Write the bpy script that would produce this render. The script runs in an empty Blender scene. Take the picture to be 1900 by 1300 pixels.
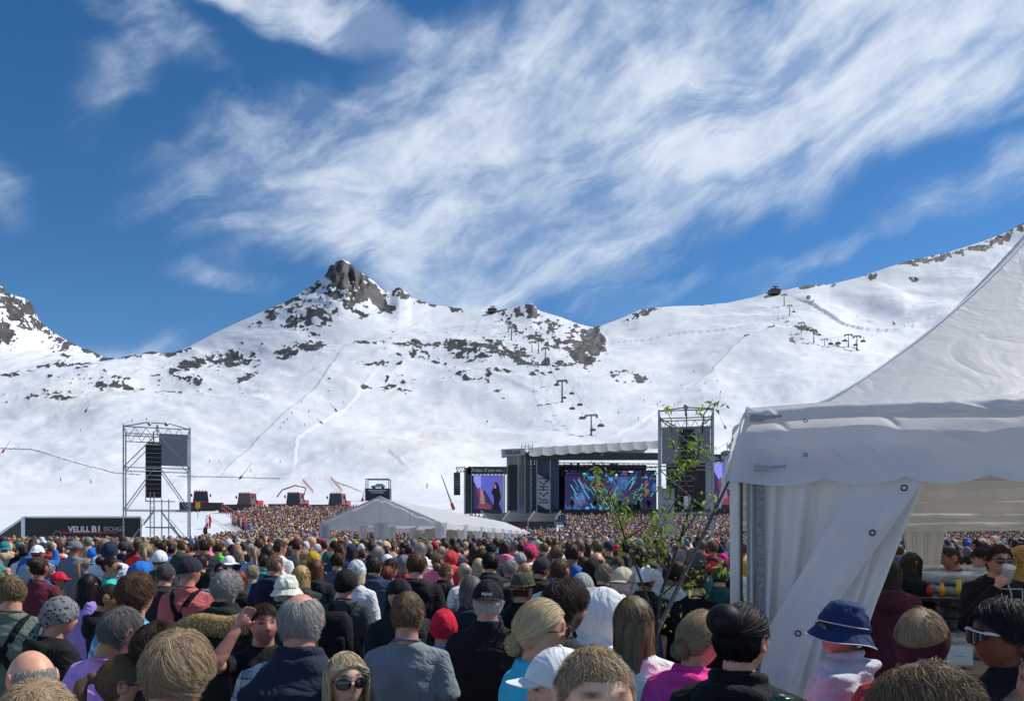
import bpy, math, random
import numpy as np
from mathutils import Vector, Matrix, Euler

random.seed(7)
rng = np.random.default_rng(11)
R = math.radians
SC = bpy.context.scene
COL = SC.collection

# ------------------------------------------------------------------ camera
F, CX, HY, CZ = 1400.0, 950.0, 982.0, 1.95      # focal length and horizon of the photograph (1900 x 1300)
cam_d = bpy.data.cameras.new('camera')
cam = bpy.data.objects.new('camera', cam_d); COL.objects.link(cam)
cam.location = (0, 0, CZ); cam.rotation_euler = (R(90), 0, 0)
cam_d.sensor_width = 36; cam_d.lens = 36 * F / 1900.0
cam_d.shift_y = (HY - 650) / 1900.0
cam_d.clip_start = 0.05; cam_d.clip_end = 12000
SC.camera = cam

# ------------------------------------------------------------------ light
SUN_EL, SUN_AZ = 50.0, 66.0                       # degrees; azimuth from +Y towards +X
sd = bpy.data.lights.new('sun', 'SUN'); sd.energy = 2.75; sd.angle = R(0.55); sd.color = (1.0, 0.955, 0.88)
sun = bpy.data.objects.new('sun', sd); COL.objects.link(sun)
sv = Vector((math.cos(R(SUN_EL)) * math.sin(R(SUN_AZ)), math.cos(R(SUN_EL)) * math.cos(R(SUN_AZ)), math.sin(R(SUN_EL))))
sun.rotation_euler = sv.to_track_quat('Z', 'Y').to_euler(); sun.location = (60, 30, 80)
SC.view_settings.view_transform = 'Standard'; SC.view_settings.look = 'None'
SC.view_settings.exposure = 0.62; SC.view_settings.gamma = 1.0; SC.view_settings.use_curve_mapping = False
SC.cycles.max_bounces = 7; SC.cycles.diffuse_bounces = 3; SC.cycles.transparent_max_bounces = 8

def px_angles(px, py):
    az = math.atan((px - CX) / F)
    return az, math.atan((HY - py) / F * math.cos(az))

world = bpy.data.worlds.new('World'); SC.world = world; world.use_nodes = True
def build_world():
    nt = world.node_tree; nt.nodes.clear(); N = nt.nodes; L = nt.links
    def n(t, **k):
        x = N.new(t)
        for a, b in k.items(): setattr(x, a, b)
        return x
    def mth(op, a, b=None, c=None, clamp=False):
        x = n('ShaderNodeMath', operation=op, use_clamp=clamp)
        for i, v in enumerate((a, b, c)):
            if v is None: continue
            if isinstance(v, (int, float)): x.inputs[i].default_value = v
            else: L.new(v, x.inputs[i])
        return x.outputs[0]
    sky = n('ShaderNodeTexSky', sky_type='NISHITA', sun_disc=False)
    sky.sun_elevation = R(SUN_EL); sky.sun_rotation = R(SUN_AZ); sky.altitude = 2300; sky.air_density = 1.0; sky.dust_density = 0.25; sky.ozone_density = 1.6
    tc = n('ShaderNodeTexCoord'); sep = n('ShaderNodeSeparateXYZ'); L.new(tc.outputs['Generated'], sep.inputs[0])
    az = mth('ARCTAN2', sep.outputs[0], sep.outputs[1]); el = mth('ARCSINE', sep.outputs[2])
    comb = n('ShaderNodeCombineXYZ'); L.new(az, comb.inputs[0]); L.new(el, comb.inputs[1])
    def noise(scale, detail, rough=0.55, dist=0.0, src=None, loc=(0, 0, 0), rot=0.0, sc=(1, 1, 1)):
        m = n('ShaderNodeMapping', vector_type='TEXTURE'); m.inputs['Location'].default_value = loc
        m.inputs['Rotation'].default_value = (0, 0, rot); m.inputs['Scale'].default_value = sc
        L.new(src or comb.outputs[0], m.inputs[0])
        t = n('ShaderNodeTexNoise'); t.inputs['Scale'].default_value = scale; t.inputs['Detail'].default_value = detail
        t.inputs['Roughness'].default_value = rough; t.inputs['Distortion'].default_value = dist
        L.new(m.outputs[0], t.inputs['Vector']); return t
    # warp the directions a little so that the cloud banks get ragged outlines
    w = noise(2.6, 4, 0.55); wv = n('ShaderNodeVectorMath', operation='SUBTRACT'); L.new(w.outputs['Color'], wv.inputs[0]); wv.inputs[1].default_value = (.5, .5, .5)
    ws = n('ShaderNodeVectorMath', operation='SCALE'); L.new(wv.outputs[0], ws.inputs[0]); ws.inputs['Scale'].default_value = 0.24
    wa = n('ShaderNodeVectorMath', operation='ADD'); L.new(comb.outputs[0], wa.inputs[0]); L.new(ws.outputs[0], wa.inputs[1]); warped = wa.outputs[0]
    blobs = [  # px, py, rx, ry (photo pixels), rotation, density
        (960, 260, 640, 230, 20, 1.0), (640, 330, 340, 150, 20, .8), (1450, 110, 640, 190, 18, 1.0), (800, 370, 480, 190, 8, 1.0), (680, 470, 430, 80, -12, .8), (560, 380, 300, 120, 10, .7), (560, 250, 280, 90, 20, .6), (1100, 420, 520, 130, 14, .8), (1450, 300, 420, 120, 20, .8), (900, 520, 330, 70, 4, .85),
        (1250, 350, 420, 110, 26, .86), (1000, 500, 360, 90, 6, .8), (560, 35, 460, 60, -4, .9), (180, 40, 260, 60, -18, .42),
        (190, 160, 60, 110, -30, .40), (5, 345, 75, 60, 0, .4), (270, 640, 190, 45, 14, .42), (480, 545, 140, 24, -6, .34),
        (1780, 390, 150, 50, 12, .5), (1880, 310, 110, 45, 20, .5), (1500, 500, 200, 32, 10, .42), (1750, 100, 380, 170, 12, 1.0), (1160, 560, 220, 40, 6, .5), (1650, 210, 430, 120, 20, .95), (760, 230, 400, 150, 30, .8), (1150, 60, 420, 120, 10, .95)]
    acc = None
    for (px, py, rx, ry, rot, den) in blobs:
        a, e = px_angles(px, py)
        m = n('ShaderNodeMapping', vector_type='TEXTURE'); m.inputs['Location'].default_value = (a, e, 0)
        m.inputs['Rotation'].default_value = (0, 0, R(rot)); m.inputs['Scale'].default_value = (rx / F * .93, ry / F * .93, 1)
        L.new(warped, m.inputs[0]); ln = n('ShaderNodeVectorMath', operation='LENGTH'); L.new(m.outputs[0], ln.inputs[0])
        mr = n('ShaderNodeMapRange', interpolation_type='SMOOTHSTEP'); L.new(ln.outputs['Value'], mr.inputs['Value'])
        mr.inputs['From Min'].default_value = 0.35; mr.inputs['From Max'].default_value = 1.15
        mr.inputs['To Min'].default_value = den; mr.inputs['To Max'].default_value = 0
        acc = mr.outputs[0] if acc is None else mth('MAXIMUM', acc, mr.outputs[0])
    # the rest of the sky, outside the photograph: the same kind of thin cirrus in loose banks
    far = noise(1.6, 4, 0.5, loc=(3, 1, 0)); fr = n('ShaderNodeMapRange', interpolation_type='SMOOTHSTEP'); L.new(far.outputs['Fac'], fr.inputs['Value'])
    fr.inputs['From Min'].default_value = .45; fr.inputs['From Max'].default_value = .68; fr.inputs['To Max'].default_value = .9
    out = mth('SUBTRACT', mth('ABSOLUTE', az), 0.66); outm = mth('MULTIPLY', mth('MAXIMUM', out, mth('SUBTRACT', el, 0.66)), 6.0, clamp=True)
    outm2 = mth('MULTIPLY', outm, fr.outputs[0])
    acc = mth('MAXIMUM', acc, outm2)
    fib = noise(2.6, 9, 0.62, 0.7, src=warped, rot=R(20), sc=(1.0, .26, 1)); fib2 = noise(7.5, 8, 0.6, 0.5, rot=R(33), sc=(1.0, .34, 1))
    puf = noise(7.0, 8, 0.62, 0.25)
    tex = mth('ADD', mth('ADD', mth('MULTIPLY', fib.outputs['Fac'], 1.1), mth('MULTIPLY', fib2.outputs['Fac'], .5)), mth('MULTIPLY', puf.outputs['Fac'], .6))
    # tex is centred near 1.1
    dens = mth('ADD', mth('MULTIPLY', acc, 1.05), mth('MULTIPLY', mth('SUBTRACT', tex, 1.08), 2.6))
    mr = n('ShaderNodeMapRange', interpolation_type='SMOOTHSTEP'); L.new(dens, mr.inputs['Value'])
    mr.inputs['From Min'].default_value = -.12; mr.inputs['From Max'].default_value = 1.75; mr.inputs['To Max'].default_value = .95
    cov = mth('MULTIPLY', mth('MAXIMUM', mr.outputs[0], mth('MULTIPLY', mth('MULTIPLY', acc, acc), .42)), mth('MINIMUM', mth('MULTIPLY', acc, 2.2), 1.0))
    cc = n('ShaderNodeMixRGB'); cc.inputs[1].default_value = (3.2, 4.2, 5.7, 1); cc.inputs[2].default_value = (5.7, 6.3, 7.1, 1); L.new(mr.outputs[0], cc.inputs[0])
    hs = n('ShaderNodeHueSaturation'); hs.inputs['Saturation'].default_value = 1.3; hs.inputs['Value'].default_value = .84; L.new(sky.outputs[0], hs.inputs['Color'])
    mx = n('ShaderNodeMixRGB'); L.new(cov, mx.inputs[0]); L.new(hs.outputs[0], mx.inputs[1]); L.new(cc.outputs[0], mx.inputs[2])
    bg = n('ShaderNodeBackground'); bg.inputs['Strength'].default_value = 0.09; L.new(mx.outputs[0], bg.inputs['Color'])
    o = n('ShaderNodeOutputWorld'); L.new(bg.outputs[0], o.inputs[0])
build_world()

# ------------------------------------------------------------------ helpers
def P(px, py, Y): return Vector(((px - CX) / F * Y, Y, CZ + (HY - py) / F * Y))
def lin(h):
    h = h.lstrip('#'); c = [int(h[i:i + 2], 16) / 255 for i in (0, 2, 4)]
    return tuple((x / 12.92 if x <= .04045 else ((x + .055) / 1.055) ** 2.4) for x in c)

def ground_z(Y): return float(np.interp(Y, [-80, 15, 55, 70, 80, 100, 105, 115, 125, 140, 230], [0, 0, -.45, .1, .8, 2.7, 3.2, 4.3, 5.4, 6.4, 11.2]))
def ground_za(Y): return np.interp(Y, [-80, 15, 55, 70, 80, 100, 105, 115, 125, 140, 230], [0, 0, -.45, .1, .8, 2.7, 3.2, 4.3, 5.4, 6.4, 11.2])

def _hash(ix, iy, iz):
    h = (ix * 374761393 + iy * 668265263 + iz * 1442695041) & 0x7fffffff
    h = ((h ^ (h >> 13)) * 1274126177) & 0x7fffffff
    return ((h ^ (h >> 16)) & 0xffff) / 65535.0
def vnoise(x, y, z):
    x = np.asarray(x, float); y = np.asarray(y, float) + np.zeros_like(x); z = np.asarray(z, float) + np.zeros_like(x)
    ix, iy, iz = np.floor(x).astype(np.int64), np.floor(y).astype(np.int64), np.floor(z).astype(np.int64)
    fx, fy, fz = x - ix, y - iy, z - iz
    fx, fy, fz = (t * t * (3 - 2 * t) for t in (fx, fy, fz))
    def H(a, b, c): return _hash(ix + a, iy + b, iz + c)
    def lp(a, b, t): return a + (b - a) * t
    return lp(lp(lp(H(0,0,0), H(1,0,0), fx), lp(H(0,1,0), H(1,1,0), fx), fy), lp(lp(H(0,0,1), H(1,0,1), fx), lp(H(0,1,1), H(1,1,1), fx), fy), fz)
def fbm(x, y, z=0.0, o=4, g=.5):
    s = 0; a = 1; t = 0
    for i in range(o):
        f = 2.03 ** i
        s = s + a * vnoise(np.asarray(x) * f + 17.3 * i, np.asarray(y) * f + 5.1 * i, np.asarray(z) * f + 9.7 * i); t += a; a *= g
    return s / t

def link(name, me, parent=None, mat=None, smooth=True, color=None):
    o = bpy.data.objects.new(name, me); COL.objects.link(o)
    if mat is not None and not me.materials: me.materials.append(mat)
    if parent is not None: o.parent = parent
    if color is not None: o.color = (*color[:3], 1)
    return o
def mesh(name, V, Fc, mat=None, smooth=True, pt=None):
    """numpy verts (n,3); faces list or int array (m,k). pt: dict of float point attributes"""
    me = bpy.data.meshes.new(name); V = np.asarray(V, np.float32)
    if isinstance(Fc, np.ndarray):
        m, k = Fc.shape
        me.vertices.add(len(V)); me.vertices.foreach_set('co', V.ravel())
        me.loops.add(m * k); me.loops.foreach_set('vertex_index', Fc.astype(np.int32).ravel())
        me.polygons.add(m); me.polygons.foreach_set('loop_start', np.arange(0, m * k, k, dtype=np.int32))
        me.update(calc_edges=True)
    else:
        me.from_pydata([tuple(v) for v in V.tolist()], [], Fc)
    me.polygons.foreach_set('use_smooth', np.full(len(me.polygons), bool(smooth)))
    if mat is not None: me.materials.append(mat)
    for k, v in (pt or {}).items():
        v = np.asarray(v, np.float32)
        if v.ndim == 1:
            a = me.attributes.new(k, 'FLOAT', 'POINT'); a.data.foreach_set('value', v)
        else:
            a = me.attributes.new(k, 'FLOAT_COLOR', 'POINT'); a.data.foreach_set('color', np.c_[v, np.ones(len(v))].astype(np.float32).ravel())
    return me
def tag(o, label=None, cat=None, group=None, kind=None):
    if label: o['label'] = label
    if cat: o['category'] = cat
    if group: o['group'] = group
    if kind: o['kind'] = kind
    return o
def empty(name, loc, label=None, cat=None, rz=0.0, group=None, scale=1.0):
    o = bpy.data.objects.new(name, None); COL.objects.link(o); o.location = loc; o.rotation_euler = (0, 0, rz); o.scale = (scale,) * 3
    o.empty_display_size = .1
    return tag(o, label, cat, group)
def copy_tree(o, parent=None):
    c = o.copy(); COL.objects.link(c)
    if parent is not None: c.parent = parent
    for ch in list(o.children): copy_tree(ch, c)
    return c

class MB:
    def __init__(s): s.V = []; s.F = []; s.M = None
    def add(s, V, Fc):
        b = len(s.V)
        for v in V:
            v = Vector(v)
            if s.M is not None: v = s.M @ v
            s.V.append(tuple(v))
        s.F += [tuple(b + i for i in f) for f in Fc]; return s
    def box(s, c, d, rz=0.0, rx=0.0, ry=0.0, taper=1.0):
        m = Euler((rx, ry, rz)).to_matrix(); c = Vector(c); V = []
        for z in (-1, 1):
            t = taper if z > 0 else 1
            for x, y in ((-1, -1), (1, -1), (1, 1), (-1, 1)): V.append(c + m @ Vector((x * d[0] / 2 * t, y * d[1] / 2 * t, z * d[2] / 2)))
        return s.add(V, [(3, 2, 1, 0), (4, 5, 6, 7), (0, 1, 5, 4), (1, 2, 6, 5), (2, 3, 7, 6), (3, 0, 4, 7)])
    def tube(s, p, r, n=6):
        p = [Vector(q) for q in p]; r = r if isinstance(r, (list, tuple)) else [r] * len(p)
        V = []; Fc = []; prev = None
        for i, q in enumerate(p):
            t = (p[min(i + 1, len(p) - 1)] - p[max(i - 1, 0)]).normalized()
            a = t.orthogonal().normalized() if prev is None else (prev - t * prev.dot(t)).normalized()
            b = t.cross(a); prev = a
            for k in range(n):
                an = 2 * math.pi * k / n; V.append(q + (a * math.cos(an) + b * math.sin(an)) * r[i])
        for i in range(len(p) - 1):
            for k in range(n): Fc.append((i * n + k, i * n + (k + 1) % n, (i + 1) * n + (k + 1) % n, (i + 1) * n + k))
        Fc.append(tuple(range(n))[::-1]); Fc.append(tuple(range((len(p) - 1) * n, len(p) * n)))
        return s.add(V, Fc)
    def loft(s, rings, n=16, ex=2.0):
        """rings: (cx,cy,cz,rx,ry)"""
        V = []; Fc = []
        for (cx, cy, cz, rx, ry) in rings:
            for k in range(n):
                an = 2 * math.pi * k / n; c, d = math.cos(an), math.sin(an)
                V.append((cx + rx * math.copysign(abs(c) ** (2 / ex), c), cy + ry * math.copysign(abs(d) ** (2 / ex), d), cz))
        for i in range(len(rings) - 1):
            for k in range(n): Fc.append((i * n + k, i * n + (k + 1) % n, (i + 1) * n + (k + 1) % n, (i + 1) * n + k))
        Fc.append(tuple(range(n))[::-1]); Fc.append(tuple(range((len(rings) - 1) * n, len(rings) * n)))
        return s.add(V, Fc)
    def sph(s, c, r, n=10, m=7):
        r = r if isinstance(r, (list, tuple)) else (r, r, r); V = [(c[0], c[1], c[2] - r[2])]; Fc = []
        for i in range(1, m):
            a = -math.pi / 2 + math.pi * i / m
            for k in range(n):
                b = 2 * math.pi * k / n; V.append((c[0] + r[0] * math.cos(a) * math.cos(b), c[1] + r[1] * math.cos(a) * math.sin(b), c[2] + r[2] * math.sin(a)))
        V.append((c[0], c[1], c[2] + r[2])); t = len(V) - 1
        for k in range(n): Fc.append((0, 1 + (k + 1) % n, 1 + k)); Fc.append((t, t - n + k, t - n + (k + 1) % n))
        for i in range(m - 2):
            for k in range(n): Fc.append((1 + i * n + k, 1 + i * n + (k + 1) % n, 1 + (i + 1) * n + (k + 1) % n, 1 + (i + 1) * n + k))
        return s.add(V, Fc)
    def prism(s, pts, y0, y1):
        """outline (x,z) extruded along y"""
        n = len(pts); V = [(x, y0, z) for x, z in pts] + [(x, y1, z) for x, z in pts]
        Fc = [tuple(range(n)), tuple(range(n, 2 * n))[::-1]] + [(k, k + n, (k + 1) % n + n, (k + 1) % n) for k in range(n)]
        return s.add(V, Fc)
    def mesh(s, name, mat=None, smooth=False): return mesh(name, np.array(s.V), s.F, mat, smooth)
    def build(s, name, mat, parent=None, smooth=False, color=None): return link(name, s.mesh(name, mat, smooth), parent, color=color)

# ------------------------------------------------------------------ materials
MATS = {}
def mat(name, color=(.5, .5, .5), rough=.7, metal=0.0, noise=None, bump=None, objcol=False, trans=0.0, emit=None, spec=.5, attr=None, coat=0, folds=None):
    """noise=(scale, amount) mottles the colour; bump=(scale, strength, distance)"""
    if name in MATS: return MATS[name]
    m = bpy.data.materials.new(name); m.use_nodes = True; nt = m.node_tree; N = nt.nodes; L = nt.links
    b = N['Principled BSDF']; out = N['Material Output']
    b.inputs['Roughness'].default_value = rough; b.inputs['Metallic'].default_value = metal; b.inputs['Specular IOR Level'].default_value = spec
    b.inputs['Coat Weight'].default_value = coat
    b.inputs['Base Color'].default_value = (*color, 1)
    src = None
    if objcol:
        oi = N.new('ShaderNodeObjectInfo'); src = oi.outputs['Color']
    if attr:
        at = N.new('ShaderNodeAttribute'); at.attribute_name = attr; src = at.outputs['Color']
    tc = N.new('ShaderNodeTexCoord')
    if noise:
        t = N.new('ShaderNodeTexNoise'); t.inputs['Scale'].default_value = noise[0]; t.inputs['Detail'].default_value = 6; t.inputs['Roughness'].default_value = .6
        L.new(tc.outputs['Object'], t.inputs['Vector'])
        mr = N.new('ShaderNodeMapRange'); mr.inputs['From Min'].default_value = .3; mr.inputs['From Max'].default_value = .7
        mr.inputs['To Min'].default_value = 1 - noise[1]; mr.inputs['To Max'].default_value = 1 + noise[1] * .6; L.new(t.outputs['Fac'], mr.inputs['Value'])
        mu = N.new('ShaderNodeMixRGB'); mu.blend_type = 'MULTIPLY'; mu.inputs[0].default_value = 1
        if src: L.new(src, mu.inputs[1])
        else: mu.inputs[1].default_value = (*color, 1)
        L.new(mr.outputs[0], mu.inputs[2]); src = mu.outputs[0]
    if src: L.new(src, b.inputs['Base Color'])
    if bump:
        t = N.new('ShaderNodeTexNoise'); t.inputs['Scale'].default_value = bump[0]; t.inputs['Detail'].default_value = 5; L.new(tc.outputs['Object'], t.inputs['Vector'])
        bp = N.new('ShaderNodeBump'); bp.inputs['Strength'].default_value = bump[1]; bp.inputs['Distance'].default_value = bump[2]
        L.new(t.outputs['Fac'], bp.inputs['Height']); L.new(bp.outputs[0], b.inputs['Normal'])
    if folds:    # loose creases of the fabric
        t = N.new('ShaderNodeTexNoise'); t.inputs['Scale'].default_value = folds[0]; t.inputs['Detail'].default_value = 3; t.inputs['Distortion'].default_value = 1.6; L.new(tc.outputs['Object'], t.inputs['Vector'])
        q = N.new('ShaderNodeMath'); q.operation = 'SUBTRACT'; L.new(t.outputs['Fac'], q.inputs[0]); q.inputs[1].default_value = .5; q2 = N.new('ShaderNodeMath'); q2.operation = 'ABSOLUTE'; L.new(q.outputs[0], q2.inputs[0])
        bf = N.new('ShaderNodeBump'); bf.inputs['Strength'].default_value = folds[1]; bf.inputs['Distance'].default_value = folds[2]; L.new(q2.outputs[0], bf.inputs['Height'])
        if b.inputs['Normal'].links: L.new(b.inputs['Normal'].links[0].from_socket, bf.inputs['Normal'])
        L.new(bf.outputs[0], b.inputs['Normal'])
    if trans:
        tr = N.new('ShaderNodeBsdfTranslucent'); tr.inputs[0].default_value = (*color, 1)
        if src: L.new(src, tr.inputs[0])
        mx = N.new('ShaderNodeMixShader'); mx.inputs[0].default_value = trans; L.new(b.outputs[0], mx.inputs[1]); L.new(tr.outputs[0], mx.inputs[2]); L.new(mx.outputs[0], out.inputs[0])
    if emit:
        b.inputs['Emission Color'].default_value = (*emit[0], 1); b.inputs['Emission Strength'].default_value = emit[1]
    m.diffuse_color = (*color, 1)
    MATS[name] = m; return m

SKIN = mat('skin', objcol=True, rough=.45, noise=(26, .16), bump=(160, .25, .002), spec=.4)
CLOTH = mat('cloth', objcol=True, rough=.85, noise=(9, .12), bump=(60, .35, .004), spec=.25, folds=(4.0, .5, .085))
SATIN = mat('satin_cloth', objcol=True, rough=.45, noise=(7, .1), bump=(22, .4, .006), spec=.5)
PLASTIC = mat('plastic', objcol=True, rough=.35)
LENS = mat('dark_lens', (.012, .01, .014), rough=.06, spec=.9)
STEEL = mat('galvanised_steel', (.34, .35, .36), rough=.45, metal=.7, noise=(5, .2))
DSTEEL = mat('dark_steel', (.07, .075, .08), rough=.5, metal=.4, noise=(6, .2))
BLACK = mat('black_paint', (.012, .012, .014), rough=.5, noise=(8, .2))
BANNER = mat('grey_banner', (.42, .43, .45), rough=.7, noise=(3, .08))
WHITE = mat('white_paint', (.75, .76, .77), rough=.6)
TENT = mat('white_tent_fabric', folds=(1.1, .35, .08), color=(.87, .87, .88), rough=.5, noise=(1.3, .07), bump=(14, .25, .01), trans=.42, spec=.4)
CURT = mat('curtain_fabric', (.86, .86, .86), rough=.55, folds=(1.4, .5, .10), noise=(1.6, .10), bump=(10, .35, .012), trans=.26, spec=.35)
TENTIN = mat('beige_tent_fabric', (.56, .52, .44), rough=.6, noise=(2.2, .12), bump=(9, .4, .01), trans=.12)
DTENT = mat('black_tent_fabric', (.03, .033, .04), rough=.6, noise=(1.3, .2), bump=(5, .3, .02))
RED = mat('red_paint', (.5, .03, .025), rough=.4, noise=(4, .12))
GLASS = mat('dark_glass', (.03, .045, .05), rough=.08, spec=.9)
# ------------------------------------------------------------------ the ground
def snow_material():
    m = bpy.data.materials.new('snow_and_rock'); m.use_nodes = True; nt = m.node_tree; N = nt.nodes; L = nt.links; b = N['Principled BSDF']
    b.inputs['Roughness'].default_value = .65; b.inputs['Specular IOR Level'].default_value = .25
    tc = N.new('ShaderNodeTexCoord')
    def nz(s, d=6, r=.6, sc=None):
        t = N.new('ShaderNodeTexNoise'); t.inputs['Scale'].default_value = s; t.inputs['Detail'].default_value = d; t.inputs['Roughness'].default_value = r
        if sc:
            mp = N.new('ShaderNodeMapping'); mp.inputs['Scale'].default_value = sc; L.new(tc.outputs['Object'], mp.inputs[0]); L.new(mp.outputs[0], t.inputs[0])
        else: L.new(tc.outputs['Object'], t.inputs[0])
        return t
    def ramp(src, a, b_, c0, c1):
        r = N.new('ShaderNodeMapRange'); r.inputs['From Min'].default_value = a; r.inputs['From Max'].default_value = b_; L.new(src, r.inputs['Value'])
        x = N.new('ShaderNodeMixRGB'); x.inputs[1].default_value = (*c0, 1); x.inputs[2].default_value = (*c1, 1); L.new(r.outputs[0], x.inputs[0]); return x
    rock = ramp(nz(.05, 10, .7).outputs['Fac'], .35, .65, (.028, .028, .029), (.115, .108, .10))
    lich = ramp(nz(.015, 5).outputs['Fac'], .5, .7, (1, 1, 1), (1.1, .92, .8))
    rk = N.new('ShaderNodeMixRGB'); rk.blend_type = 'MULTIPLY'; rk.inputs[0].default_value = 1; L.new(rock.outputs[0], rk.inputs[1]); L.new(lich.outputs[0], rk.inputs[2])
    snow = ramp(nz(.012, 8, .65).outputs['Fac'], .35, .7, (.68, .70, .735), (.82, .83, .84))
    at = N.new('ShaderNodeAttribute'); at.attribute_name = 'dirt'
    dirt = N.new('ShaderNodeMixRGB'); dirt.inputs[2].default_value = (.75, .71, .62, 1); L.new(at.outputs['Fac'], dirt.inputs[0]); L.new(snow.outputs[0], dirt.inputs[1])
    ar = N.new('ShaderNodeAttribute'); ar.attribute_name = 'rock'
    rn = nz(.18, 5, .7); ad = N.new('ShaderNodeMath'); ad.operation = 'MULTIPLY_ADD'; L.new(rn.outputs['Fac'], ad.inputs[0]); ad.inputs[1].default_value = .5; L.new(ar.outputs['Fac'], ad.inputs[2])
    rm = N.new('ShaderNodeMapRange'); L.new(ad.outputs[0], rm.inputs['Value']); rm.inputs['From Min'].default_value = .70; rm.inputs['From Max'].default_value = .82
    mx = N.new('ShaderNodeMixRGB'); L.new(rm.outputs[0], mx.inputs[0]); L.new(dirt.outputs[0], mx.inputs[1]); L.new(rk.outputs[0], mx.inputs[2]); L.new(mx.outputs[0], b.inputs['Base Color'])
    bn = nz(.09, 9, .68); bp = N.new('ShaderNodeBump'); bp.inputs['Strength'].default_value = .35; bp.inputs['Distance'].default_value = .9; L.new(bn.outputs['Fac'], bp.inputs['Height']); 
    gr = nz(.6, 4, .5, (1, .12, .3)); b2 = N.new('ShaderNodeBump'); b2.inputs['Strength'].default_value = .5; b2.inputs['Distance'].default_value = .5; L.new(gr.outputs['Fac'], b2.inputs['Height']); L.new(bp.outputs[0], b2.inputs['Normal']); L.new(b2.outputs[0], b.inputs['Normal'])
    return m
SNOW = snow_material()

SKYLINE = [(-300, 470), (-100, 500), (-20, 522), (0, 527), (12, 543), (30, 549), (48, 554), (60, 566), (72, 594), (85, 606), (110, 624), (150, 645), (195, 663), (225, 667), (262, 662), (285, 656), (300, 659), (320, 657),
           (352, 642), (400, 617), (450, 594), (500, 573), (530, 560), (548, 550), (575, 532), (592, 520), (606, 508), (611, 494), (624, 487), (636, 481), (648, 487), (660, 499), (676, 509), (694, 522), (712, 540), (724, 541), (740, 533), (752, 540), (764, 552),
           (800, 565), (850, 572), (900, 577), (925, 576), (950, 571), (970, 566), (988, 563), (1000, 576), (1016, 581), (1040, 588), (1070, 600), (1098, 607), (1112, 606), (1150, 592), (1185, 576), (1215, 571), (1250, 568), (1300, 567),
           (1350, 562), (1400, 551), (1425, 543), (1450, 540), (1500, 530), (1540, 528), (1600, 513), (1650, 495), (1700, 481), (1760, 468), (1820, 449), (1860, 434), (1900, 414), (1980, 380), (2200, 320), (2400, 300)]
# depth stations: (Y, row) for anchor columns; the last visible one is the skyline
YST = np.array([112, 135, 230, 400, 620, 900, 1100, 1350, 1600.])
ANCH = [  # px : rows at the stations Y=112..1350
    (-300, [956, 938, 918, 862, 800, 730, 690, 600]), (0, [956, 938, 918, 858, 800, 730, 692, 620]), (190, [956, 938, 920, 860, 800, 730, 690, 676]),
    (300, [956, 938, 922, 866, 800, 735, 705, 680]), (450, [956, 938, 922, 866, 790, 712, 672, 630]), (635, [956, 938, 922, 864, 780, 700, 650, 575]),
    (800, [956, 938, 922, 864, 800, 715, 660, 600]), (985, [956, 938, 922, 872, 795, 710, 655, 600]), (1110, [956, 938, 922, 870, 795, 710, 660, 632]),
    (1250, [956, 938, 922, 870, 790, 720, 660, 610]), (1440, [956, 938, 922, 868, 780, 700, 640, 590]), (1650, [956, 938, 922, 868, 780, 690, 620, 550]),
    (1900, [956, 938, 922, 868, 770, 670, 590, 500]), (2400, [956, 938, 922, 860, 760, 640, 540, 400])]
def smooth1(a, k, ax):
    ker = np.hanning(2 * k + 3)[1:-1]; ker /= ker.sum(); p = [(0, 0)] * a.ndim; p[ax] = (k, k)
    b = np.pad(a, p, mode='edge'); return np.apply_along_axis(lambda v: np.convolve(v, ker, 'valid'), ax, b)
def seg_dist(U, W, pts):
    """signed distance and position along the polyline, in photo pixels"""
    best = np.full(U.shape, 1e9); sg = np.zeros(U.shape)
    for (x0, y0), (x1, y1) in zip(pts[:-1], pts[1:]):
        dx, dy = x1 - x0, y1 - y0; l2 = dx * dx + dy * dy
        t = np.clip(((U - x0) * dx + (W - y0) * dy) / l2, 0, 1); d = np.hypot(U - x0 - t * dx, W - y0 - t * dy)
        s = np.sign((U - x0) * dy - (W - y0) * dx); m = d < best; best[m] = d[m]; sg[m] = s[m]
    return best, sg
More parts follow.
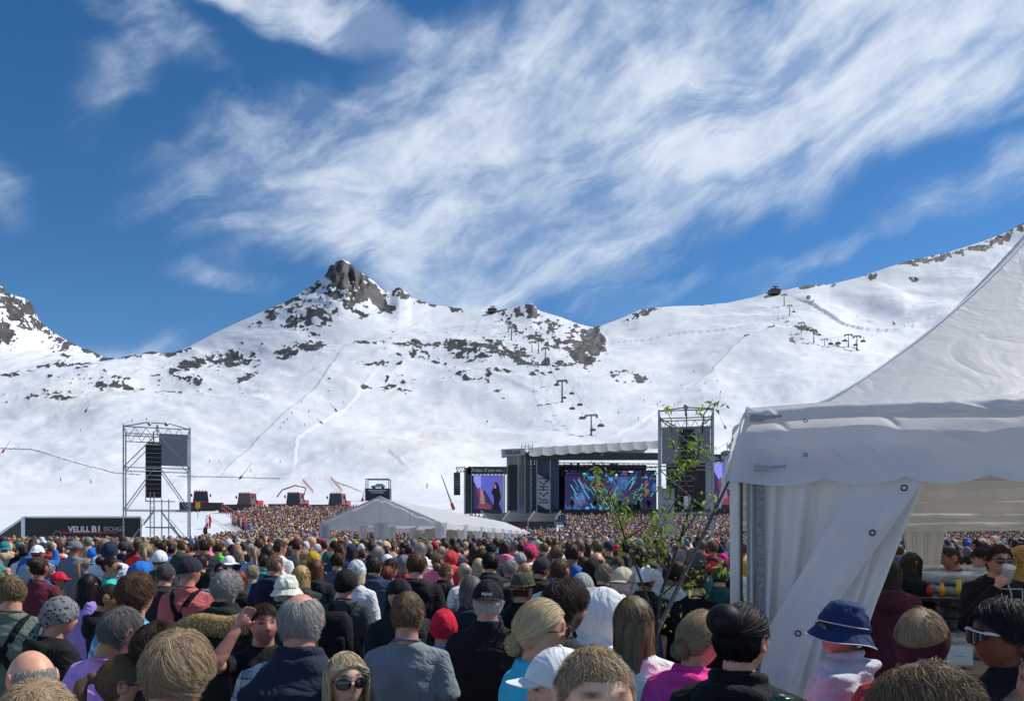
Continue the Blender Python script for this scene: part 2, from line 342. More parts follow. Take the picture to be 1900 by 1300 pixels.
def build_terrain():
    us = np.arange(-330, 2360, 2.7); au = [a[0] for a in ANCH]
    st = np.array([[np.interp(u, au, [a[1][k] for a in ANCH]) for u in us] for k in range(8)])   # (8, nu)
    st = smooth1(st, 25, 1)
    sky = np.interp(us, [p[0] for p in SKYLINE], [p[1] for p in SKYLINE])
    sky_s = smooth1(sky, 25, 1 - 1)
    st[7] = np.maximum(st[7], sky_s + 10); st[6] = np.maximum(st[6], st[7] + 8)
    st[7] = np.where(sky < st[7] - 5, st[7], sky + 8)
    rows = np.vstack([st, sky[None]]); nv = []
    # parameter t in station space, uniform in image rows
    T = np.concatenate([np.linspace(0, 1, 8, False), np.linspace(1, 2, 10, False), np.linspace(2, 3, 30, False), np.linspace(3, 4, 42, False), np.linspace(4, 5, 48, False), np.linspace(5, 6, 36, False), np.linspace(6, 7, 48, False), np.linspace(7, 8, 60)])
    Tm = np.interp(T, range(9), range(9)); Y1 = np.interp(Tm, range(9), YST)
    W = np.empty((len(T), len(us)))
    for i in range(len(us)): W[:, i] = np.interp(Tm, range(9), rows[:, i])
    Wl = W.copy()
    Ws = smooth1(W, 12, 0); edge = np.clip((8 - Tm) / .6, 0, 1)[:, None] * np.clip(Tm / .6, 0, 1)[:, None]
    W = W * (1 - edge) + Ws * edge
    U = np.broadcast_to(us[None], W.shape).copy(); Y = np.broadcast_to(Y1[:, None], W.shape).copy()
    W0 = W.copy()
    # the skyline is nearer at the left hill and where the knob stands
    nearer = smooth1(np.interp(us, [-300, 0, 190, 320, 900, 1000, 1110, 1200, 2400], [.8, .8, .95, 1, .95, .88, .86, .95, 1]), 60, 0); Y = Y * (1 + (nearer[None] - 1) * np.clip((Tm[:, None] - 3) / 5, 0, 1))
    fade = np.clip((Tm - 1.6) / 1.2, 0, 1)[:, None] * np.clip((8 - Tm) / .5, .0, 1)[:, None]
    # rolling ground (rows of offset)
    W += fade * ((fbm(U / 240, W0 / 64, 1.0, 3) - .5) * 62 + (fbm(U / 70, W0 / 26, 4.0, 4) - .5) * 9 + np.abs(fbm(U / 150 + W0 / 90, W0 / 34, 6.0, 4) - .5) * 22 + (fbm(U / 22, W0 / 9, 15.0, 3) - .5) * 1.6)
    # banks of the pistes, tracks and shelves
    def bank(pts, h, w=5, side=1, ridge=False):
        nonlocal W
        d, s = seg_dist(U, W0, pts)
        if ridge: W -= h * np.exp(-(d / w) ** 2)
        else: W -= h * np.where(s * side > 0, 1, -.0) * np.exp(-(d / (w * 3))) * (1 - np.exp(-(d / w) ** 2) * .0)
    bank([(622, 662), (590, 705), (535, 760), (470, 815), (425, 862)], 3.2, 7, 1)
    bank([(690, 690), (640, 745), (585, 780), (552, 815), (548, 850)], 2.2, 5, -1)
    bank([(560, 845), (640, 842), (720, 845), (745, 870)], 2.6, 4, 1)
    bank([(0, 833), (60, 835), (120, 853), (190, 874), (250, 882), (400, 884)], 2.8, 3, -1)
    bank([(1325, 690), (1380, 645), (1440, 632), (1500, 632)], 11, 9, -1)
    bank([(0, 765), (90, 765), (200, 752), (260, 742)], 3, 5, -1)
    bank([(1140, 590 + 38), (1250, 620), (1400, 615), (1460, 606)], 3.5, 7, 1)
    bank([(1495, 560), (1560, 590), (1600, 598), (1700, 593), (1800, 580)], 5, 6, 1)
    bank([(1560, 640), (1630, 610), (1690, 590), (1800, 560)], 8, 9, -1)
    bank([(600, 650), (700, 652), (800, 668), (900, 690), (1000, 700)], 3, 5, -1)
    bank([(900, 690), (1000, 720), (1150, 700), (1220, 690)], 2.4, 6, 1)
    bank([(1150, 800), (1250, 745), (1400, 740), (1560, 720)], 2.4, 6, 1)
    # rocks: ellipses (px, row, rx, ry, rot, density)
    RK = [(1104, 632, 20, 24, 15, 1.9), (642, 508, 34, 26, 20, 1.15), (690, 540, 40, 14, 30, 1.2), (605, 555, 34, 14, -30, .8), (640, 512, 46, 36, 22, 1.25), (672, 530, 52, 20, 32, .95), (618, 540, 16, 10, 0, .62), (655, 560, 40, 16, 30, .66), (742, 541, 26, 9, 18, 1.0), (800, 562, 36, 5, 8, .85), (850, 572, 20, 4, 0, .7),
          (560, 580, 40, 18, -28, .82), (590, 582, 40, 20, -10, .8), (575, 605, 26, 12, 0, .62), (540, 640, 28, 13, -12, 1.05), (575, 634, 32, 11, -8, 1.1), (430, 648, 48, 14, -10, .86), (462, 636, 34, 9, 0, .74), (480, 655, 10, 8, 0, .8),
          (345, 682, 34, 12, -35, .95), (364, 705, 18, 10, 0, .95), (455, 690, 26, 8, -28, .74), (390, 660, 40, 10, -25, .7), (520, 568, 46, 9, -24, .62), (580, 534, 36, 10, -38, .66), (500, 590, 40, 6, -22, .5),
          (25, 575, 46, 24, 45, .88), (52, 572, 22, 20, 60, 1.2), (5, 605, 26, 20, 40, .9), (90, 615, 55, 9, 36, .85), (150, 645, 50, 6, 27, .95), (105, 640, 40, 8, 35, .6), (5, 538, 20, 14, 30, 1.1),
          (200, 668, 16, 8, 0, 1.0), (280, 660, 32, 7, -8, 1.15), (80, 682, 60, 7, -4, .78), (12, 690, 30, 7, 0, .8), (150, 682, 46, 10, 12, .64), (235, 672, 40, 5, 0, .6), (325, 658, 30, 6, -20, .95),
          (60, 730, 90, 8, 0, .5), (200, 718, 60, 5, 5, .6), (110, 738, 40, 7, 0, .58), (300, 728, 50, 5, 5, .46), (160, 705, 120, 5, 3, .44),
          (680, 632, 40, 7, 5, .66), (790, 640, 60, 10, 6, .8), (870, 645, 70, 13, 6, .96), (930, 652, 70, 12, 8, .9), (985, 668, 70, 9, 6, .7), (1040, 672, 60, 9, 8, .78), (1095, 668, 50, 8, 25, .7), (840, 658, 130, 14, 4, .52), (1150, 690, 60, 14, 15, .5), (960, 690, 120, 8, 0, .4),
          (985, 573, 16, 10, 35, 1.2), (960, 576, 30, 7, -10, .7), (945, 600, 30, 16, 20, .6), (1010, 598, 34, 13, 10, .78), (1050, 608, 40, 14, 20, .74), (1000, 620, 40, 14, 0, .6), (1085, 618, 22, 10, 20, .7), (1104, 634, 24, 24, 20, 1.25), (1070, 652, 46, 16, 30, .98), (1035, 635, 34, 8, 10, .82), (925, 575, 26, 5, 0, 1.0), (1080, 640, 30, 12, 30, 1.0), (940, 640, 50, 10, 10, .55),
          (1190, 583, 30, 6, -20, .95), (1215, 574, 24, 3, 0, .7), (1300, 566, 28, 3, 0, .8), (1110, 606, 9, 3, 0, .9), (1435, 540, 16, 8, 0, 1.2), (1500, 530, 26, 5, -8, 1.0), (1540, 528, 12, 4, 0, .8), (1620, 510, 14, 6, -20, .9), (1700, 483, 36, 5, -12, .9), (1790, 465, 70, 5, -14, .95), (1850, 445, 46, 8, -22, .9), (1885, 425, 26, 8, -30, .9), (1695, 508, 10, 3, 0, .9), (1750, 478, 60, 4, -12, .7),
          (1420, 634, 30, 3, -8, .8), (1400, 638, 26, 3, -18, .8), (1480, 633, 20, 3, 8, .8), (1505, 635, 16, 3, 12, .9), (1472, 650, 7, 4, 0, 1.0), (1498, 550, 10, 5, 50, .8), (1502, 557, 12, 4, 40, .9),
          (680, 708, 10, 3, 0, 1.0), (745, 705, 40, 22, 0, .46), (925, 722, 8, 3, 0, .9), (750, 806, 9, 3, 10, .7), (1140, 695, 8, 4, 0, .9), (875, 690, 60, 20, 0, .38), (700, 670, 50, 6, 0, .45), (500, 700, 260, 60, 0, .17), (1000, 740, 240, 60, 0, .17), (820, 610, 200, 40, 0, .2), (250, 720, 240, 40, 0, .24)]
    rock = np.zeros(U.shape)
    for (cx, cy, rx, ry, rot, den) in RK:
        a = R(rot); dx, dy = U - cx, W0 - cy; p = (dx * math.cos(a) + dy * math.sin(a)) / rx; q = (-dx * math.sin(a) + dy * math.cos(a)) / ry
        rock = np.maximum(rock, den * np.clip(1.45 - np.hypot(p, q), 0, 1))
    # rows along the skyline of the rocky ridges
    warp = fbm(U / 40, W0 / 30, 7.0, 3)
    chunk = fbm(U / 13 + warp * 2, W0 / 6.5 - U / 60, 2.0, 4, .6); fine = fbm(U / 4.5, W0 / 2.6, 5.0, 3, .6)
    rk = np.clip(rock * 1.0 + (chunk - .5) * 2.3 + (fine - .5) * 1.6 - .40, 0, 1) * np.clip(rock * 2.5, 0, 1)
    rk = np.clip(rk * 2.2, 0, 1)
    rkd = np.clip(rock, 0, 1.2)
    crag = np.abs(fbm(U / 17 + W0 / 50, W0 / 13, 3.0, 4, .55) - .5) * 2
    keep = np.clip((8 - Tm) / .12, 0.25, 1)[:, None]
    W -= keep * (rk * (1.5 + 2.5 * (fine - .3)) + rkd * (0.28 - crag) * 8.0) 
    # summit pyramid: vertical ribs
    pk = np.clip(1.2 - np.hypot((U - 645) / 60, (W0 - 518) / 40), 0, 1); W -= keep * pk * ((fbm(U / 6, W0 / 24, 8.0, 3) - .5) * 16 + (fbm(U / 3.2, W0 / 7, 18.0, 3) - .5) * 9)
    Yo = Y + rk * Y * .004 - rkd * (crag - .3) * Y * .012 + pk * (fbm(U / 12, W0 / 30, 12.0, 3) - .5) * 50
    Wc = W.copy()
    # behind the skyline the ground falls away
    back = [(1.02, 7), (1.1, 50), (1.3, 190)]
    for f, d in back:
        Yo = np.vstack([Yo, Yo[len(T) - 1:len(T)] * f]); Wc = np.vstack([Wc, W[-1:] + d]); U = np.vstack([U, us[None]]); rk = np.vstack([rk, rk[len(T) - 1:len(T)]])
    W0b = np.vstack([W0] + [W0[-1:]] * len(back))
    X = (U - CX) / F * Yo; Z = CZ + (HY - Wc) / F * Yo
    Z[0] = 3.7; 
    dirt = np.clip(1.2 - np.hypot((U - 790) / 150, (W0b - 820) / 60), 0, 1) * .55 + np.clip(1.2 - np.hypot((U - 160) / 120, (W0b - 735) / 30), 0, 1) * .4 + .25 * np.clip(fbm(U / 90, W0b / 30, 9.0, 4) * 2 - 1, 0, 1) * np.clip((W0b - 600) / 100, 0, 1)
    dirt = np.clip(dirt * (fbm(U / 30, W0b / 14, 6.0, 4) * 1.5), 0, 1)
    nr, nc = U.shape; idx = np.arange(nr * nc).reshape(nr, nc)
    Fq = np.stack([idx[:-1, :-1], idx[:-1, 1:], idx[1:, 1:], idx[1:, :-1]], -1).reshape(-1, 4)
    V = np.stack([X, Yo, Z], -1).reshape(-1, 3)
    me = mesh('mountain', V, Fq, SNOW, True, {'rock': rk.ravel(), 'dirt': dirt.ravel()})
    tag(link('mountain', me), 'snow covered mountain and piste slopes with a dark rock summit', None, None, 'structure')
    return us, Wc[:len(T)], Yo[:len(T)]
T_US, T_W, T_Y = build_terrain()
def on_slope(px, row):
    """the point of the slope seen at a pixel of the photograph"""
    i = int(np.clip(round((px - T_US[0]) / 2.7), 0, len(T_US) - 1)); w = T_W[:, i]; j = int(np.argmax(w <= row)) if (w <= row).any() else len(w) - 1
    j = max(j, 1); t = np.clip((w[j - 1] - row) / max(w[j - 1] - w[j], 1e-6), 0, 1); Y = T_Y[j - 1, i] * (1 - t) + T_Y[j, i] * t
    return P(px, w[j - 1] * (1 - t) + w[j] * t, Y)

# trodden snow and gravel of the festival ground
GRAVEL = mat('trodden_gravel', (.22, .21, .2), rough=.9, noise=(.9, .4), bump=(14, .6, .03))
PSNOW = mat('trodden_snow', (.76, .78, .80), rough=.7, noise=(.35, .08), bump=(3, .5, .08))
def ground_sheet(name, label, x0, x1, y0, y1, nx, ny, m, dz, f=None):
    xs = np.linspace(x0, x1, nx); ys = np.linspace(y0, y1, ny); X, Y = np.meshgrid(xs, ys)
    Z = ground_za(Y) + dz + (fbm(X / 5, Y / 5, 0.0, 3) - .5) * .05 * np.clip((np.hypot(X, Y) - 12) / 20, 0, 1)
    idx = np.arange(nx * ny).reshape(ny, nx); Fq = np.stack([idx[:-1, :-1], idx[:-1, 1:], idx[1:, 1:], idx[1:, :-1]], -1).reshape(-1, 4)
    tag(link(name, mesh(name, np.stack([X, Y, Z], -1).reshape(-1, 3), Fq, m)), label, None, None, 'structure')
ground_sheet('ground', 'grey trodden gravel of the festival ground', -320, 320, -80, 124, 160, 110, GRAVEL, 0)
ground_sheet('snow_field', 'flat trodden snow at the foot of the slopes', -320, 320, 58, 124, 160, 50, PSNOW, .06)
# ------------------------------------------------------------------ speaker towers, stage, tents, lifts
def text_mesh(s, size, m, name='lettering', bold=0.0, ext=.01, align='CENTER'):
    cu = bpy.data.curves.new(name, 'FONT'); cu.body = s; cu.size = size; cu.align_x = align; cu.align_y = 'CENTER'; cu.extrude = ext; cu.offset = bold; cu.resolution_u = 3
    o = bpy.data.objects.new(name, cu); COL.objects.link(o); dg = bpy.context.evaluated_depsgraph_get(); dg.update(); me = bpy.data.meshes.new_from_object(o.evaluated_get(dg)); bpy.data.objects.remove(o); me.materials.clear(); me.materials.append(m); me.name = name; return me
def text(s, loc, size, m, parent=None, bold=0.0, name='lettering', rot=(R(90), 0, 0), align='CENTER', sx=1.0):
    o = link(name, text_mesh(s, size, m, name, bold, .01 * size, align), parent); o.location = loc; o.rotation_euler = rot; o.scale = (sx, 1, 1); return o
def truss(mb, a, b, w, n, r=.03, up=(0, 0, 1)):
    """flat lattice girder with two chords"""
    a, b, u = Vector(a), Vector(b), Vector(up) * w
    mb.tube([a, b], r, 5); mb.tube([a - u, b - u], r, 5)
    for i in range(n):
        p, q, m_ = a.lerp(b, i / n), a.lerp(b, (i + 1) / n), a.lerp(b, (i + .5) / n) - u; mb.tube([p, m_], r * .7, 4); mb.tube([m_, q], r * .7, 4)
def line_array(name_parent, x, y, ztop, n, w, d, h, lean, bend):
    """hanging speaker boxes, each a part"""
    z = ztop; yy = y
    for i in range(n):
        a = R(lean + bend * i * i / n); mb = MB(); mb.box((0, 0, -h / 2), (w, d, h * .86)); mb.box((0, -d / 2 - .012, -h / 2), (w * .94, .02, h * .66))
        o = mb.build('speaker_box', BLACK, name_parent); o.location = (x, yy, z); o.rotation_euler = (a, 0, 0)
        rl = MB(); rl.box((0, -d / 2, -h), (w * 1.02, .05, .035)); r = rl.build('rigging_bar', STEEL, o)
        z -= h * math.cos(a); yy += h * math.sin(a)

def left_tower():
    Y = 66; k = F / Y; g = ground_z(Y); c = P(292, 982, Y); e = empty('speaker_tower', (c.x, Y, g), 'lattice scaffold speaker tower beside the black lift banner, with a hanging black line array', 'speaker tower', R(25), group='scaffold towers carrying loudspeakers')
    zt = P(0, 800, Y).z - g; W = 2.55; D = 2.4
    for sx in (-1, 1):
        for sy in (-1, 1): MB().tube([(sx * W, sy * D, -.1), (sx * W, sy * D, zt + (.2 if sy < 0 else 0))], .062, 6).build('scaffold_leg', STEEL, e)
    lv = [zt * .345, zt * .68, zt]
    for sy in (-1, 1):
        for z in lv[:2] + [.5]: MB().tube([(-W, sy * D, z), (W, sy * D, z)], .045, 5).build('ledger', STEEL, e)
        m = MB(); truss(m, (-W, sy * D, zt), (W, sy * D, zt), .75, 6, .045); m.build('girder', STEEL, e)
    for sx in (-1, 1):
        for z in lv: MB().tube([(sx * W, -D, z), (sx * W, D, z)], .045, 5).build('ledger', STEEL, e)
    zs = [0.3] + lv
    for i in range(3):
        a, b = zs[i], zs[i + 1] - (.75 if i == 2 else 0)
        for (x0, z0, x1, z1) in ((-W, a, -.25, b), (W, a, .25, b)): MB().tube([(x0, -D, z0), (x1, -D, z1)], .045, 5).build('brace', STEEL, e); MB().tube([(x0, D, z0), (x1, D, z1)], .04, 5).build('brace', STEEL, e)
    m = MB(); m.tube([(0, -D - .3, zt + .15), (0, D, zt + .15)], .09, 6); m.tube([(-W, -D, zt), (-.8, -D, zt + .42), (.9, -D, zt + .42), (W, -D, zt)], .05, 5); m.sph((-.6, -D, zt + .3), .16); m.sph((.7, -D, zt + .36), .18); m.build('top_beam', STEEL, e)
    m = MB(); m.box((1.3, D - .05, zt - 1.35), (2.35, .05, 2.9)); m.build('banner', mat('lilac_grey_mesh', (.30, .30, .35), rough=.8, noise=(3, .1)), e)
    # ladder tower and stairs at the foot
    m = MB(); 
    for x in (-.55, -.25, .35, .9): m.tube([(x, -.8, 0), (x, -.8, zt * .44 + (x < 0) * .6)], .05, 5)
    for z in np.arange(.5, zt * .42, .42): m.tube([(-.55, -.8, z), (-.25, -.8, z)], .025, 4)
    for z in (1.2, 2.2, zt * .42): m.tube([(-.95, -.8, z), (1.4, -.8, z)], .05, 5)
    m.tube([(-.9, -.8, zt * .42), (-.9, -.8, zt * .55), (-.3, -.8, zt * .55)], .04, 5); m.build('access_ladder', STEEL, e)
    m = MB(); m.tube([(1.0, -1, 2.3), (2.4, -1, .5)], .05, 5); m.tube([(1.0, -1, 2.9), (2.4, -1, 1.1)], .04, 5); m.box((.4, -1, 2.15), (2.0, .9, .08))
    for i in range(8): m.box((1.1 + i * .17, -1, 2.15 - i * .22), (.22, .8, .04))
    m.build('stairs', STEEL, e)
    s = empty('line_array', (c.x, Y - .6, g), 'curved black line array hanging inside the left scaffold tower', 'loudspeaker', R(25)); s.location = (c.x - .05, Y - .6, g + zt)
    MB().tube([(0, 0, -.1), (0, 0, -1.0)], .05, 5).box((0, 0, -1.1), (.9, .9, .12)).build('flying_frame', DSTEEL, s)
    line_array(s, 0, 0, -1.25, 12, 1.25, .8, .375, -2, 1.6)
left_tower()

def banner_wall():
    Y = 66; g = ground_z(Y); e = empty('banner_wall', (0, Y, g), 'long black banner box with white lift lettering beside the left scaffold tower', 'banner')
    x0, x1, x2 = P(-60, 0, Y).x, P(46, 0, Y).x, P(264, 0, Y).x; zt = P(0, 959, Y).z - g
    bm = mat('black_banner', (.018, .018, .02), rough=.6, noise=(18, .5)); MB().box(((x1 + x2) / 2, 0, zt / 2), (x2 - x1 - .3, .35, zt - .1)).build('banner_panel', bm, e)
    wf = MB(); wf.box(((x1 + x2) / 2, 0, zt + .03), (x2 - x1, .45, .12)); wf.box((x1, 0, zt / 2), (.32, .5, zt)); wf.box((x2, 0, zt / 2), (.14, .42, zt)); wf.build('frame', WHITE, e)
    dark = MB(); V = [(x0, 2.5, 0), (x1 - .2, .1, 0), (x1 - .2, .1, zt - .15), (x0, 2.5, .75)]; dark.add(V + [(x, y + .3, z) for x, y, z in V], [(0, 1, 2, 3), (7, 6, 5, 4), (3, 2, 6, 7)]); dark.build('side_panel', bm, e)
    MB().tube([(x0, 2.4, .85), (x1 - .1, .05, zt - .02)], .09, 5).tube([(x0, 2.3, .62), (x1 - .1, -.05, .62)], .09, 5).build('side_rail', WHITE, e)
    wl = mat('white_print', (.8, .8, .8)); rp = mat('red_print', (.55, .04, .04)); gp = mat('grey_print', (.35, .36, .38))
    text('VELILL', (P(149, 0, Y).x, -.20, P(0, 981.5, Y).z - g), .68, wl, e, .015, sx=.98); text('B1', (P(179, 0, Y).x + .1, -.20, P(0, 981.5, Y).z - g), .76, wl, e, .02, sx=1.1)
    text('ISCHGL', (P(214, 0, Y).x, -.20, P(0, 981.2, Y).z - g), .55, gp, e, .01)
    MB().box(((P(118, 0, Y).x + P(220, 0, Y).x) / 2, -.195, P(0, 987.5, Y).z - g), (P(220, 0, Y).x - P(118, 0, Y).x, .03, .12)).build('red_stripe', rp, e)
    m = MB(); cx = P(109, 0, Y).x
    for a in range(0, 16): m.tube([(cx + .34 * math.cos(a * .393), -.2, 1.55 + .34 * math.sin(a * .393)), (cx + .34 * math.cos(a * .393 + .4), -.2, 1.55 + .34 * math.sin(a * .393 + .4))], .03, 4)
    m.build('round_emblem', gp, e)
banner_wall()

def emissive(name, c, s): return mat(name, (0, 0, 0), rough=1, emit=(c, s), spec=0)
def right_tower():
    Y = 62; g = ground_z(Y); x0, x1 = P(1225, 0, Y).x, P(1320, 0, Y).x; c = (x0 + x1) / 2; W = (x1 - x0) / 2; D = 2.1; zt = P(0, 768, Y).z - g
    e = empty('speaker_tower', (c, Y, g), 'scaffold speaker tower standing in front of the stage, behind the green sapling', 'speaker tower', R(-13), group='scaffold towers carrying loudspeakers')
    for sx in (-1, 1):
        for sy in (-1, 1): MB().tube([(sx * W, sy * D, -.1), (sx * W, sy * D, zt + .1)], .075, 6).build('scaffold_leg', STEEL, e)
    lv = [zt * .30, zt * .62, zt]
    for sy in (-1, 1):
        for z in lv + [.4]: MB().tube([(-W, sy * D, z), (W, sy * D, z)], .05, 5).build('ledger', STEEL, e)
        m = MB(); truss(m, (-W, sy * D, zt * .93), (W, sy * D, zt * .93), .6, 6, .045); m.build('girder', STEEL, e)
    for sx in (-1, 1):
        for z in lv: MB().tube([(sx * W, -D, z), (sx * W, D, z)], .05, 5).build('ledger', STEEL, e)
    for (a, b) in (((-W, -D, zt * .95), (W, -D, zt * .64)), ((-W, -D, zt * .60), (W, -D, zt * .28)), ((-W, -D, zt * .29), (W, -D, .2)), ((W, -D, zt * .95), (.2, -D, zt * .82)), ((-W, D, zt), (W, D, zt * .8)), ((-W, D, zt * .5), (W, D, zt * .2))): MB().tube([a, b], .05, 5).build('brace', STEEL, e)
    m = MB(); m.tube([(0, -D - .2, zt + .2), (0, D, zt + .2)], .09, 6); m.sph((0, -D, zt + .25), .22); m.tube([(-W, -D, zt), (0, -D, zt + .22), (W, -D, zt + .05)], .05, 5); m.build('top_beam', STEEL, e)
    MB().box((0, D - .08, zt * .80), (2 * W - .2, .05, zt * .27)).build('banner', mat('lilac_grey_mesh', (.30, .30, .35)), e)
    w = MB(); w.box((-W + .62, D * .2, zt * .26), (1.1, .05, zt * .44)); w.build('lower_banner', BANNER, e)
    mk = MB(); x = -W + .62; y = D * .2 - .04
    for i, z in enumerate(np.linspace(zt * .16, zt * .40, 6)): mk.tube([(x - .28, y, z + .12), (x, y, z - .08), (x + .28, y, z + .12)], .035, 4)
    mk.build('stage_lettering', BLACK, e)
    s = empty('line_array', (c - .05, Y - .5, g + zt), 'black line array hanging inside the scaffold tower by the stage', 'loudspeaker')
    MB().tube([(0, 0, 0), (0, 0, -1.3)], .05, 5).box((0, 0, -1.4), (1.0, .9, .14)).build('flying_frame', DSTEEL, s); line_array(s, 0, 0, -1.5, 13, 1.15, .8, .40, -2, 1.1)
right_tower()

def screen_pic(e, x0, x1, z0, z1, y):
    """flat picture shown on a video wall: a singer in black before a mountain"""
    w, h = x1 - x0, z1 - z0; q = lambda pts, yy: [(x0 + u * w, yy, z0 + v * h) for u, v in pts]
    def poly(name, pts, c, s, k):
        P3 = q(pts, y - .012 * k) + q(pts, y - .012 * k + .006); n = len(pts); f = [tuple(range(n)), tuple(range(n, 2 * n))[::-1]] + [(i, i + n, (i + 1) % n + n, (i + 1) % n) for i in range(n)]
        link('screen_picture', mesh('screen_picture', np.array(P3), f, emissive(name, c, s), False), e)
    poly('scr_blue', [(0, 0), (1, 0), (1, 1), (0, 1)], (.085, .10, .42), .85, 1)
    poly('scr_light', [(.0, .0), (.26, .0), (.26, 1), (.0, 1)], (.20, .22, .62), .9, 2)
    poly('scr_hill', [(0, 0), (1, 0), (.95, .2), (.7, .22), (.55, .42), (.4, .62), (.25, .50), (0, .86)], (.03, .028, .09), .9, 3)
    poly('scr_red', [(.1, .05), (.6, .05), (.62, .2), (.42, .3), (.3, .64), (.2, .7), (.12, .6), (.2, .3)], (.16, .05, .07), .8, 4)
    poly('scr_pink', [(.24, .25), (.40, .25), (.38, .45), (.30, .62), (.22, .68), (.24, .5)], (.30, .15, .18), .8, 5)
    poly('scr_dark', [(.64, .02), (.96, .02), (.90, .25), (.97, .42), (.92, .62), (.88, .76), (.80, .84), (.72, .78), (.70, .68), (.62, .55), (.70, .45), (.72, .3)], (.012, .010, .016), 1, 6)
    poly('scr_face', [(.73, .66), (.79, .66), (.80, .74), (.76, .78), (.73, .74)], (.35, .16, .12), .8, 7)
    poly('scr_low', [(0, 0), (1, 0), (1, .09), (0, .12)], (.015, .014, .03), 1, 8)
def stage():
    Y = 102; g = ground_z(Y); O = (0, Y, g); e = empty('stage', O, 'big open air concert stage with grey scalloped roof at the foot of the snow slope', 'stage')
    X = lambda px, yy=0: (px - CX) / F * (Y + yy); Z = lambda row, yy=0: CZ + (HY - row) / F * (Y + yy) - g
    D = 14
    # floor, back wall, side walls, roof
    MB().box(((X(985) + X(1392)) / 2, D / 2, .9), (X(1392) - X(985), D, 1.8)).build('stage_floor', BLACK, e)
    dk = mat('stage_drape', (.012, .014, .022), rough=.9)
    MB().box(((X(985) + X(1240)) / 2, D, 4.5), (X(1240) - X(985) - 1, .3, 9)).build('back_drape', dk, e)
    side = mat('stage_side', (.035, .045, .08), rough=.7)
    MB().box((X(990), D / 2, 4.6), (.25, D - 1, 9.2)).build('side_drape', side, e)
    m = MB(); m.box((X(1015), .6, (Z(955) + Z(842)) / 2), (X(1041) - X(996), .15, Z(842) - Z(955))); m.build('proscenium_panel', mat('stage_blue_grey', (.055, .07, .115), rough=.7), e)
    rx0, rx1 = X(982), X(1224); ne = 10; V = []; Fc = []; nx = ne * 8 + 1; nt = 9
    for j in range(nt):
        t = j / (nt - 1)
        for i in range(nx):
            u = i / (nx - 1); ph = (u * ne) % 1; sc = math.sin(math.pi * ph); x = rx0 + (rx1 - rx0) * u
            zb = Z(843) * (1 - u) + Z(828) * u; zt_ = Z(829) * (1 - u) + Z(816, 0) * u
            if t < .7: k = t / .7; z = zb - .25 + (zt_ - zb + .5) * k - sc * .17 * (1 - k) - .07 * sc * k; y = -1.2 + 2.6 * k
            else: k = (t - .7) / .3; z = zt_ + .25 - .10 * sc - k * .8; y = 1.4 + k * (D - 1.4)
            V.append((x, y, z))
    idx = np.arange(nx * nt).reshape(nt, nx); Fq = np.stack([idx[:-1, :-1], idx[:-1, 1:], idx[1:, 1:], idx[1:, :-1]], -1).reshape(-1, 4)
    link('roof', mesh('roof', np.array(V), Fq, mat('grey_roof_fabric', (.33, .33, .325), rough=.7, noise=(.7, .1), bump=(3, .3, .05)), False), e)
    MB().box(((rx0 + rx1) / 2, .4, Z(846)), (rx1 - rx0, 1.2, .9)).build('roof_beam', DSTEEL, e)
    m = MB()
    for z, yy in ((Z(856), 1.0), (Z(862), 2.2), (Z(871), 3.4)): truss(m, (rx0, yy, z), (rx1, yy, z - .2), .45, 26, .06)
    m.build('lighting_truss', DSTEEL, e)
    lm = MB()
    for i in range(34): lm.box((random.uniform(X(1045), X(1220)), random.uniform(1.5, 5), Z(random.uniform(862, 880), 3)), (.35, .3, .4), ry=random.uniform(-.5, .5))
    lm.build('lamp_housings', BLACK, e)
    # video wall with light streaks
    yb = D - .6; XB = lambda px: X(px, yb); ZB = lambda r: Z(r, yb)
    m = bpy.data.materials.new('led_wall'); m.use_nodes = True; nt_ = m.node_tree; N = nt_.nodes; L = nt_.links; b = N['Principled BSDF']; b.inputs['Base Color'].default_value = (0, 0, 0, 1)
    tc = N.new('ShaderNodeTexCoord'); n1 = N.new('ShaderNodeTexNoise'); n1.inputs['Scale'].default_value = .22; n1.inputs['Detail'].default_value = 3; L.new(tc.outputs['Object'], n1.inputs[0])
    rp = N.new('ShaderNodeValToRGB'); rp.color_ramp.elements[0].position = .35; rp.color_ramp.elements[0].color = (.010, .012, .035, 1); rp.color_ramp.elements[1].position = .72; rp.color_ramp.elements[1].color = (.05, .14, .34, 1); x_ = rp.color_ramp.elements.new(.55); x_.color = (.02, .018, .07, 1)
    L.new(n1.outputs['Fac'], rp.inputs[0]); L.new(rp.outputs[0], b.inputs['Emission Color']); b.inputs['Emission Strength'].default_value = 1.0
    MB().box(((XB(1048) + XB(1218)) / 2, yb, (ZB(960) + ZB(872)) / 2), (XB(1218) - XB(1048), .15, ZB(872) - ZB(960))).build('video_wall', m, e)
    g2 = random.Random(5); cols = [emissive('streak_cyan', (.08, .48, .52), .8), emissive('streak_red', (.42, .06, .11), .9), emissive('streak_white', (.5, .55, .75), 1.0), emissive('streak_teal', (.03, .33, .36), 1.0), emissive('streak_blue', (.05, .2, .6), 1.1)]
    for i in range(74):
        left = i % 2; px = g2.uniform(1062, 1138) if left else g2.uniform(1132, 1216); row = g2.uniform(880, 940); ln = g2.uniform(.5, 1.8); an = R(g2.uniform(52, 66)) * (-1 if not left else 1); w = g2.uniform(.05, .13)
        MB().box((0, 0, 0), (w, .06, ln)).build('light_streak', cols[g2.choice([0, 1, 1, 3, 3, 3, 4])], e).location = (XB(px), yb - .2, ZB(row)); o = e.children[-1]
        o = [c for c in e.children if c.name.startswith('light_streak')][-1]; o.rotation_euler = (0, R(-32) if left else R(32), 0)
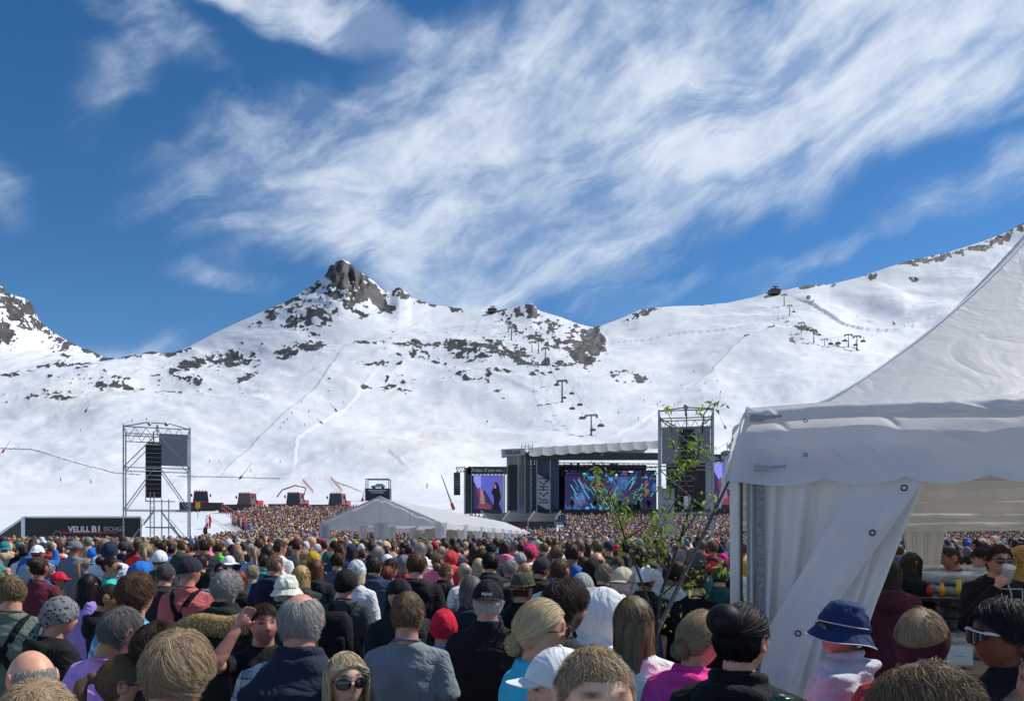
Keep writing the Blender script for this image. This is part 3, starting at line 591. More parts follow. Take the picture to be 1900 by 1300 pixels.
    spots = [(1080, 879, 0), (1208, 878, 0), (1163, 875, 2), (1138, 881, 2), (1152, 876, 1), (1190, 884, 4), (1095, 884, 4), (1127, 889, 4), (1085, 942, 4), (1096, 940, 4), (1110, 942, 4), (1070, 946, 4), (1131, 950, 2), (1167, 953, 2), (1060, 950, 4), (1120, 944, 4)]
    for px, row, c in spots: MB().sph((XB(px) * .95, yb - 4, Z(row, yb - 4)), (.34, .2, .22), 8, 5).build('stage_lamp', cols[c], e).location = (XB(px) * .05 - 0.0, 0, 0)
    MB().box((X(1170, 8), 8, 2.2), (3, 1.5, 1.0)).build('drum_riser', BLACK, e)
    # left speaker wing: black line array before a grey banner, with the round screen tower beside it
    MB().box(((X(940) + X(979)) / 2, 1.2, (Z(955) + Z(836)) / 2), (X(979) - X(940), .2, Z(836) - Z(955))).build('wing_banner', BANNER, e)
    MB().prism([(X(930), Z(834)), (X(974), Z(832)), (X(974), Z(843)), (X(961), Z(846)), (X(943), Z(846)), (X(931), Z(848))], -.6, 1.0).build('banner_hood', BANNER, e)
    mk = MB()
    for i in range(12): z = Z(850 + i * 8); mk.tube([(X(966), 1.05, z), (X(974), 1.05, z + 1.2)], .05, 4)
    mk.build('banner_hatching', DSTEEL, e)
    text('RELAX', (X(952), -.65, Z(840)), .7, DSTEEL, e, .02); text('RELAX', (X(952) , -.64, Z(832.6)), .01, DSTEEL, e)
    MB().box((X(952), .4, (Z(862) + Z(946)) / 2), (X(960) - X(943), 1.0, Z(862) - Z(946))).build('speaker_column', BLACK, e)
    MB().box(((X(976) + X(983)) / 2, .6, (Z(955) + Z(838)) / 2), (X(981) - X(973), .5, Z(838) - Z(955))).build('dark_mast', DSTEEL, e)
    m = MB()
    for px in (941, 961, 974, 985, 996, 1021): MB().tube([(X(px), -.1, 0), (X(px), -.1, Z(842))], .07, 5).build('scaffold_mast', STEEL, e)
    m = MB()
    for r in (828, 833, 840): m.tube([(X(968), 0, Z(r)), (X(988), 0, Z(r))], .05, 4)
    for px in (968, 975, 981, 988): m.tube([(X(px), 0, Z(842)), (X(px), 0, Z(823))], .05, 4)
    m.build('roof_railing', STEEL, e)
    m = MB(); V = [(X(979), 2.5, Z(955)), (X(979), 2.5, Z(856)), (X(995), 2.5, Z(865)), (X(995), 2.5, Z(915)), (X(985), 2.5, Z(955))]; m.add(V + [(x, y + .1, z) for x, y, z in V], [(0, 1, 2, 3, 4), (9, 8, 7, 6, 5)]); m.build('white_sheet', mat('white_sheet', (.66, .67, .64)), e)
    m = MB()
    for i in range(6): z = Z(870 + i * 13); m.tube([(X(981), 2.2, z), (X(994), 2.2, z - 1.0)], .03, 4); m.tube([(X(994), 2.2, z), (X(981), 2.2, z - 1.0)], .03, 4)
    m.build('wire_lattice', DSTEEL, e)
    MB().prism([(X(996), Z(878)), (X(1021), Z(893)), (X(1021), Z(948)), (X(996), Z(934))], .0, .3).build('light_panel', BANNER, e)
    # vertical angular lettering ISCHGL, read upwards, made of strokes
    mk = MB(); cx = X(1008.5); s = .36; z0 = Z(932)
    GL = {'I': [((-1, 0), (1, 0))], 'S': [((-1, -.8), (-.2, .2)), ((-.2, .2), (.2, -.4)), ((.2, -.4), (1, .6))], 'C': [((-1, .6), (0, -.8)), ((0, -.8), (1, .6))], 'H': [((-1, -.6), (1, -.6)), ((-1, .6), (1, .6)), ((0, -.6), (0, .6))], 'G': [((-1, .6), (0, -.8)), ((0, -.8), (1, .6)), ((-1, .6), (-.2, .6))], 'L': [((-1, -.6), (1, -.6)), ((-1, -.6), (-1, .6))]}
    z = z0
    for ch in 'ISCHGL':
        for (a, b_), (c_, d_) in GL[ch]: mk.box((cx - (a + c_) / 2 * s * 1.7, -.08, z + (b_ + d_) / 2 * s), (max(.001, math.hypot((a - c_) * s * 1.7, (b_ - d_) * s)) + .06, .06, .11), ry=math.atan2((d_ - b_) * s, (c_ - a) * s * 1.7))
        z += s * (1.2 if ch == 'I' else 2.1)
    mk.build('stage_lettering', BLACK, e)
    # left video screen with its frame
    s_ = empty('video_screen', (0, Y + 1, g), 'large video screen left of the stage showing a woman singer in black', 'video screen', group='video screens beside the stage')
    MB().box(((X(861) + X(876)) / 2, .3, (Z(952) + Z(866)) / 2), (X(874) - X(861), .7, Z(866) - Z(952))).build('side_panel', mat('dark_grey_banner', (.06, .062, .066), rough=.7, noise=(1.5, .5)), s_)
    MB().box(((X(875) + X(936)) / 2, .3, (Z(878) + Z(864)) / 2), (X(938) - X(862), .7, Z(864) - Z(878))).build('header', DSTEEL, s_)
    text('Relax. If you can...', ((X(876) + X(936)) / 2, -.1, Z(871)), .62, mat('pale_print', (.5, .5, .5)), s_, .02)
    MB().box(((X(875) + X(935)) / 2, .4, (Z(952) + Z(880)) / 2), (X(935) - X(875), .4, Z(880) - Z(952))).build('screen_case', BLACK, s_)
    screen_pic(s_, X(878), X(931), Z(951), Z(881), .15)
    wl = MB(); wl.box((X(933.4), 0, (Z(952) + Z(880)) / 2), (.28, .2, Z(880) - Z(952)))
    for i in range(8): wl.box((X(881 + i * 7), 0, Z(879.6)), (.34, .2, .12))
    wl.build('white_edge', WHITE, s_)
    m = MB()
    for px in (861, 874.5, 936.5): MB().tube([(X(px), -.15, 0), (X(px), -.15, Z(864))], .07, 5).build('scaffold_mast', STEEL, s_)
    m = MB(); truss(m, (X(845), 0, Z(866)), (X(862), 0, Z(865)), .6, 3, .06); m.build('truss_arm', STEEL, s_)
    l = empty('line_array', (X(848), Y, g + Z(868)), 'small black line array hanging left of the video screen', 'loudspeaker'); MB().tube([(0, 0, .2), (0, 0, -.6)], .05, 5).build('flying_frame', DSTEEL, l); line_array(l, 0, 0, -.6, 10, .85, .6, .30, 0, 1.4)
    # the right wing and screen
    r = empty('video_screen', (0, Y + 1, g), 'video screen right of the stage, half hidden by the white pavilion', 'video screen', group='video screens beside the stage')
    MB().box(((X(1323) + X(1400)) / 2, .4, (Z(955) + Z(856)) / 2), (X(1400) - X(1323), .4, Z(856) - Z(955))).build('screen_case', BLACK, r)
    screen_pic(r, X(1328), X(1392), Z(945), Z(857), .15); MB().box(((X(1322) + X(1392)) / 2, .1, Z(848)), (X(1395) - X(1322), .5, 1.0)).build('header', DSTEEL, r)
    text('Relax. If you can...', (X(1352), -.2, Z(848)), .85, mat('pale_print', (.5, .5, .5)), r, .02)
    wl = MB(); wl.box((X(1325.5), 0, (Z(952) + Z(857)) / 2), (.25, .2, Z(857) - Z(952))); [wl.box((X(1333 + i * 11), 0, Z(855.8)), (.5, .2, .14)) for i in range(5)]; wl.build('white_edge', WHITE, r)
    m = MB(); m.box((X(1290), 2, (Z(955) + Z(852)) / 2), (X(1322) - X(1226), .3, Z(852) - Z(955))); m.build('right_wing_drape', mat('stage_wing', (.03, .034, .05), rough=.8), e)
    MB().box((X(1300), .5, (Z(936) + Z(856)) / 2), (X(1309) - X(1291), 1.0, Z(856) - Z(936))).build('speaker_column', BLACK, e)
    MB().box((X(1284), .9, (Z(955) + Z(852)) / 2), (X(1288) - X(1281), .3, Z(852) - Z(955))).box((X(1315), .9, (Z(955) + Z(840)) / 2), (X(1322) - X(1310), .3, Z(840) - Z(955))).build('wing_banner', BANNER, e)
    MB().box((X(1276), 1.0, (Z(945) + Z(914)) / 2), (X(1281) - X(1273), .1, Z(914) - Z(945))).build('white_sheet', WHITE, e)
    return e
stage()

def low_black_tent():
    Y = 80; g = ground_z(Y); e = empty('black_tent', (0, Y, g), 'low black roofed backstage tent between the marquee and the stage', 'tent'); X = lambda px, y=0: (px - CX) / F * (Y + y); Z = lambda r, y=0: CZ + (HY - r) / F * (Y + y) - g
    xs = [X(905), X(932), X(980), X(1030)]; xb = [X(893, 5), X(945, 5), X(992, 5), X(1040, 5)]
    for i in range(3):
        V = []; n = 7
        for j in range(n):
            for k in range(n): u, v = k / (n - 1), j / (n - 1); x = (xs[i] * (1 - u) + xs[i + 1] * u) * (1 - v) + (xb[i] * (1 - u) + xb[i + 1] * u) * v; V.append((x, 5 * v, Z(966) * (1 - v) + Z(949, 5) * v - .18 * math.sin(math.pi * u) * 1.2))
        idx = np.arange(n * n).reshape(n, n); link('roof_panel', mesh('roof_panel', np.array(V), np.stack([idx[:-1, :-1], idx[:-1, 1:], idx[1:, 1:], idx[1:, :-1]], -1).reshape(-1, 4), DTENT), e)
        MB().box(((xs[i] + xs[i + 1]) / 2, .12, Z(966) / 2), (xs[i + 1] - xs[i] - .1, .06, Z(966) - .1)).build('wall_panel', DTENT, e)
    for i in range(4): MB().tube([(xs[i], 0, 0), (xs[i], 0, Z(966))], .08, 5).build('post', STEEL, e); MB().tube([(xs[i], 0, Z(965)), (xb[i], 5, Z(948, 5))], .09, 5).build('rafter', STEEL, e)
    m = MB(); truss(m, (X(1030), 0, Z(956)), (X(1046), 1, Z(952)), 1.8, 3, .05); m.build('end_frame', STEEL, e)
low_black_tent()

def marquee():
    e1 = Vector((1, -.10, 0)).normalized(); d = math.atan(.10); Y0 = 30; a = P(597, 982, Y0); g = ground_z(Y0)
    e = empty('marquee', (a.x, Y0, g), 'long white gabled marquee in the middle of the crowd, its end facing the viewer', 'marquee', -d)
    W = (820 - 597) / F * Y0; zE = P(0, 969, Y0).z - g; zE0 = zE; zR = P(0, 923, Y0).z - g; Lh = 46; drop = -.0115; nb = 9; bay = Lh / nb
    def grid(name, fn, nu, nv, m, sm=True):
        V = np.array([fn(i / nu, j / nv) for j in range(nv + 1) for i in range(nu + 1)]); idx = np.arange((nu + 1) * (nv + 1)).reshape(nv + 1, nu + 1)
        return link(name, mesh(name, V, np.stack([idx[:-1, :-1], idx[:-1, 1:], idx[1:, 1:], idx[1:, :-1]], -1).reshape(-1, 4), m, sm), e)
    def wr(x, y, z, k=.03): return (float(vnoise(x * 2.1, y * 1.3, z * 2)) - .5) * k
    for b in range(nb):
        for side in (0, 1):
            def f(u, v, b=b, side=side):
                y = (b + u) * bay; x = W / 2 + (1 if side else -1) * W / 2 * v * 1.03; z = zR + (zE - zR) * v + y * drop - .06 * math.sin(math.pi * u) * (.3 + v) - .03 * math.sin(math.pi * v); return (x, y, z + wr(x, y, z, .04))
            grid('roof_panel', f, 6, 8, TENT)
        def vf(u, v, b=b): y = (b + u) * bay; return (W * 1.015 + .03 * v + .03 * math.sin(u * 19 + b), y, zE + y * drop - v * (.20 + .07 * abs(math.sin(math.pi * u * 3))))
        grid('side_valance', vf, 14, 3, TENT); grid('side_valance', lambda u, v, b=b: (-.05, (b + u) * bay, zE + (b + u) * bay * drop - v * .3), 4, 1, TENT)
    def gable(u, v):
        x = W * u; top = zR - (zR - zE) * abs(2 * u - 1); z = (zE - .13) + (top - zE + .13) * v; return (x, -.04 + .05 * (float(vnoise(u * 16, v * 1.2, 3)) - .5) + .04 * (float(vnoise(u * 3, v * 3, 8)) - .5), z)
    # gable in four panels that meet at seams
    for q in range(4): grid('gable_panel', lambda u, v, q=q: gable((q + u) / 4, v), 10, 8, TENT)
    m = MB(); [m.tube([gable(q / 4, 0), gable(q / 4, 1)], .018, 4) for q in (1, 2, 3)]; m.tube([(0, -.06, zE), (W / 2, -.06, zR + .03), (W, -.06, zE)], .035, 5); m.build('seams', WHITE, e)
    def curtain(cx, cy, w, ztop, tie=True, m_=TENT):
        def f(u, v):
            pinch = 1 - .45 * math.sin(math.pi * min(1, v * 1.1)) if tie else 1; x = cx + (u - .5) * w * pinch; return (x, cy + .05 * math.sin(u * 26), ztop * (1 - v))
        grid('curtain', f, 18, 8, m_)
    for i in range(nb + 1):
        y = i * bay; zt = zE + y * drop
        for x in (0, W): MB().box((x, y, zt / 2), (.1, .1, zt)).build('leg', WHITE, e)
        MB().tube([(0, y + .1, zt - .05), (W / 2, y + .1, zR + y * drop - .08), (W, y + .1, zt - .05)], .05, 4).build('rafter', WHITE, e)
        curtain(W, y + .1, .55, zt); curtain(0.1, y + .1, .5, zt)
    for x in (.12, W / 2 - .1, W / 2 + .15): curtain(x, -.03, .42, zE)
    MB().box((W / 2, 0, zE / 2), (.09, .09, zE)).build('leg', WHITE, e)
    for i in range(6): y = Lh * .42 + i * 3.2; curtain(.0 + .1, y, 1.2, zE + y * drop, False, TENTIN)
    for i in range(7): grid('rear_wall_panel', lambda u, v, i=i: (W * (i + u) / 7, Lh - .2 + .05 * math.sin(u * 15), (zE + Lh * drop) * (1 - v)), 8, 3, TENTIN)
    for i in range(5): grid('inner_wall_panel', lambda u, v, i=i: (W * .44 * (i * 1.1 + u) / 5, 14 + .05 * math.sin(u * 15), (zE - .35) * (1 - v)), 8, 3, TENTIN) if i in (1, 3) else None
marquee()
def inside_marquee(x, y):
    d = math.atan(.10); ax = (597 - CX) / F * 30; dx, dy = x - ax, y - 30; u = dx * math.cos(d) - dy * math.sin(d); v = dx * math.sin(d) + dy * math.cos(d)
    return -.35 < u < 5.2 and -.6 < v < 46.5

# ------------------------------------------------------------------ snow groomers and the slope furniture
def groomer(px, row, Y, face, label, blade=True):
    c = P(px, row, Y); s = 1.0; e = empty('snow_groomer', (c.x, Y, c.z), label, 'snow groomer', R(face), 'snow groomers parked at the foot of the piste')
    for sx in (-1, 1):
        m = MB(); m.box((sx * 1.45, 0, .42), (.95, 4.6, .75)); m.tube([(sx * 1.45 - .47, 2.2, .45), (sx * 1.45 + .47, 2.2, .45)], .45, 10); m.tube([(sx * 1.45 - .47, -2.2, .45), (sx * 1.45 + .47, -2.2, .45)], .45, 10)
        for i in range(12): m.box((sx * 1.45, -2.2 + i * .4, .84), (1.0, .08, .08))
        m.build('track', BLACK, e)
    MB().box((0, 0, 1.0), (2.0, 4.2, .7), taper=.92).box((0, -1.2, 1.6), (1.9, 1.7, .55)).build('chassis', RED, e)
    MB().box((0, .75, 2.0), (1.9, 1.7, 1.35), taper=.86).build('cab_windows', GLASS, e)
    f = MB(); f.box((0, .75, 2.74), (1.8, 1.7, .16)); f.box((0, .75, 1.33), (2.0, 1.8, .14))
    for sx in (-1, 1):
        for sy in (-1, 1): f.tube([(sx * .96, .75 + sy * .86, 1.35), (sx * .83, .75 + sy * .74, 2.72)], .07, 5)
    f.build('cab_frame', RED, e)
    [MB().box((x, 1.5, 2.9), (.22, .14, .16)).build('work_lamp', WHITE, e) for x in (-.6, -.2, .2, .6)]; e.scale = (1.12,) * 3
    mm = MB(); [mm.box((sx * 1.25, 1.5, 2.25), (.2, .1, .4)) for sx in (-1, 1)]; mm.build('mirror', BLACK, e)
    b = MB()
    for i in range(8): a0 = -.5 + i * .14; b.box((-2.5 + i * .715, 3.3 + .5 * abs(i - 3.5) / 3.5 * -.4 + .3, .62), (.72, .14, 1.1), rx=-.2, rz=(i - 3.5) * -.05)
    b.box((0, 2.6, .5), (.5, 1.2, .25)); b.build('blade', BLACK, e)
    t = MB(); t.box((0, -3.0, .35), (4.6, .8, .45)); t.box((0, -2.5, .55), (.4, .9, .2)); t.build('tiller', BLACK, e)
    return e
groomer(372, 948, 122, 205, 'red and black snow groomer behind the left speaker tower, parked apart')
groomer(464, 952, 120, 170, 'red snow groomer at the left end of the hillside crowd')
g3 = groomer(552, 951, 121, 175, 'snow groomer with a raised red winch arm behind the hillside crowd')
MB().tube([(-.6, -1, 2.6), (-1.0, -.6, 3.6), (.2, .4, 3.9), (1.8, 1.2, 3.2), (2.3, 1.8, 2.2)], .09, 6).build('winch_arm', RED, g3)
groomer(630, 952, 122, 172, 'red snow groomer nearest the white marquee roof')

def car_box():
    p = on_slope(702, 928); Y = p.y; k = Y / F; e = empty('display_box', p, 'black display box with a teal car in an open frame, behind the marquee ridge', 'display stand')
    W = 45 * k; H = 22 * k; MB().box((0, 0, H / 2), (W, W * .5, H)).build('box', BLACK, e); fr = MB()
    for sx in (-1, 1):
        for sy in (-1, 1): fr.tube([(sx * W * .47, sy * W * .22, H), (sx * W * .47, sy * W * .22, H + 17 * k)], .13, 4)
    for sy in (-1, 1): fr.tube([(-W * .48, sy * W * .22, H + 17 * k), (W * .48, sy * W * .22, H + 17 * k)], .16, 4)
    fr.build('frame', DSTEEL, e)
    lt = MB(); lt.box((0, -W * .26, H * .82), (W * .72, .05, H * .10)); lt.box((0, -W * .26, H * .64), (W * .52, .05, H * .08)); lt.build('blurred_print', mat('grey_print', (.35, .36, .38)), e)
    c = empty('display_car', (p.x, p.y, p.z + H), 'small teal estate car standing on the black display box', 'car'); s = 26 * k / 4.4; c.scale = (s,) * 3
    tl = mat('teal_car_paint', (.22, .42, .40), rough=.25, coat=.5); b = MB(); b.prism([(-2.2, .35), (2.2, .35), (2.25, .8), (2.0, 1.0), (1.5, 1.45), (-.2, 1.5), (-1.0, 1.0), (-2.0, .88), (-2.2, .7)], -.9, .9); b.build('body', tl, c)
    w = MB(); w.prism([(-.85, 1.02), (1.7, 1.02), (1.4, 1.38), (-.2, 1.42)], -.92, .92); w.build('side_windows', GLASS, c)
    for x in (-1.4, 1.4):
        for y in (-.8, .8): MB().tube([(x, y - .12, .36), (x, y + .12, .36)], .36, 12).build('wheel', BLACK, c)
car_box()

PYL = mat('lift_steel', (.12, .125, .125), rough=.6, noise=(3, .2))
def pylon(px, base, top, w, label, grp):
    p = on_slope(px, base); k = p.y / F; H = (base - top) * k; W = w * k; e = empty('lift_pylon', p, label, 'lift pylon', R(-12), grp); r = max(.3, H * .028)
    MB().tube([(0, 0, -H * .05), (0, 0, H * .95)], [r * 1.6, r], 7).build('mast', PYL, e)
    m = MB(); m.box((0, 0, H * .96), (W, r * 2.4, H * .06)); m.box((0, 0, H * 1.02), (W * .8, r * .8, H * .02)); m.build('crossarm', PYL, e)
    for sx in (-1, 1): m = MB(); m.box((sx * W * .44, 0, H * .88), (W * .14, W * .5, H * .06)); m.tube([(sx * W * .44, -W * .3, H * .98), (sx * W * .44, W * .3, H * .98)], r * .5, 4); m.build('pulley_train', PYL, e)
    MB().box((0, 0, 0), (r * 5, r * 5, H * .05)).build('footing', PYL, e)
    return p, H, W
def chair(px, row, w, Y, label, grp):
    k = Y / F; W = w * k; c = P(px, row, Y); e = empty('lift_chair', c, label, 'chairlift chair', R(-8), grp)
    m = MB(); m.box((0, 0, 0), (W * .92, W * .25, W * .09)); m.box((0, W * .14, W * .13), (W * .92, W * .06, W * .18)); m.build('bench', PYL, e)
    n = 9; V = [];
    for j in range(n):
        for i in range(9): u = i / 8 - .5; t = j / (n - 1); V.append((u * W * .96, (-.2 + .38 * t) * W, W * (.30 + .10 * math.sin(math.pi * t) - .22 * (1 - t) ** 2 - .12 * abs(2 * u) ** 4)))
    idx = np.arange(81).reshape(9, 9); link('bubble', mesh('bubble', np.array(V), np.stack([idx[:-1, :-1], idx[:-1, 1:], idx[1:, 1:], idx[1:, :-1]], -1).reshape(-1, 4), mat('smoky_bubble', (.16, .17, .17), rough=.3)), e)
    MB().tube([(0, W * .1, W * .36), (0, 0, W * .62), (0, 0, W * .98)], W * .035, 5).tube([(-W * .46, W * .1, W * .05), (-W * .3, 0, W * .38), (W * .3, 0, W * .38), (W * .46, W * .1, W * .05)], W * .025, 4).build('hanger', PYL, e)
    return c + Vector((0, 0, W * .98))
def cable(pts, label, r=.06):
    m = MB(); q = []
    for a, b in zip(pts[:-1], pts[1:]):
        for i in range(8): t = i / 8; p = Vector(a).lerp(Vector(b), t); p.z -= (Vector(b) - Vector(a)).length * .012 * math.sin(math.pi * t); q.append(p)
    q.append(Vector(pts[-1])); m.tube(q, [max(r, v.y * .00012) for v in q], 4); o = m.build('lift_cable', PYL); tag(o, label, 'cable', 'haul ropes of the chairlifts')
G1, G2 = 'pylons of the middle chairlift', 'pylons of the right-hand chairlift'
L1 = [(1097, 807, 769, 24, 'lowest pylon of the middle chairlift, just above the stage roof'), (1043, 746, 705, 20, 'second pylon up the middle chairlift, standing alone on open snow'), (1012, 676, 645, 14, 'third pylon up the middle chairlift, at the foot of the rocks'), (999, 656, 632, 13, 'right one of the two pylons close together among the rocks'), (987, 653, 634, 11, 'left one of the two pylons close together among the rocks'), (949, 631, 606, 9, 'pylon of the middle chairlift below the summit station'), (943, 616, 596, 10, 'topmost pylon on the middle chairlift before the station')]
c1 = []
for q in L1: p, H, W = pylon(*q, G1); c1.append((p, H, W))
L2 = [(1590, 650, 623, 14, 'pylon of the right chairlift nearest the tent roof'), (1574, 643, 620, 14, 'pylon just left of its close twin on the right chairlift'), (1530, 642, 629, 12, 'short pylon on the crest of the right chairlift'), (1510, 635, 612, 11, 'pylon above the crest on the right chairlift'), (1487, 616, 598, 11, 'fourth pylon from the top of the right chairlift'), (1465, 585, 566, 9, 'third pylon from the top of the right chairlift'), (1455, 567, 546, 10, 'second pylon from the top of the right chairlift')]
c2 = []
for q in L2: p, H, W = pylon(*q, G2); c2.append((p, H, W))
for cs, nm in ((c1, 'middle'), (c2, 'right')):
    for sx, w in ((-1, 'left'), (1, 'right')): cable([(p.x + sx * W * .44, p.y, p.z + H * .98) for p, H, W in cs], 'thin dark haul rope on the %s side of the %s chairlift' % (w, nm))
def row_Y(cs, row):
    rr = [HY - (p.z + H - CZ) / p.y * F for p, H, W in cs]; yy = [p.y for p, H, W in cs]; o = np.argsort(rr); return float(np.interp(row, np.array(rr)[o], np.array(yy)[o]))
GC1, GC2 = 'chairs hanging from the middle chairlift', 'chairs hanging from the right-hand chairlift'
CH1 = [(1140, 817, 14, 'lowest chair of the middle lift, right over the stage roof'), (1123, 820, 12, 'pale chair of the middle lift half sunk behind the roof edge'), (1115, 791, 13, 'chair right of the lowest pylon on the middle lift'), (1100, 799, 11, 'chair low against the mast of the lowest pylon'), (1080, 777, 12, 'chair left of the lowest pylon head'), (1076, 752, 11, 'chair on the right rope halfway between the two lower pylons'), (1062, 759, 11, 'chair on the left rope halfway between the two lower pylons'), (1061, 731, 10, 'chair just right of the second pylon'), (1047, 739, 9, 'chair close beside the foot of the second pylon'), (1033, 715, 10, 'chair left of the second pylon head'), (1034, 686, 9, 'chair on the right rope above the second pylon'), (1021, 692, 9, 'chair on the left rope above the second pylon')]
for px, row, w, lb in CH1: chair(px, row, w, row_Y(c1, row - 8), lb, GC1)
CH2 = [(1625, 661, 11, 'chair on the right lift right of the lower twin pylons'), (1617, 661, 9, 'chair on the right lift left of its close neighbour'), (1602, 634, 10, 'chair right of the upper twin pylon head'), (1588, 641, 9, 'chair below the twin pylon on the right lift'), (1568, 633, 9, 'chair hanging left of the twin pylons'), (1555, 638, 10, 'chair in the row between crest and twin pylons'), (1542, 639, 10, 'second chair in the row right of the crest pylon'), (1627, 678, 10, 'lower chair on the right lift near the tent edge'), (1640, 680, 12, 'lowest chair on the right lift, touching the tent edge'), (1521, 622, 7, 'chair above the crest on the right lift'), (1500, 612, 7, 'tiny chair high on the right lift'), (1494, 605, 6, 'tiny chair beside the fourth pylon'), (1473, 579, 6, 'topmost chair of the right lift')]
for px, row, w, lb in CH2: chair(px, row, w, row_Y(c2, min(row - 6, 655)), lb, GC2)
big = chair(1349, 845, 24, 190, 'big near chair above the right video screen beside the tent', 'chairs hanging from the near lift')
a = P(1265, 864, 182); b = P(1400, 815, 200); cable([a, big, b], 'haul rope carrying the big near chair above the right screen', .05)
def station(px, base, w, h, label):
    p = on_slope(px, base); p = P(px, base, p.y * .995); k = p.y / F; e = empty('lift_station', p, label, 'lift station', R(10)); W, H = w * k, h * k
    MB().box((0, 0, H * .25), (W, W * .6, H * .7)).build('hall', mat('brown_wood', (.14, .12, .10), rough=.8), e); MB().prism([(-W * .56, H * .6), (W * .56, H * .6), (W * .5, H * .72), (-W * .2, H * .78), (-W * .5, H * .7)], -W * .35, W * .35).build('roof', DSTEEL, e)
    m = MB(); m.tube([(W * .1, 0, H * .6), (W * .1, 0, H * 1.35)], W * .07, 6); m.box((W * .1, 0, H * 1.35), (W * .6, W * .1, H * .18)); m.box((W * .1, 0, H * .95), (W * .9, W * .1, H * .1)); m.build('mast', PYL, e)
    for i in range(3): MB().box((-W * .35 + i * W * .3, -W * .31, H * .35), (W * .14, .1, H * .2)).build('window', GLASS, e)
station(1437, 545, 19, 10, 'dark mountain lift station on the right skyline'); station(913, 579, 15, 8, 'small dark lift station on the central skyline')

# slanted snow lances, marker poles, nets, skiers
def lance(px, row, dx, dy, label, red=True):
    p = on_slope(px, row); k = p.y / F; e = empty('snow_lance', p, label, 'snow lance', 0, 'snow making lances along the pistes'); MB().tube([(0, 0, 0), (dx * k, 0, -dy * k)], [.16 * max(1, k * 4), .06 * max(1, k * 4)], 5).build('pole', PYL, e)
    MB().box((dx * k * .12, 0, -dy * k * .12), (max(.5, 3 * k), .5, max(1.0, 7 * k)), ry=math.atan2(dx, -dy)).build('sleeve', RED if red else PYL, e)
for i, q in enumerate([(444, 889, 24, -32, 'long slanted dark snow lance left of the groomers', False), (4, 840, 16, -24, 'snow lance with red foot at the left picture edge'), (843, 947, -24, -66, 'thin snow lance with red sleeve beside the left video screen'), (158, 764, 9, -16, 'small snow lance high on the left slope', False), (625, 763, -14, -18, 'pale snow lance on the central piste edge', False), (597, 785, -8, -9, 'short snow lance lower on the central piste edge', False), (672, 930, 4, -22, 'upright red snow lance beside the black display box'), (1352, 757, -9, -12, 'snow lance above the right scaffold tower', False), (1347, 795, -12, -22, 'snow lance right of the right scaffold tower', False), (1660, 602, -6, -9, 'snow lance near the right tent roof edge', False)]): lance(*q)
SKIERS = [(389, 858, 'k'), (407, 858, 'k'), (150, 800, 'k'), (520, 858, 'k'), (520, 795, 'k'), (533, 780, 'k'), (526, 785, 'k'), (541, 768, 'k'), (560, 748, 'k'), (573, 765, 'k'), (638, 748, 'k'), (465, 875, 'k'), (113, 893, 'k'), (169, 897, 'k'), (792, 905, 'r'), (725, 660, 'k'), (664, 675, 'k'), (672, 672, 'k'), (1148, 768, 'k'), (1185, 778, 'k'), (1220, 752, 'k'), (1226, 746, 'r'), (1251, 752, 'k'), (1264, 716, 'k'), (1276, 722, 'k'), (1308, 712, 'k'), (1331, 708, 'k'), (1195, 745, 'k'), (1350, 548, 'k'), (1618, 597, 'k'), (1612, 598, 'k'), (1686, 583, 'r'), (1570, 606, 'k'), (1590, 588, 'k'), (1287, 690, 'k'), (1235, 668, 'k'), (565, 790, 'k'), (245, 782, 'k'), (272, 780, 'b')]
sk_me = {}
def skier_parts():
    b = MB(); b.loft([(0, 0, .85, .17, .12), (0, .03, 1.1, .16, .12), (0, .06, 1.38, .21, .13), (0, .08, 1.47, .1, .08), (0, .08, 1.52, .06, .06)], 8); b.tube([(-.2, .05, 1.38), (-.3, .2, 1.12), (-.28, .42, 1.08)], [.06, .05, .04], 6); b.tube([(.2, .05, 1.38), (.3, .2, 1.12), (.28, .42, 1.08)], [.06, .05, .04], 6)
    l = MB(); [l.tube([(s * .09, 0, .88), (s * .12, .12, .5), (s * .14, -.02, .08)], [.1, .08, .06], 6) for s in (-1, 1)]
    h = MB(); h.sph((0, .1, 1.64), (.11, .12, .14), 8, 6); s_ = MB(); [s_.box((s * .14, .1, .03), (.1, 1.7, .03)) for s in (-1, 1)]; s_.tube([(-.28, .42, 1.1), (-.4, -.3, .3)], .015, 4); s_.tube([(.28, .42, 1.1), (.4, -.3, .3)], .015, 4)
    return b.mesh('body', CLOTH, True), l.mesh('trousers', CLOTH, True), h.mesh('helmet', PLASTIC, True), s_.mesh('skis', PLASTIC)
SKM = skier_parts(); where0 = lambda px, row: ('on the left slope' if px < 340 else 'on the central piste' if px < 700 else 'on the slope above the video screen' if px < 1000 else 'on the run right of the stage' if px < 1345 else 'high on the right slope')
marks = ['beside the top of the left tower', 'just left of the piste edge', 'below the lone left lance', 'under the central piste', 'midway down the piste', 'left of the pair', 'lower one of the pair', 'right of the pair', 'upper middle', 'near the right piste edge', 'by the pale lance', 'right of the long lance', 'beside the first marker post', 'beside the second marker post', '', 'at the piste crest', 'on the crest line', 'below the crest line', 'nearest the lift foot', 'right of the lowest pylon', 'above the scaffold tower', '', 'right above the tower girder', 'in the gully', 'right in the gully', 'left above the park', 'above the tower corner', 'on the track edge', 'on the skyline', 'by the crest huts', 'next to the crest huts', '', 'under the right lift', 'under the upper right pylons', 'at the shadow edge', 'left of the ridge end', 'lowest on the central run', 'above the left tower banner', '']
def where(px, row): return where0(px, row)
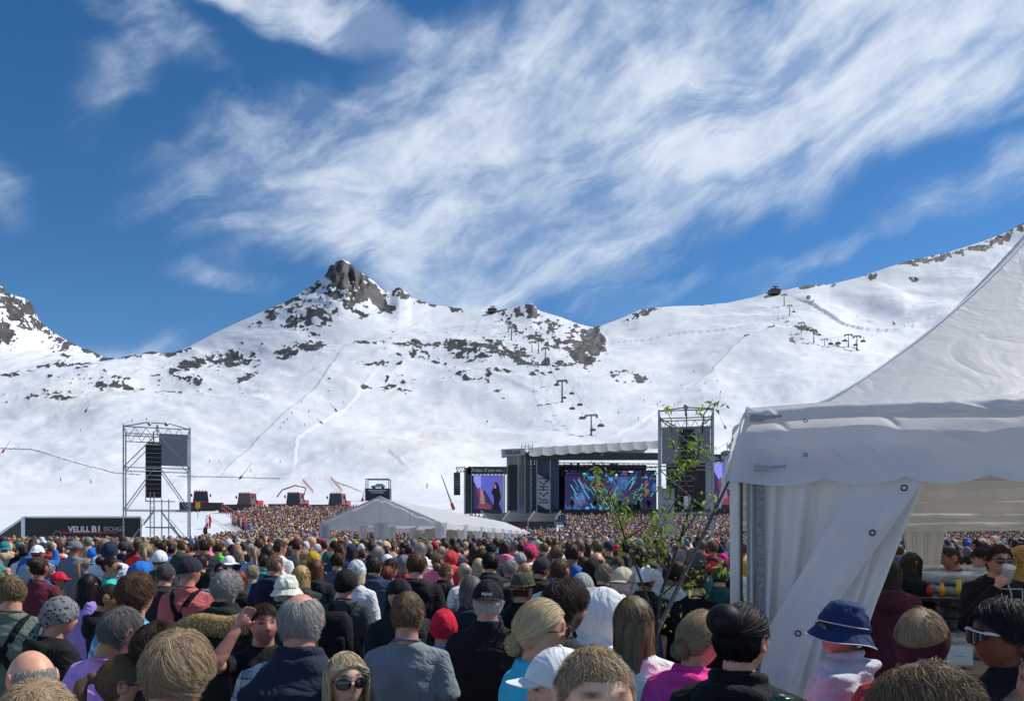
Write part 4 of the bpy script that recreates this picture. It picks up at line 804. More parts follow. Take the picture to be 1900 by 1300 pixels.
for i, (px, row, c) in enumerate(SKIERS):
    p = on_slope(px, row); s = max(1.0, p.y / F * 5.5 / 1.75) if p.y < 900 else 1.9
    e = empty('skier', p, ('skier in dark clothes ' + where(px, row) + (', ' + marks[i] if marks[i] else '')) if c != 'r' else 'tiny skier in a red jacket ' + where(px, row), 'skier', R(random.uniform(100, 260)), 'skiers far up on the pistes', min(s, 1.6))
    cc = {'k': (.02, .02, .025), 'r': (.4, .03, .03), 'b': (.03, .08, .3)}[c]
    for nm, me, co in zip(('body', 'trousers', 'helmet', 'skis'), SKM, (cc, (.02, .02, .02), (.05, .05, .05), (.1, .1, .1))): link(nm, me, e, color=co)
def net_fence(pts, label, hgt=4.0, m=RED, n=1):
    """safety net on posts along the snow"""
    e = empty('safety_net', pts[0], label, 'safety net', 0, 'orange safety nets on the piste'); o = Vector(pts[0]); mb = MB(); mp = MB()
    for a, b in zip(pts[:-1], pts[1:]):
        a, b = Vector(a) - o, Vector(b) - o; L_ = (b - a).length; k = max(2, int(L_ / 2.0))
        for i in range(k + 1): q = a.lerp(b, i / k); MB().tube([q, q + Vector((0, 0, hgt))], .045, 4).build('post', m, e)
        for z in (.5, 1): mb.tube([a + Vector((0, 0, hgt * z)), b + Vector((0, 0, hgt * z))], .03, 4)
    mb.build('net', mat('orange_net', (.62, .26, .2)), e)
net_fence([on_slope(562, 893), on_slope(581, 915)], 'left slanting red net of the fenced square above the groomers', 1.2)
net_fence([on_slope(566, 892), on_slope(612, 889)], 'upper horizontal pink net of the fenced square', 1.6)
net_fence([on_slope(614, 889), on_slope(635, 914)], 'right slanting red net of the fenced square', 1.2)
net_fence([P(412, 950, 108), P(432, 965, 98), P(465, 985, 84)], 'red net along the left edge of the hillside crowd', 1.3)
def twigs(pts, label, h=2.0):
    m = MB(); g = random.Random(3)
    for (a, b) in zip(pts[:-1], pts[1:]):
        n = int(abs(b[0] - a[0]) / 1.6) + 2
        for i in range(n):
            p = on_slope(a[0] + (b[0] - a[0]) * i / n, a[1] + (b[1] - a[1]) * i / n + g.uniform(-.7, .7)); s = p.y / F * 2.0; m.box(p + Vector((0, 0, s * .3)), (s * g.uniform(.6, 1.5), s * .5, s * g.uniform(.4, 1.1)), rz=g.uniform(0, 3))
    o = m.build('snow_clods', mat('dirty_snow', (.30, .30, .29), rough=.9)); tag(o, label, None, None, 'stuff')
twigs([(0, 832), (60, 834), (100, 846), (160, 864), (215, 878), (262, 881)], 'row of dirty snow lumps along the left bank'); twigs([(330, 884), (400, 885), (520, 888)], 'lumps of snow behind the groomers'); twigs([(620, 893), (640, 900), (672, 913)], 'lumps of snow behind the marquee')
def sign(px, row, w, h, m, label, Y):
    p = P(px, row, Y); k = Y / F; e = empty('marker_sign', p, label, 'sign'); MB().tube([(0, 0, -h * k * 1.6), (0, 0, 0)], .05, 5).build('post', STEEL, e); MB().box((0, 0, h * k / 2), (w * k, .08, h * k)).build('board', m, e)
sign(367, 942, 8, 11, mat('yellow_paint', (.6, .33, .02)), 'yellow piste sign in front of the left groomer', 104)
# ------------------------------------------------------------------ people
# body space: feet at the origin, facing +Y, 1.75 m tall, head pivot at the nape
HC = np.array([0, .012, 1.634])           # head centre
PIV = np.array([0, -.012, 1.53])
def nrm(D): return D / np.maximum(np.linalg.norm(D, axis=-1, keepdims=True), 1e-9)
def gs(x, s): return np.exp(-(x / s) ** 2)
def head_pos(D, female=False, big=1.0):
    """D: unit directions (n,3) -> points of the head around its centre"""
    a, b, c = D[:, 0], D[:, 1], D[:, 2]
    x = a * .0765; y = b * .0955; z = c * .118
    lo = np.clip(-c, 0, 1); up = np.clip(c, 0, 1)
    x = x * (1 + .05 * gs(c - .35, .4) * (b < .9)) * (1 - .30 * lo ** 1.3 * np.clip(b + .6, 0, 1) - .16 * lo * np.clip(-b, 0, 1))
    y = np.where(b < 0, y * (1 - .42 * lo ** 1.1) * (1 + .06 * gs(c - .3, .4)), y * (1 - .06 * lo))
    fr = np.clip(b, 0, 1) ** 2
    y = y - fr * .010 * gs(c + .05, .45) * (1 - gs(x, .03) * .6)             # flat face plane
    y = y + fr * .010 * gs(z + .098, .018) * gs(x, .022)                      # chin
    ze = .012
    y = y - fr * .011 * gs(np.abs(x) - .031, .014) * gs(z - ze, .012)         # eye sockets
    y = y + fr * .0055 * gs(np.abs(x) - .026, .028) * gs(z - ze - .021, .009) # brows
    y = y + fr * .005 * gs(np.abs(x) - .042, .016) * gs(z - ze + .035, .016)  # cheekbones
    t = np.clip((ze + .008 - z) / .046, 0, 1); prof = np.where((z < ze + .008) & (z > ze - .038), t ** 1.1, 0) + np.where(z <= ze - .038, gs(z - ze + .038, .006), 0)
    y = y + fr * .023 * prof * gs(x, .008 + .007 * t)                         # nose
    zm = -.060
    y = y + fr * .0055 * (gs(z - zm - .006, .0048) + gs(z - zm + .007, .0055)) * gs(x, .017) - fr * .004 * gs(z - zm, .0022) * gs(x, .02)
    y = y - fr * .003 * gs(z - zm + .018, .006) * gs(x, .02)
    if female: x = x * (1 - .05 * lo); z = np.where(c < 0, z * .96, z)
    return np.stack([x, y, z], -1) * big
def sphere_grid(nu, nv):
    th = np.linspace(0, 2 * np.pi, nu, endpoint=False); ph = np.linspace(-np.pi / 2, np.pi / 2, nv)
    P_, T_ = np.meshgrid(ph, th, indexing='ij'); D = np.stack([np.cos(P_) * np.sin(T_), np.cos(P_) * np.cos(T_), np.sin(P_)], -1)
    idx = np.arange(nu * nv).reshape(nv, nu); nx = np.roll(idx, -1, 1)
    Fq = np.stack([idx[:-1], nx[:-1], nx[1:], idx[1:]], -1).reshape(-1, 4)
    return D.reshape(-1, 3), Fq[:, ::-1].copy()
def head_mat(yaw=0, pitch=0, roll=0):
    """yaw>0 turns the head to the person's right (clockwise from above); pitch>0 looks down"""
    return np.array((Matrix.Rotation(-R(yaw), 3, 'Z') @ Matrix.Rotation(-R(pitch), 3, 'X') @ Matrix.Rotation(R(roll), 3, 'Y')))
def to_head(Pn, hm): return (HC - PIV + Pn) @ hm.T + PIV      # head space -> body space
def remesh(name, V, Fc, voxel, smooth_it=2):
    me = mesh(name + '_src', np.array(V), Fc); o = bpy.data.objects.new(name + '_src', me); COL.objects.link(o)
    md = o.modifiers.new('r', 'REMESH'); md.mode = 'VOXEL'; md.voxel_size = voxel
    if smooth_it: s = o.modifiers.new('s', 'SMOOTH'); s.factor = .5; s.iterations = smooth_it
    dg = bpy.context.evaluated_depsgraph_get(); dg.update(); out = bpy.data.meshes.new_from_object(o.evaluated_get(dg)); out.name = name
    bpy.data.objects.remove(o); bpy.data.meshes.remove(me)
    return out
def mv(me):
    a = np.empty(len(me.vertices) * 3, np.float32); me.vertices.foreach_get('co', a); return a.reshape(-1, 3).astype(float)
def mn(me):
    a = np.empty(len(me.vertices) * 3, np.float32); me.vertices.foreach_get('normal', a); return a.reshape(-1, 3).astype(float)
def finish(me, V, m, pt=None):
    me.vertices.foreach_set('co', V.astype(np.float32).ravel()); me.polygons.foreach_set('use_smooth', np.ones(len(me.polygons), bool))
    me.materials.clear(); me.materials.append(m); me.update()
    for k, v in (pt or {}).items():
        a = me.attributes.new(k, 'FLOAT_COLOR', 'POINT'); a.data.foreach_set('color', np.c_[v, np.ones(len(v))].astype(np.float32).ravel())
    return me
# skin with tinted lips, brows and ears
def skin_mat():
    m = SKIN; nt = m.node_tree; N = nt.nodes; L = nt.links; b = N['Principled BSDF']; cur = b.inputs['Base Color'].links[0].from_socket
    at = N.new('ShaderNodeAttribute'); at.attribute_name = 'tint'; mu = N.new('ShaderNodeMixRGB'); mu.blend_type = 'MULTIPLY'; mu.inputs[0].default_value = 1
    L.new(cur, mu.inputs[1]); L.new(at.outputs['Color'], mu.inputs[2]); L.new(mu.outputs[0], b.inputs['Base Color'])
    b.inputs['Subsurface Weight'].default_value = .08; b.inputs['Subsurface Radius'].default_value = (.6, .25, .12); b.inputs['Subsurface Scale'].default_value = .02
skin_mat()
def hair_mat():
    m = bpy.data.materials.new('hair'); m.use_nodes = True; nt = m.node_tree; N = nt.nodes; L = nt.links; b = N['Principled BSDF']
    b.inputs['Roughness'].default_value = .55; b.inputs['Specular IOR Level'].default_value = .25
    oi = N.new('ShaderNodeObjectInfo'); at = N.new('ShaderNodeAttribute'); at.attribute_name = 'strand'
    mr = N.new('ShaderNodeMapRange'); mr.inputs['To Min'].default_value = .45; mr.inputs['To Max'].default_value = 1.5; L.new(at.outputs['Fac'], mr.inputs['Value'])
    mu = N.new('ShaderNodeMixRGB'); mu.blend_type = 'MULTIPLY'; mu.inputs[0].default_value = 1; L.new(oi.outputs['Color'], mu.inputs[1]); L.new(mr.outputs[0], mu.inputs[2]); L.new(mu.outputs[0], b.inputs['Base Color'])
    return m
HAIR = hair_mat()

ARM = {  # elbow, wrist offsets for the right side (x>0); mirrored for the left
    'down': ((.245, -.02, 1.13), (.25, .05, .88)), 'front': ((.245, .03, 1.14), (.14, .24, 1.05)), 'phone': ((.24, .12, 1.16), (.1, .30, 1.36)),
    'raise': ((.27, .16, 1.36), (.20, .20, 1.64)), 'drink': ((.27, .14, 1.16), (.07, .19, 1.46)), 'up': ((.22, .10, 1.62), (.16, .12, 1.90)),
    'brow': ((.275, .25, 1.45), (.145, .20, 1.655)), 'reach': ((.28, .22, 1.25), (.26, .48, 1.14))}
SHO = (.172, -.005, 1.425)
def limb(mb, p, r, n=12): mb.tube(p, r, n)
def bez(p, q, n, sag=(0, 0, 0)):
    p, q, s = Vector(p), Vector(q), Vector(sag); return [p.lerp(q, i / n) + s * math.sin(math.pi * i / n) for i in range(n + 1)]
def add_hand(mb, wrist, d, up, side, curl=.5, s=1.0, n=8):
    """palm and five separate fingers; d = along the forearm, up = back of the hand"""
    d = Vector(d).normalized(); up = (Vector(up) - d * Vector(up).dot(d)).normalized(); sd_ = d.cross(up) * side; w = Vector(wrist)
    mb.tube([w - d * .02, w, w + d * .03 * s, w + d * .065 * s, w + d * .088 * s], [.024, .026, .036, .038, .030], n)
    for k, (o, ln, r) in enumerate(((-.029, .066, .0082), (-.010, .076, .0088), (.010, .071, .0085), (.028, .056, .0076))):
        b = w + d * .078 * s + sd_ * o; pts = [b]; dr = d.copy(); a = 0
        for j in range(3):
            a += curl * (0.55, 0.75, 0.5)[j]; dr = (d * math.cos(a) - up * math.sin(a)); pts.append(pts[-1] + dr * ln * (.42, .33, .25)[j] * s)
        mb.tube(pts, [r * 1.08, r, r * .93, r * .72], 6)
    tb = w + d * .022 * s - sd_ * .026; td = (d * .62 - sd_ * .62 - up * .45 * (0.4 + curl)).normalized()
    mb.tube([tb, tb + td * .035, tb + (td + d * .3 - up * .3 * curl).normalized() * .062], [.014, .0105, .0078], 6)
BODY = {}
def body_mesh(yaw=0, pitch=0, roll=0, female=False, arms=('down', 'down'), lod='mid', face='n', heavy=1.0):
    key = (yaw, pitch, roll, female, arms, lod, face, heavy)
    if key in BODY: return BODY[key]
    hm = head_mat(yaw, pitch, roll); nu, nv = {'hi': (72, 56), 'md': (48, 36), 'mid': (36, 28), 'lo': (16, 12)}[lod]
    D, Fq = sphere_grid(nu, nv); Hp = to_head(head_pos(D, female), hm)
    mb = MB(); mb.V = [tuple(v) for v in Hp.tolist()]; mb.F = [tuple(f) for f in Fq.tolist()]
    for sx in (-1, 1):   # ears: a cupped disc with a rim
        c = np.array([sx * .0765, -.010, .004]); pts = []
        for i in range(11):
            an = i / 10 * 1.75 * math.pi - .55 * math.pi; pts.append(c + np.array([sx * .010, -.006 + .017 * math.cos(an) * -1, .031 * math.sin(an) * (1 if math.sin(an) > 0 else .9)]))
        mb.tube(to_head(np.array(pts), hm).tolist(), .0052, 6)
        q = MB(); q.sph((0, 0, 0), (.006, .016, .028), 10, 6); V = to_head(np.array(q.V) + c + np.array([sx * .003, 0, 0]), hm); mb.add(V.tolist(), q.F)
    nc = to_head(np.array([[0, -.018, -.045]]), hm)[0]
    w = .052 if female else .061
    mb.tube([nc, (nc + np.array([0, -.025, 1.52])) / 2, (0, -.024, 1.50), (0, -.018, 1.455), (0, -.005, 1.40)], [w * .96, w, w * 1.04, w * 1.15, w * 1.1], 20)
    mb.loft([(0, 0, 1.25, .13, .08), (0, 0, 1.35, .14, .08), (0, -.006, 1.41, .12, .055), (0, -.012, 1.445, .08, .045)], 18)
    sh = .93 if female else 1.0
    for sx, pose in zip((-1, 1), arms):
        e, wr = ARM[pose]; s = Vector((sx * SHO[0] * sh, SHO[1], SHO[2] - .01)); e = Vector((sx * e[0] * sh, e[1], e[2])); wr = Vector((sx * wr[0], wr[1], wr[2]))
        k = .85 if female else 1.0
        limb(mb, [s, s.lerp(e, .35), s.lerp(e, .8), e, e.lerp(wr, .12), e.lerp(wr, .3), e.lerp(wr, .7), wr], [.048 * k, .05 * k, .043 * k, .04 * k, .042 * k, .043 * k, .031 * k, .025 * k], 14)
        d = (wr - e).normalized(); up = Vector((0, -1, .25)) if pose in ('brow', 'drink') else Vector((sx, .1, .2)); 
        if pose == 'drink': up = Vector((sx * .5, .7, .2))
        add_hand(mb, wr, d, up, sx, {'down': .45, 'front': .8, 'phone': .9, 'drink': 1.0, 'brow': .7, 'raise': .5, 'up': .4, 'reach': .4}[pose], .95)
    vox = {'hi': .0078, 'md': .0115, 'mid': .0145, 'lo': .021}[lod]
    me = remesh('body', mb.V, mb.F, vox, {'hi': 1, 'md': 1, 'mid': 1, 'lo': 0}[lod]); V = mv(me)
    # tint by position in head space
    Q = (V - PIV) @ hm - (HC - PIV); x, y, z = Q[:, 0], Q[:, 1], Q[:, 2]; t = np.ones((len(V), 3)); inh = (y > .02)
    lips = gs(z + .060, .011) * gs(x, .021) * (y > .06)
    t *= 1 - lips[:, None] * np.array([.12, .45, .42]) * (1.0 if female else .6)
    brow = np.clip(gs(z - .036, .0065) * gs(np.abs(x) - .032, .017) * (y > .05) * 1.3, 0, 1); t *= 1 - brow[:, None] * np.array([.8, .85, .86])
    eye = gs(z - .011, .0062) * gs(np.abs(x) - .031, .0125) * (y > .05); t *= 1 - np.clip(eye * 1.5, 0, 1)[:, None] * np.array([.82, .86, .86])
    t *= 1 - (gs(np.abs(x) - .009, .004) * gs(z + .030, .004) * (y > .07))[:, None] * .6
    flush = np.clip(gs(np.abs(x) - .045, .03) * gs(z + .02, .03) * inh + gs(x, .014) * gs(z + .02, .014) * (y > .09) + gs(np.abs(x) - .088, .012), 0, 1); t *= 1 - flush[:, None] * np.array([.0, .16, .14])
    t *= 1 - (gs(z + .061, .0022) * gs(x, .022) * (y > .06))[:, None] * .6
    if 'b' in face:   # stubble
        st = np.clip((-.028 - z) / .02, 0, 1) * np.clip((y + .0) / .03, 0, 1) * (z > -.135) * (1 - lips); t *= 1 - st[:, None] * (np.array([.72, .78, .8]) if 'B' in face else np.array([.4, .4, .36]))
    fq = np.clip((1.47 - V[:, 2]) * 20, 0, 1)
    finish(me, V, SKIN, {'tint': np.clip(t, 0, 1)}); BODY[key] = me; return me

# ---- hair
def hairline(a, b, c, kind, hat=None):
    r = np.sqrt(np.maximum(1 - c * c, 1e-6)); bb = b / r
    line = np.interp(bb, [-1, -.6, -.25, 0, .3, .62, 1], [-.60, -.56, -.32, .0, .06, .40, .52])
    m = c - line + .05 * (vnoise(a * 9, b * 9, c * 9) - .5)
    if hat: m = np.minimum(m, {'cap': .14, 'visor_cap': .14, 'capback': .14, 'bucket': .12, 'fedora': .2, 'sunhat': .2}.get(hat, -.10) + .2 * bb * (1 if hat in ('cap', 'visor_cap', 'beanie') else 0) - c)
    if kind == 'balding':
        top = np.array([0, -.05, 1.0]) / 1.0013; dt = a * top[0] + b * top[1] + c * top[2]; m = np.minimum(m, (.80 - dt) * 1.0 + .12 * (vnoise(a * 6, b * 6, c * 6) - .4)); m = np.minimum(m, (.42 - bb) + .4 * (c < .1))
    if kind == 'bald': dt = c; m = np.minimum(m, (.38 - c)); m = np.minimum(m, .15 - bb)
    return m
HS = {  # style: thickness, strand length, steps, curl, count
    'short': (.011, .045, 5, .2, 1.1), 'crop': (.005, .020, 3, .1, 1.1), 'thick': (.018, .058, 6, .35, 1.2), 'messy': (.021, .070, 6, .6, 1.2), 'balding': (.010, .045, 4, .2, .8), 'bald': (.003, .012, 3, .05, .5),
    'curly': (.024, .06, 6, 1.6, 1.1), 'long': (.016, .42, 12, .12, 1.3), 'bob': (.020, .24, 9, .2, 1.2), 'wavy': (.022, .36, 12, .7, 1.3), 'bun': (.013, .13, 7, .08, 1.0), 'pony': (.012, .13, 7, .08, 1.0), 'braid': (.017, .13, 7, .35, 1.0), 'under': (.009, .30, 10, .2, .8), 'underbob': (.009, .17, 8, .3, .7)}
HAIRC = {}
def ribbon(Pt, wid, side, var):
    """Pt (n,steps,3) -> strips"""
    n, k, _ = Pt.shape; T = np.gradient(Pt, axis=1); S = nrm(np.cross(T, side)); w = wid * np.linspace(1, .25, k)[None, :, None]
    A = Pt - S * w; B = Pt + S * w; V = np.stack([A, B], 2).reshape(-1, 3)
    i = np.arange(n)[:, None] * k * 2 + np.arange(k - 1)[None] * 2; Fq = np.stack([i, i + 1, i + 3, i + 2], -1).reshape(-1, 4)
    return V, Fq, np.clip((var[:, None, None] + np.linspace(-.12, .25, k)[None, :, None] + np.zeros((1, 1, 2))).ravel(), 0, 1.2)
def hair_mesh(style, lod, hm_key, female=False, seed=0, hat=None):
    key = (style, lod, hm_key, female, seed, hat)
    if key in HAIRC: return HAIRC[key]
    g = np.random.default_rng(sum(map(ord, style)) + seed * 17); hm = head_mat(*hm_key); thick, ln, steps, curl, cnt = HS[style]
    N = int({'hi': 5200, 'md': 2400, 'mid': 750, 'lo': 220}[lod] * cnt); wid = {'hi': .0008, 'md': .0012, 'mid': .0024, 'lo': .0042}[lod]; steps = steps if lod == 'hi' else max(4, steps * 2 // 3) if lod in ('md', 'mid') else max(3, steps // 2)
    if style in ('long', 'wavy', 'under') and lod == 'hi': N = int(N * .8)
    longish = style in ('long', 'wavy', 'bob', 'under', 'underbob')
    if hat: thick = min(thick, .012)
    if lod in ('mid', 'lo'): thick *= .75
    Vs, Fs, As = [], [], []; off = 0
    def push(V, Fq, a):
        nonlocal off
        Vs.append(V); Fs.append(Fq + off); As.append(a); off += len(V)
    # cap that follows the head
    nu, nv = {'hi': (64, 44), 'md': (44, 30), 'mid': (32, 22), 'lo': (18, 12)}[lod]
    D, Fq = sphere_grid(nu, nv); m = hairline(D[:, 0], D[:, 1], D[:, 2], style, hat); th = np.clip(m * 3.0, -.25, 1)
    lump = (fbm(D[:, 0] * 5 + seed, D[:, 1] * 5, D[:, 2] * 5, 3) - .5)
    if style in ('curly', 'messy', 'thick', 'wavy'): lump2 = (fbm(D[:, 0] * 11 + seed, D[:, 1] * 11, D[:, 2] * 11, 2) - .5) * 1.2
    else: lump2 = 0
    hgt = np.where(th > 0, thick * (.15 + .5 * th) * (1 + .5 * lump + .6 * lump2), -.012)
    base = head_pos(D, female); nn = nrm(base / np.array([.0765, .0955, .118]) ** 1.0 / np.array([.0765, .0955, .118])); Vc = base + nn * hgt[:, None]
    use = m[Fq].max(1) > -.02 if style not in ('bald',) else m[Fq].max(1) > -.02
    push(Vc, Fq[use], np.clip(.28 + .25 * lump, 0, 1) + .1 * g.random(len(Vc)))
    crown = nrm(np.array([.12, -.42, .92]))
    if style in ('bun', 'pony', 'braid'): crown = nrm(np.array([0, .75, .2]))
    def surf(q):
        d = nrm(q / np.array([.0765, .0955, .118])); return head_pos(d, female), d
    if N:
        Dr = nrm(g.normal(size=(N * 3, 3))); mm = hairline(Dr[:, 0], Dr[:, 1], Dr[:, 2], style, hat); Dr = Dr[mm > .0][:N]; n = len(Dr)
        if style in ('long', 'under', 'wavy', 'bob', 'underbob'): pass
        q, d = surf(Dr * np.array([.0765, .0955, .118])); L_ = ln * (.7 + .5 * g.random(n)) * (1 if longish or style in ('bun', 'pony', 'braid') else np.interp(Dr[:, 2], [-.5, .0, .45], [.28, .42, 1.0]) * (1 - .6 * np.clip((Dr[:, 1] - .45) / .3, 0, 1) * (Dr[:, 2] < .75))); var = np.clip(g.random(n) * .5 + fbm(Dr[:, 0] * 12, Dr[:, 1] * 12, Dr[:, 2] * 4, 2) * .7 - .05, 0, 1)
        hv = (g.random(n) ** 2) * (.011 if not longish else .007); path = [q.copy()]; hh = np.full(n, .001); jit = g.normal(size=(n, 3)) * .25; ph = g.random(n) * 6.28; cl = (fbm(Dr[:, 0] * 7 + seed, Dr[:, 1] * 7, Dr[:, 2] * 7, 2) - .5)[:, None] * 3.0
        target = None
        if style in ('bun', 'pony', 'braid'): target = np.array([0, -.108, .045]) if style != 'braid' else np.array([0, -.105, -.03])
        for s in range(1, steps):
            u = s / (steps - 1); nrmv = nrm(q / np.array([.0765, .0955, .118]) ** 2)
            if target is not None: t = target - q; t = t - nrmv * (t * nrmv).sum(1, keepdims=True) * .9; t = nrm(t) + jit * .12
            else:
                t = d - crown; t = t - nrmv * (t * nrmv).sum(1, keepdims=True); sw = np.cross(nrmv, t); h_up = 0
                t = nrm(nrm(t) + nrm(sw) * (.35 + cl * .8) + jit * (.5 if longish else 1.0) * (1 if style != 'messy' else 1.6) + np.array([0, 0, -.35 if not longish else -1.2]))
            step = (L_ / (steps - 1))[:, None]; 
            if target is not None: step = np.minimum(step, np.linalg.norm(target - q, axis=1, keepdims=True) * .6)
            qn = q + t * step
            below = qn[:, 2] < -.035
            sq, dn = surf(qn); h = (thick * (.62 + .42 * min(1, u * 1.6)) + hv * u) * (1 + .35 * cl[:, 0]) * (1 - .25 * u if not longish else 1)
            on = sq + nrm(sq / np.array([.0765, .0955, .118]) ** 2) * np.abs(h)[:, None] if not np.isscalar(h) else sq
            if longish:
                # below the ears the hair hangs: keep outside a column around the neck, drift inwards
                fall = q + np.array([0, 0, -1]) * step; rr = np.hypot(fall[:, 0], fall[:, 1] + .02); tgt = np.interp(fall[:, 2], [-.45, -.25, -.12, -.03], [.115, .105, .10, .098]) * (.82 + .3 * g.random(n) * .6)
                nx = np.where(rr > 1e-4, 1, 1); sc_ = tgt / np.maximum(rr, .02); fall2 = fall.copy(); k_ = .45
                fall2[:, 0] = fall[:, 0] * (1 + (sc_ - 1) * k_); fall2[:, 1] = (fall[:, 1] + .02) * (1 + (sc_ - 1) * k_) - .02
                back = fall2[:, 2] < -.16; fall2[:, 1] = np.where(back & (fall2[:, 1] < 0), np.minimum(fall2[:, 1], -.075 - .0 * fall2[:, 2]), fall2[:, 1])
                mask = (q[:, 2] < -.02) | below; qn = np.where(mask[:, None], fall2, on)
            else: qn = on
            if longish:   # parted in the middle and combed off the face
                fr_ = np.clip((qn[:, 1] - .02) / .03, 0, 1) * np.clip((.078 - qn[:, 2]) / .03, 0, 1); lim = .074 + .012 * g.random(n); sg_ = np.where(Dr[:, 0] > .01, 1, -1); qn[:, 0] = np.where(np.abs(qn[:, 0]) < lim, qn[:, 0] * (1 - fr_) + sg_ * lim * fr_, qn[:, 0]); qn[:, 1] = qn[:, 1] - fr_ * np.clip(qn[:, 1] - .055, 0, 1) * .8
            if curl > .3:
                an = ph + s * 2.2; amp = .0075 * curl; qn = qn + np.stack([np.cos(an), np.sin(an), np.sin(an * 1.3)], -1) * amp
            path.append(qn.copy()); q = qn; d = nrm(q / np.array([.0765, .0955, .118]))
        Pt = np.stack(path, 1); side = nrm(Pt / np.array([.0765, .0955, .118]) ** 2 * np.array([1, 1, .2 if longish else 1])) + g.normal(size=(n, 1, 3)) * .5
        V, Fr, a = ribbon(Pt, wid * (1.5 if longish else 1), side, var); push(V, Fr, a)
    if longish:   # solid fall of hair behind the strands
        zend = -.05 - (ln - .12) * .82; K = 10; M_ = 26; an = np.linspace(-1.0, 1.0, M_) * (2.0 if style not in ('under',) else 1.9)
        Vb = []
        for i in range(K):
            z = .02 + (zend - .02) * i / (K - 1); r = np.interp(z, [-.5, -.25, -.12, -.03, .03], [.098, .094, .092, .092, .090])
            x = np.sin(an) * r * (.98 if z > -.1 else 1.0); y = -np.cos(an) * r * 1.05 - .02; w = .006 * np.sin(an * 9 + i * .6) + .004 * g.random(M_)
            keep = 1 - .25 * (np.abs(an) > 1.6)
            Vb.append(np.stack([x * (1 + w * 4), y + w, np.full(M_, z) - .02 * g.random(M_) * (i == K - 1)], -1))
        Vb = np.array(Vb).reshape(-1, 3); idx = np.arange(K * M_).reshape(K, M_); Fb = np.stack([idx[:-1, :-1], idx[:-1, 1:], idx[1:, 1:], idx[1:, :-1]], -1).reshape(-1, 4)
        Vi = Vb * np.array([.86, .86, 1]); rim = np.concatenate([idx[0, :], idx[:, -1], idx[-1, ::-1], idx[::-1, 0]])
        push(Vb, Fb, .3 + .25 * g.random(len(Vb))); push(Vi, Fb[:, ::-1].copy(), .2 + .1 * g.random(len(Vi)))
    extra = []
    if style in ('bun', 'braid', 'pony'):
        cen, rad = {'bun': ((0, -.125, .075), (.056, .05, .052)), 'braid': ((0, -.112, -.05), (.027, .027, .034)), 'pony': ((0, -.112, .04), (.022, .03, .022))}[style]
        q = MB(); q.sph(cen, rad, 20, 12); Vb = np.array(q.V); Vb += nrm(Vb - cen) * ((np.sin((Vb[:, 0] - cen[0]) * 190 + Vb[:, 2:3].ravel() * 120) * .003))[:, None]
        tri = [f for f in q.F]; F4 = np.array([f if len(f) == 4 else (f[0], f[1], f[2], f[2]) for f in tri]); F4q = np.array([f for f in tri if len(f) == 4]); push(Vb, F4q, .25 + .2 * g.random(len(Vb)))
        if N:
            n = N // (2 if style == 'braid' else 4); a0 = g.random(n) * 6.28; a1 = (g.random(n) - .5) * 2.4; Pt = []
            for s in range(7):
                aa = a0 + s * .28; Pt.append(np.stack([cen[0] + np.cos(aa) * np.cos(a1) * (rad[0] + .003), cen[1] + np.sin(a1) * (rad[1] + .003), cen[2] + np.sin(aa) * np.cos(a1) * (rad[2] + .003)], -1) + (g.normal(size=(n, 3)) * .005 if style == 'braid' else 0))
            Pt = np.stack(Pt, 1); V, Fr, a = ribbon(Pt, wid, nrm(Pt - np.array(cen)), g.random(n)); push(V, Fr, a)
        if style == 'pony':
            q = MB(); q.tube([(0, -.125, .04), (0, -.16, .02), (.005, -.17, -.06), (0, -.155, -.15), (.01, -.14, -.22)], [.018, .026, .03, .024, .008], 12); F4q = np.array([f for f in q.F if len(f) == 4]); push(np.array(q.V), F4q, .3 + .3 * g.random(len(q.V)))
    V = np.vstack(Vs); V = to_head(V, hm); Fq = np.vstack(Fs); a = np.concatenate(As)
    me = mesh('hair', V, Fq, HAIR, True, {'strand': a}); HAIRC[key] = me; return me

# ---- hats and eyewear in head space
HATC = {}
def dome(lo, th, nu=40, nv=14, front=None, fn=None, zs=1.0):
    """shell over the head above a line; lo: function(bb)->c of the rim"""
    V = []; 
    for j in range(nv + 1):
        for i in range(nu):
            t = 2 * np.pi * i / nu; bb = math.cos(t); l = lo(bb); c = l + (1 - l) * (j / nv) ** .85; c = min(c, .9995); r = math.sqrt(1 - c * c); V.append((r * math.sin(t), r * math.cos(t), c))
    D = np.array(V); B = head_pos(D); nn = nrm(B / np.array([.0765, .0955, .118]) ** 2); u = (D[:, 2] + .2) / 1.2; B = B + nn * (th if fn is None else fn(D, th))[..., None] if fn is not None else B + nn * th
    B[:, 2] *= zs
    idx = np.arange((nv + 1) * nu).reshape(nv + 1, nu); nx = np.roll(idx, -1, 1); Fq = np.stack([idx[:-1], idx[1:], nx[1:], nx[:-1]], -1).reshape(-1, 4)
    return B, Fq
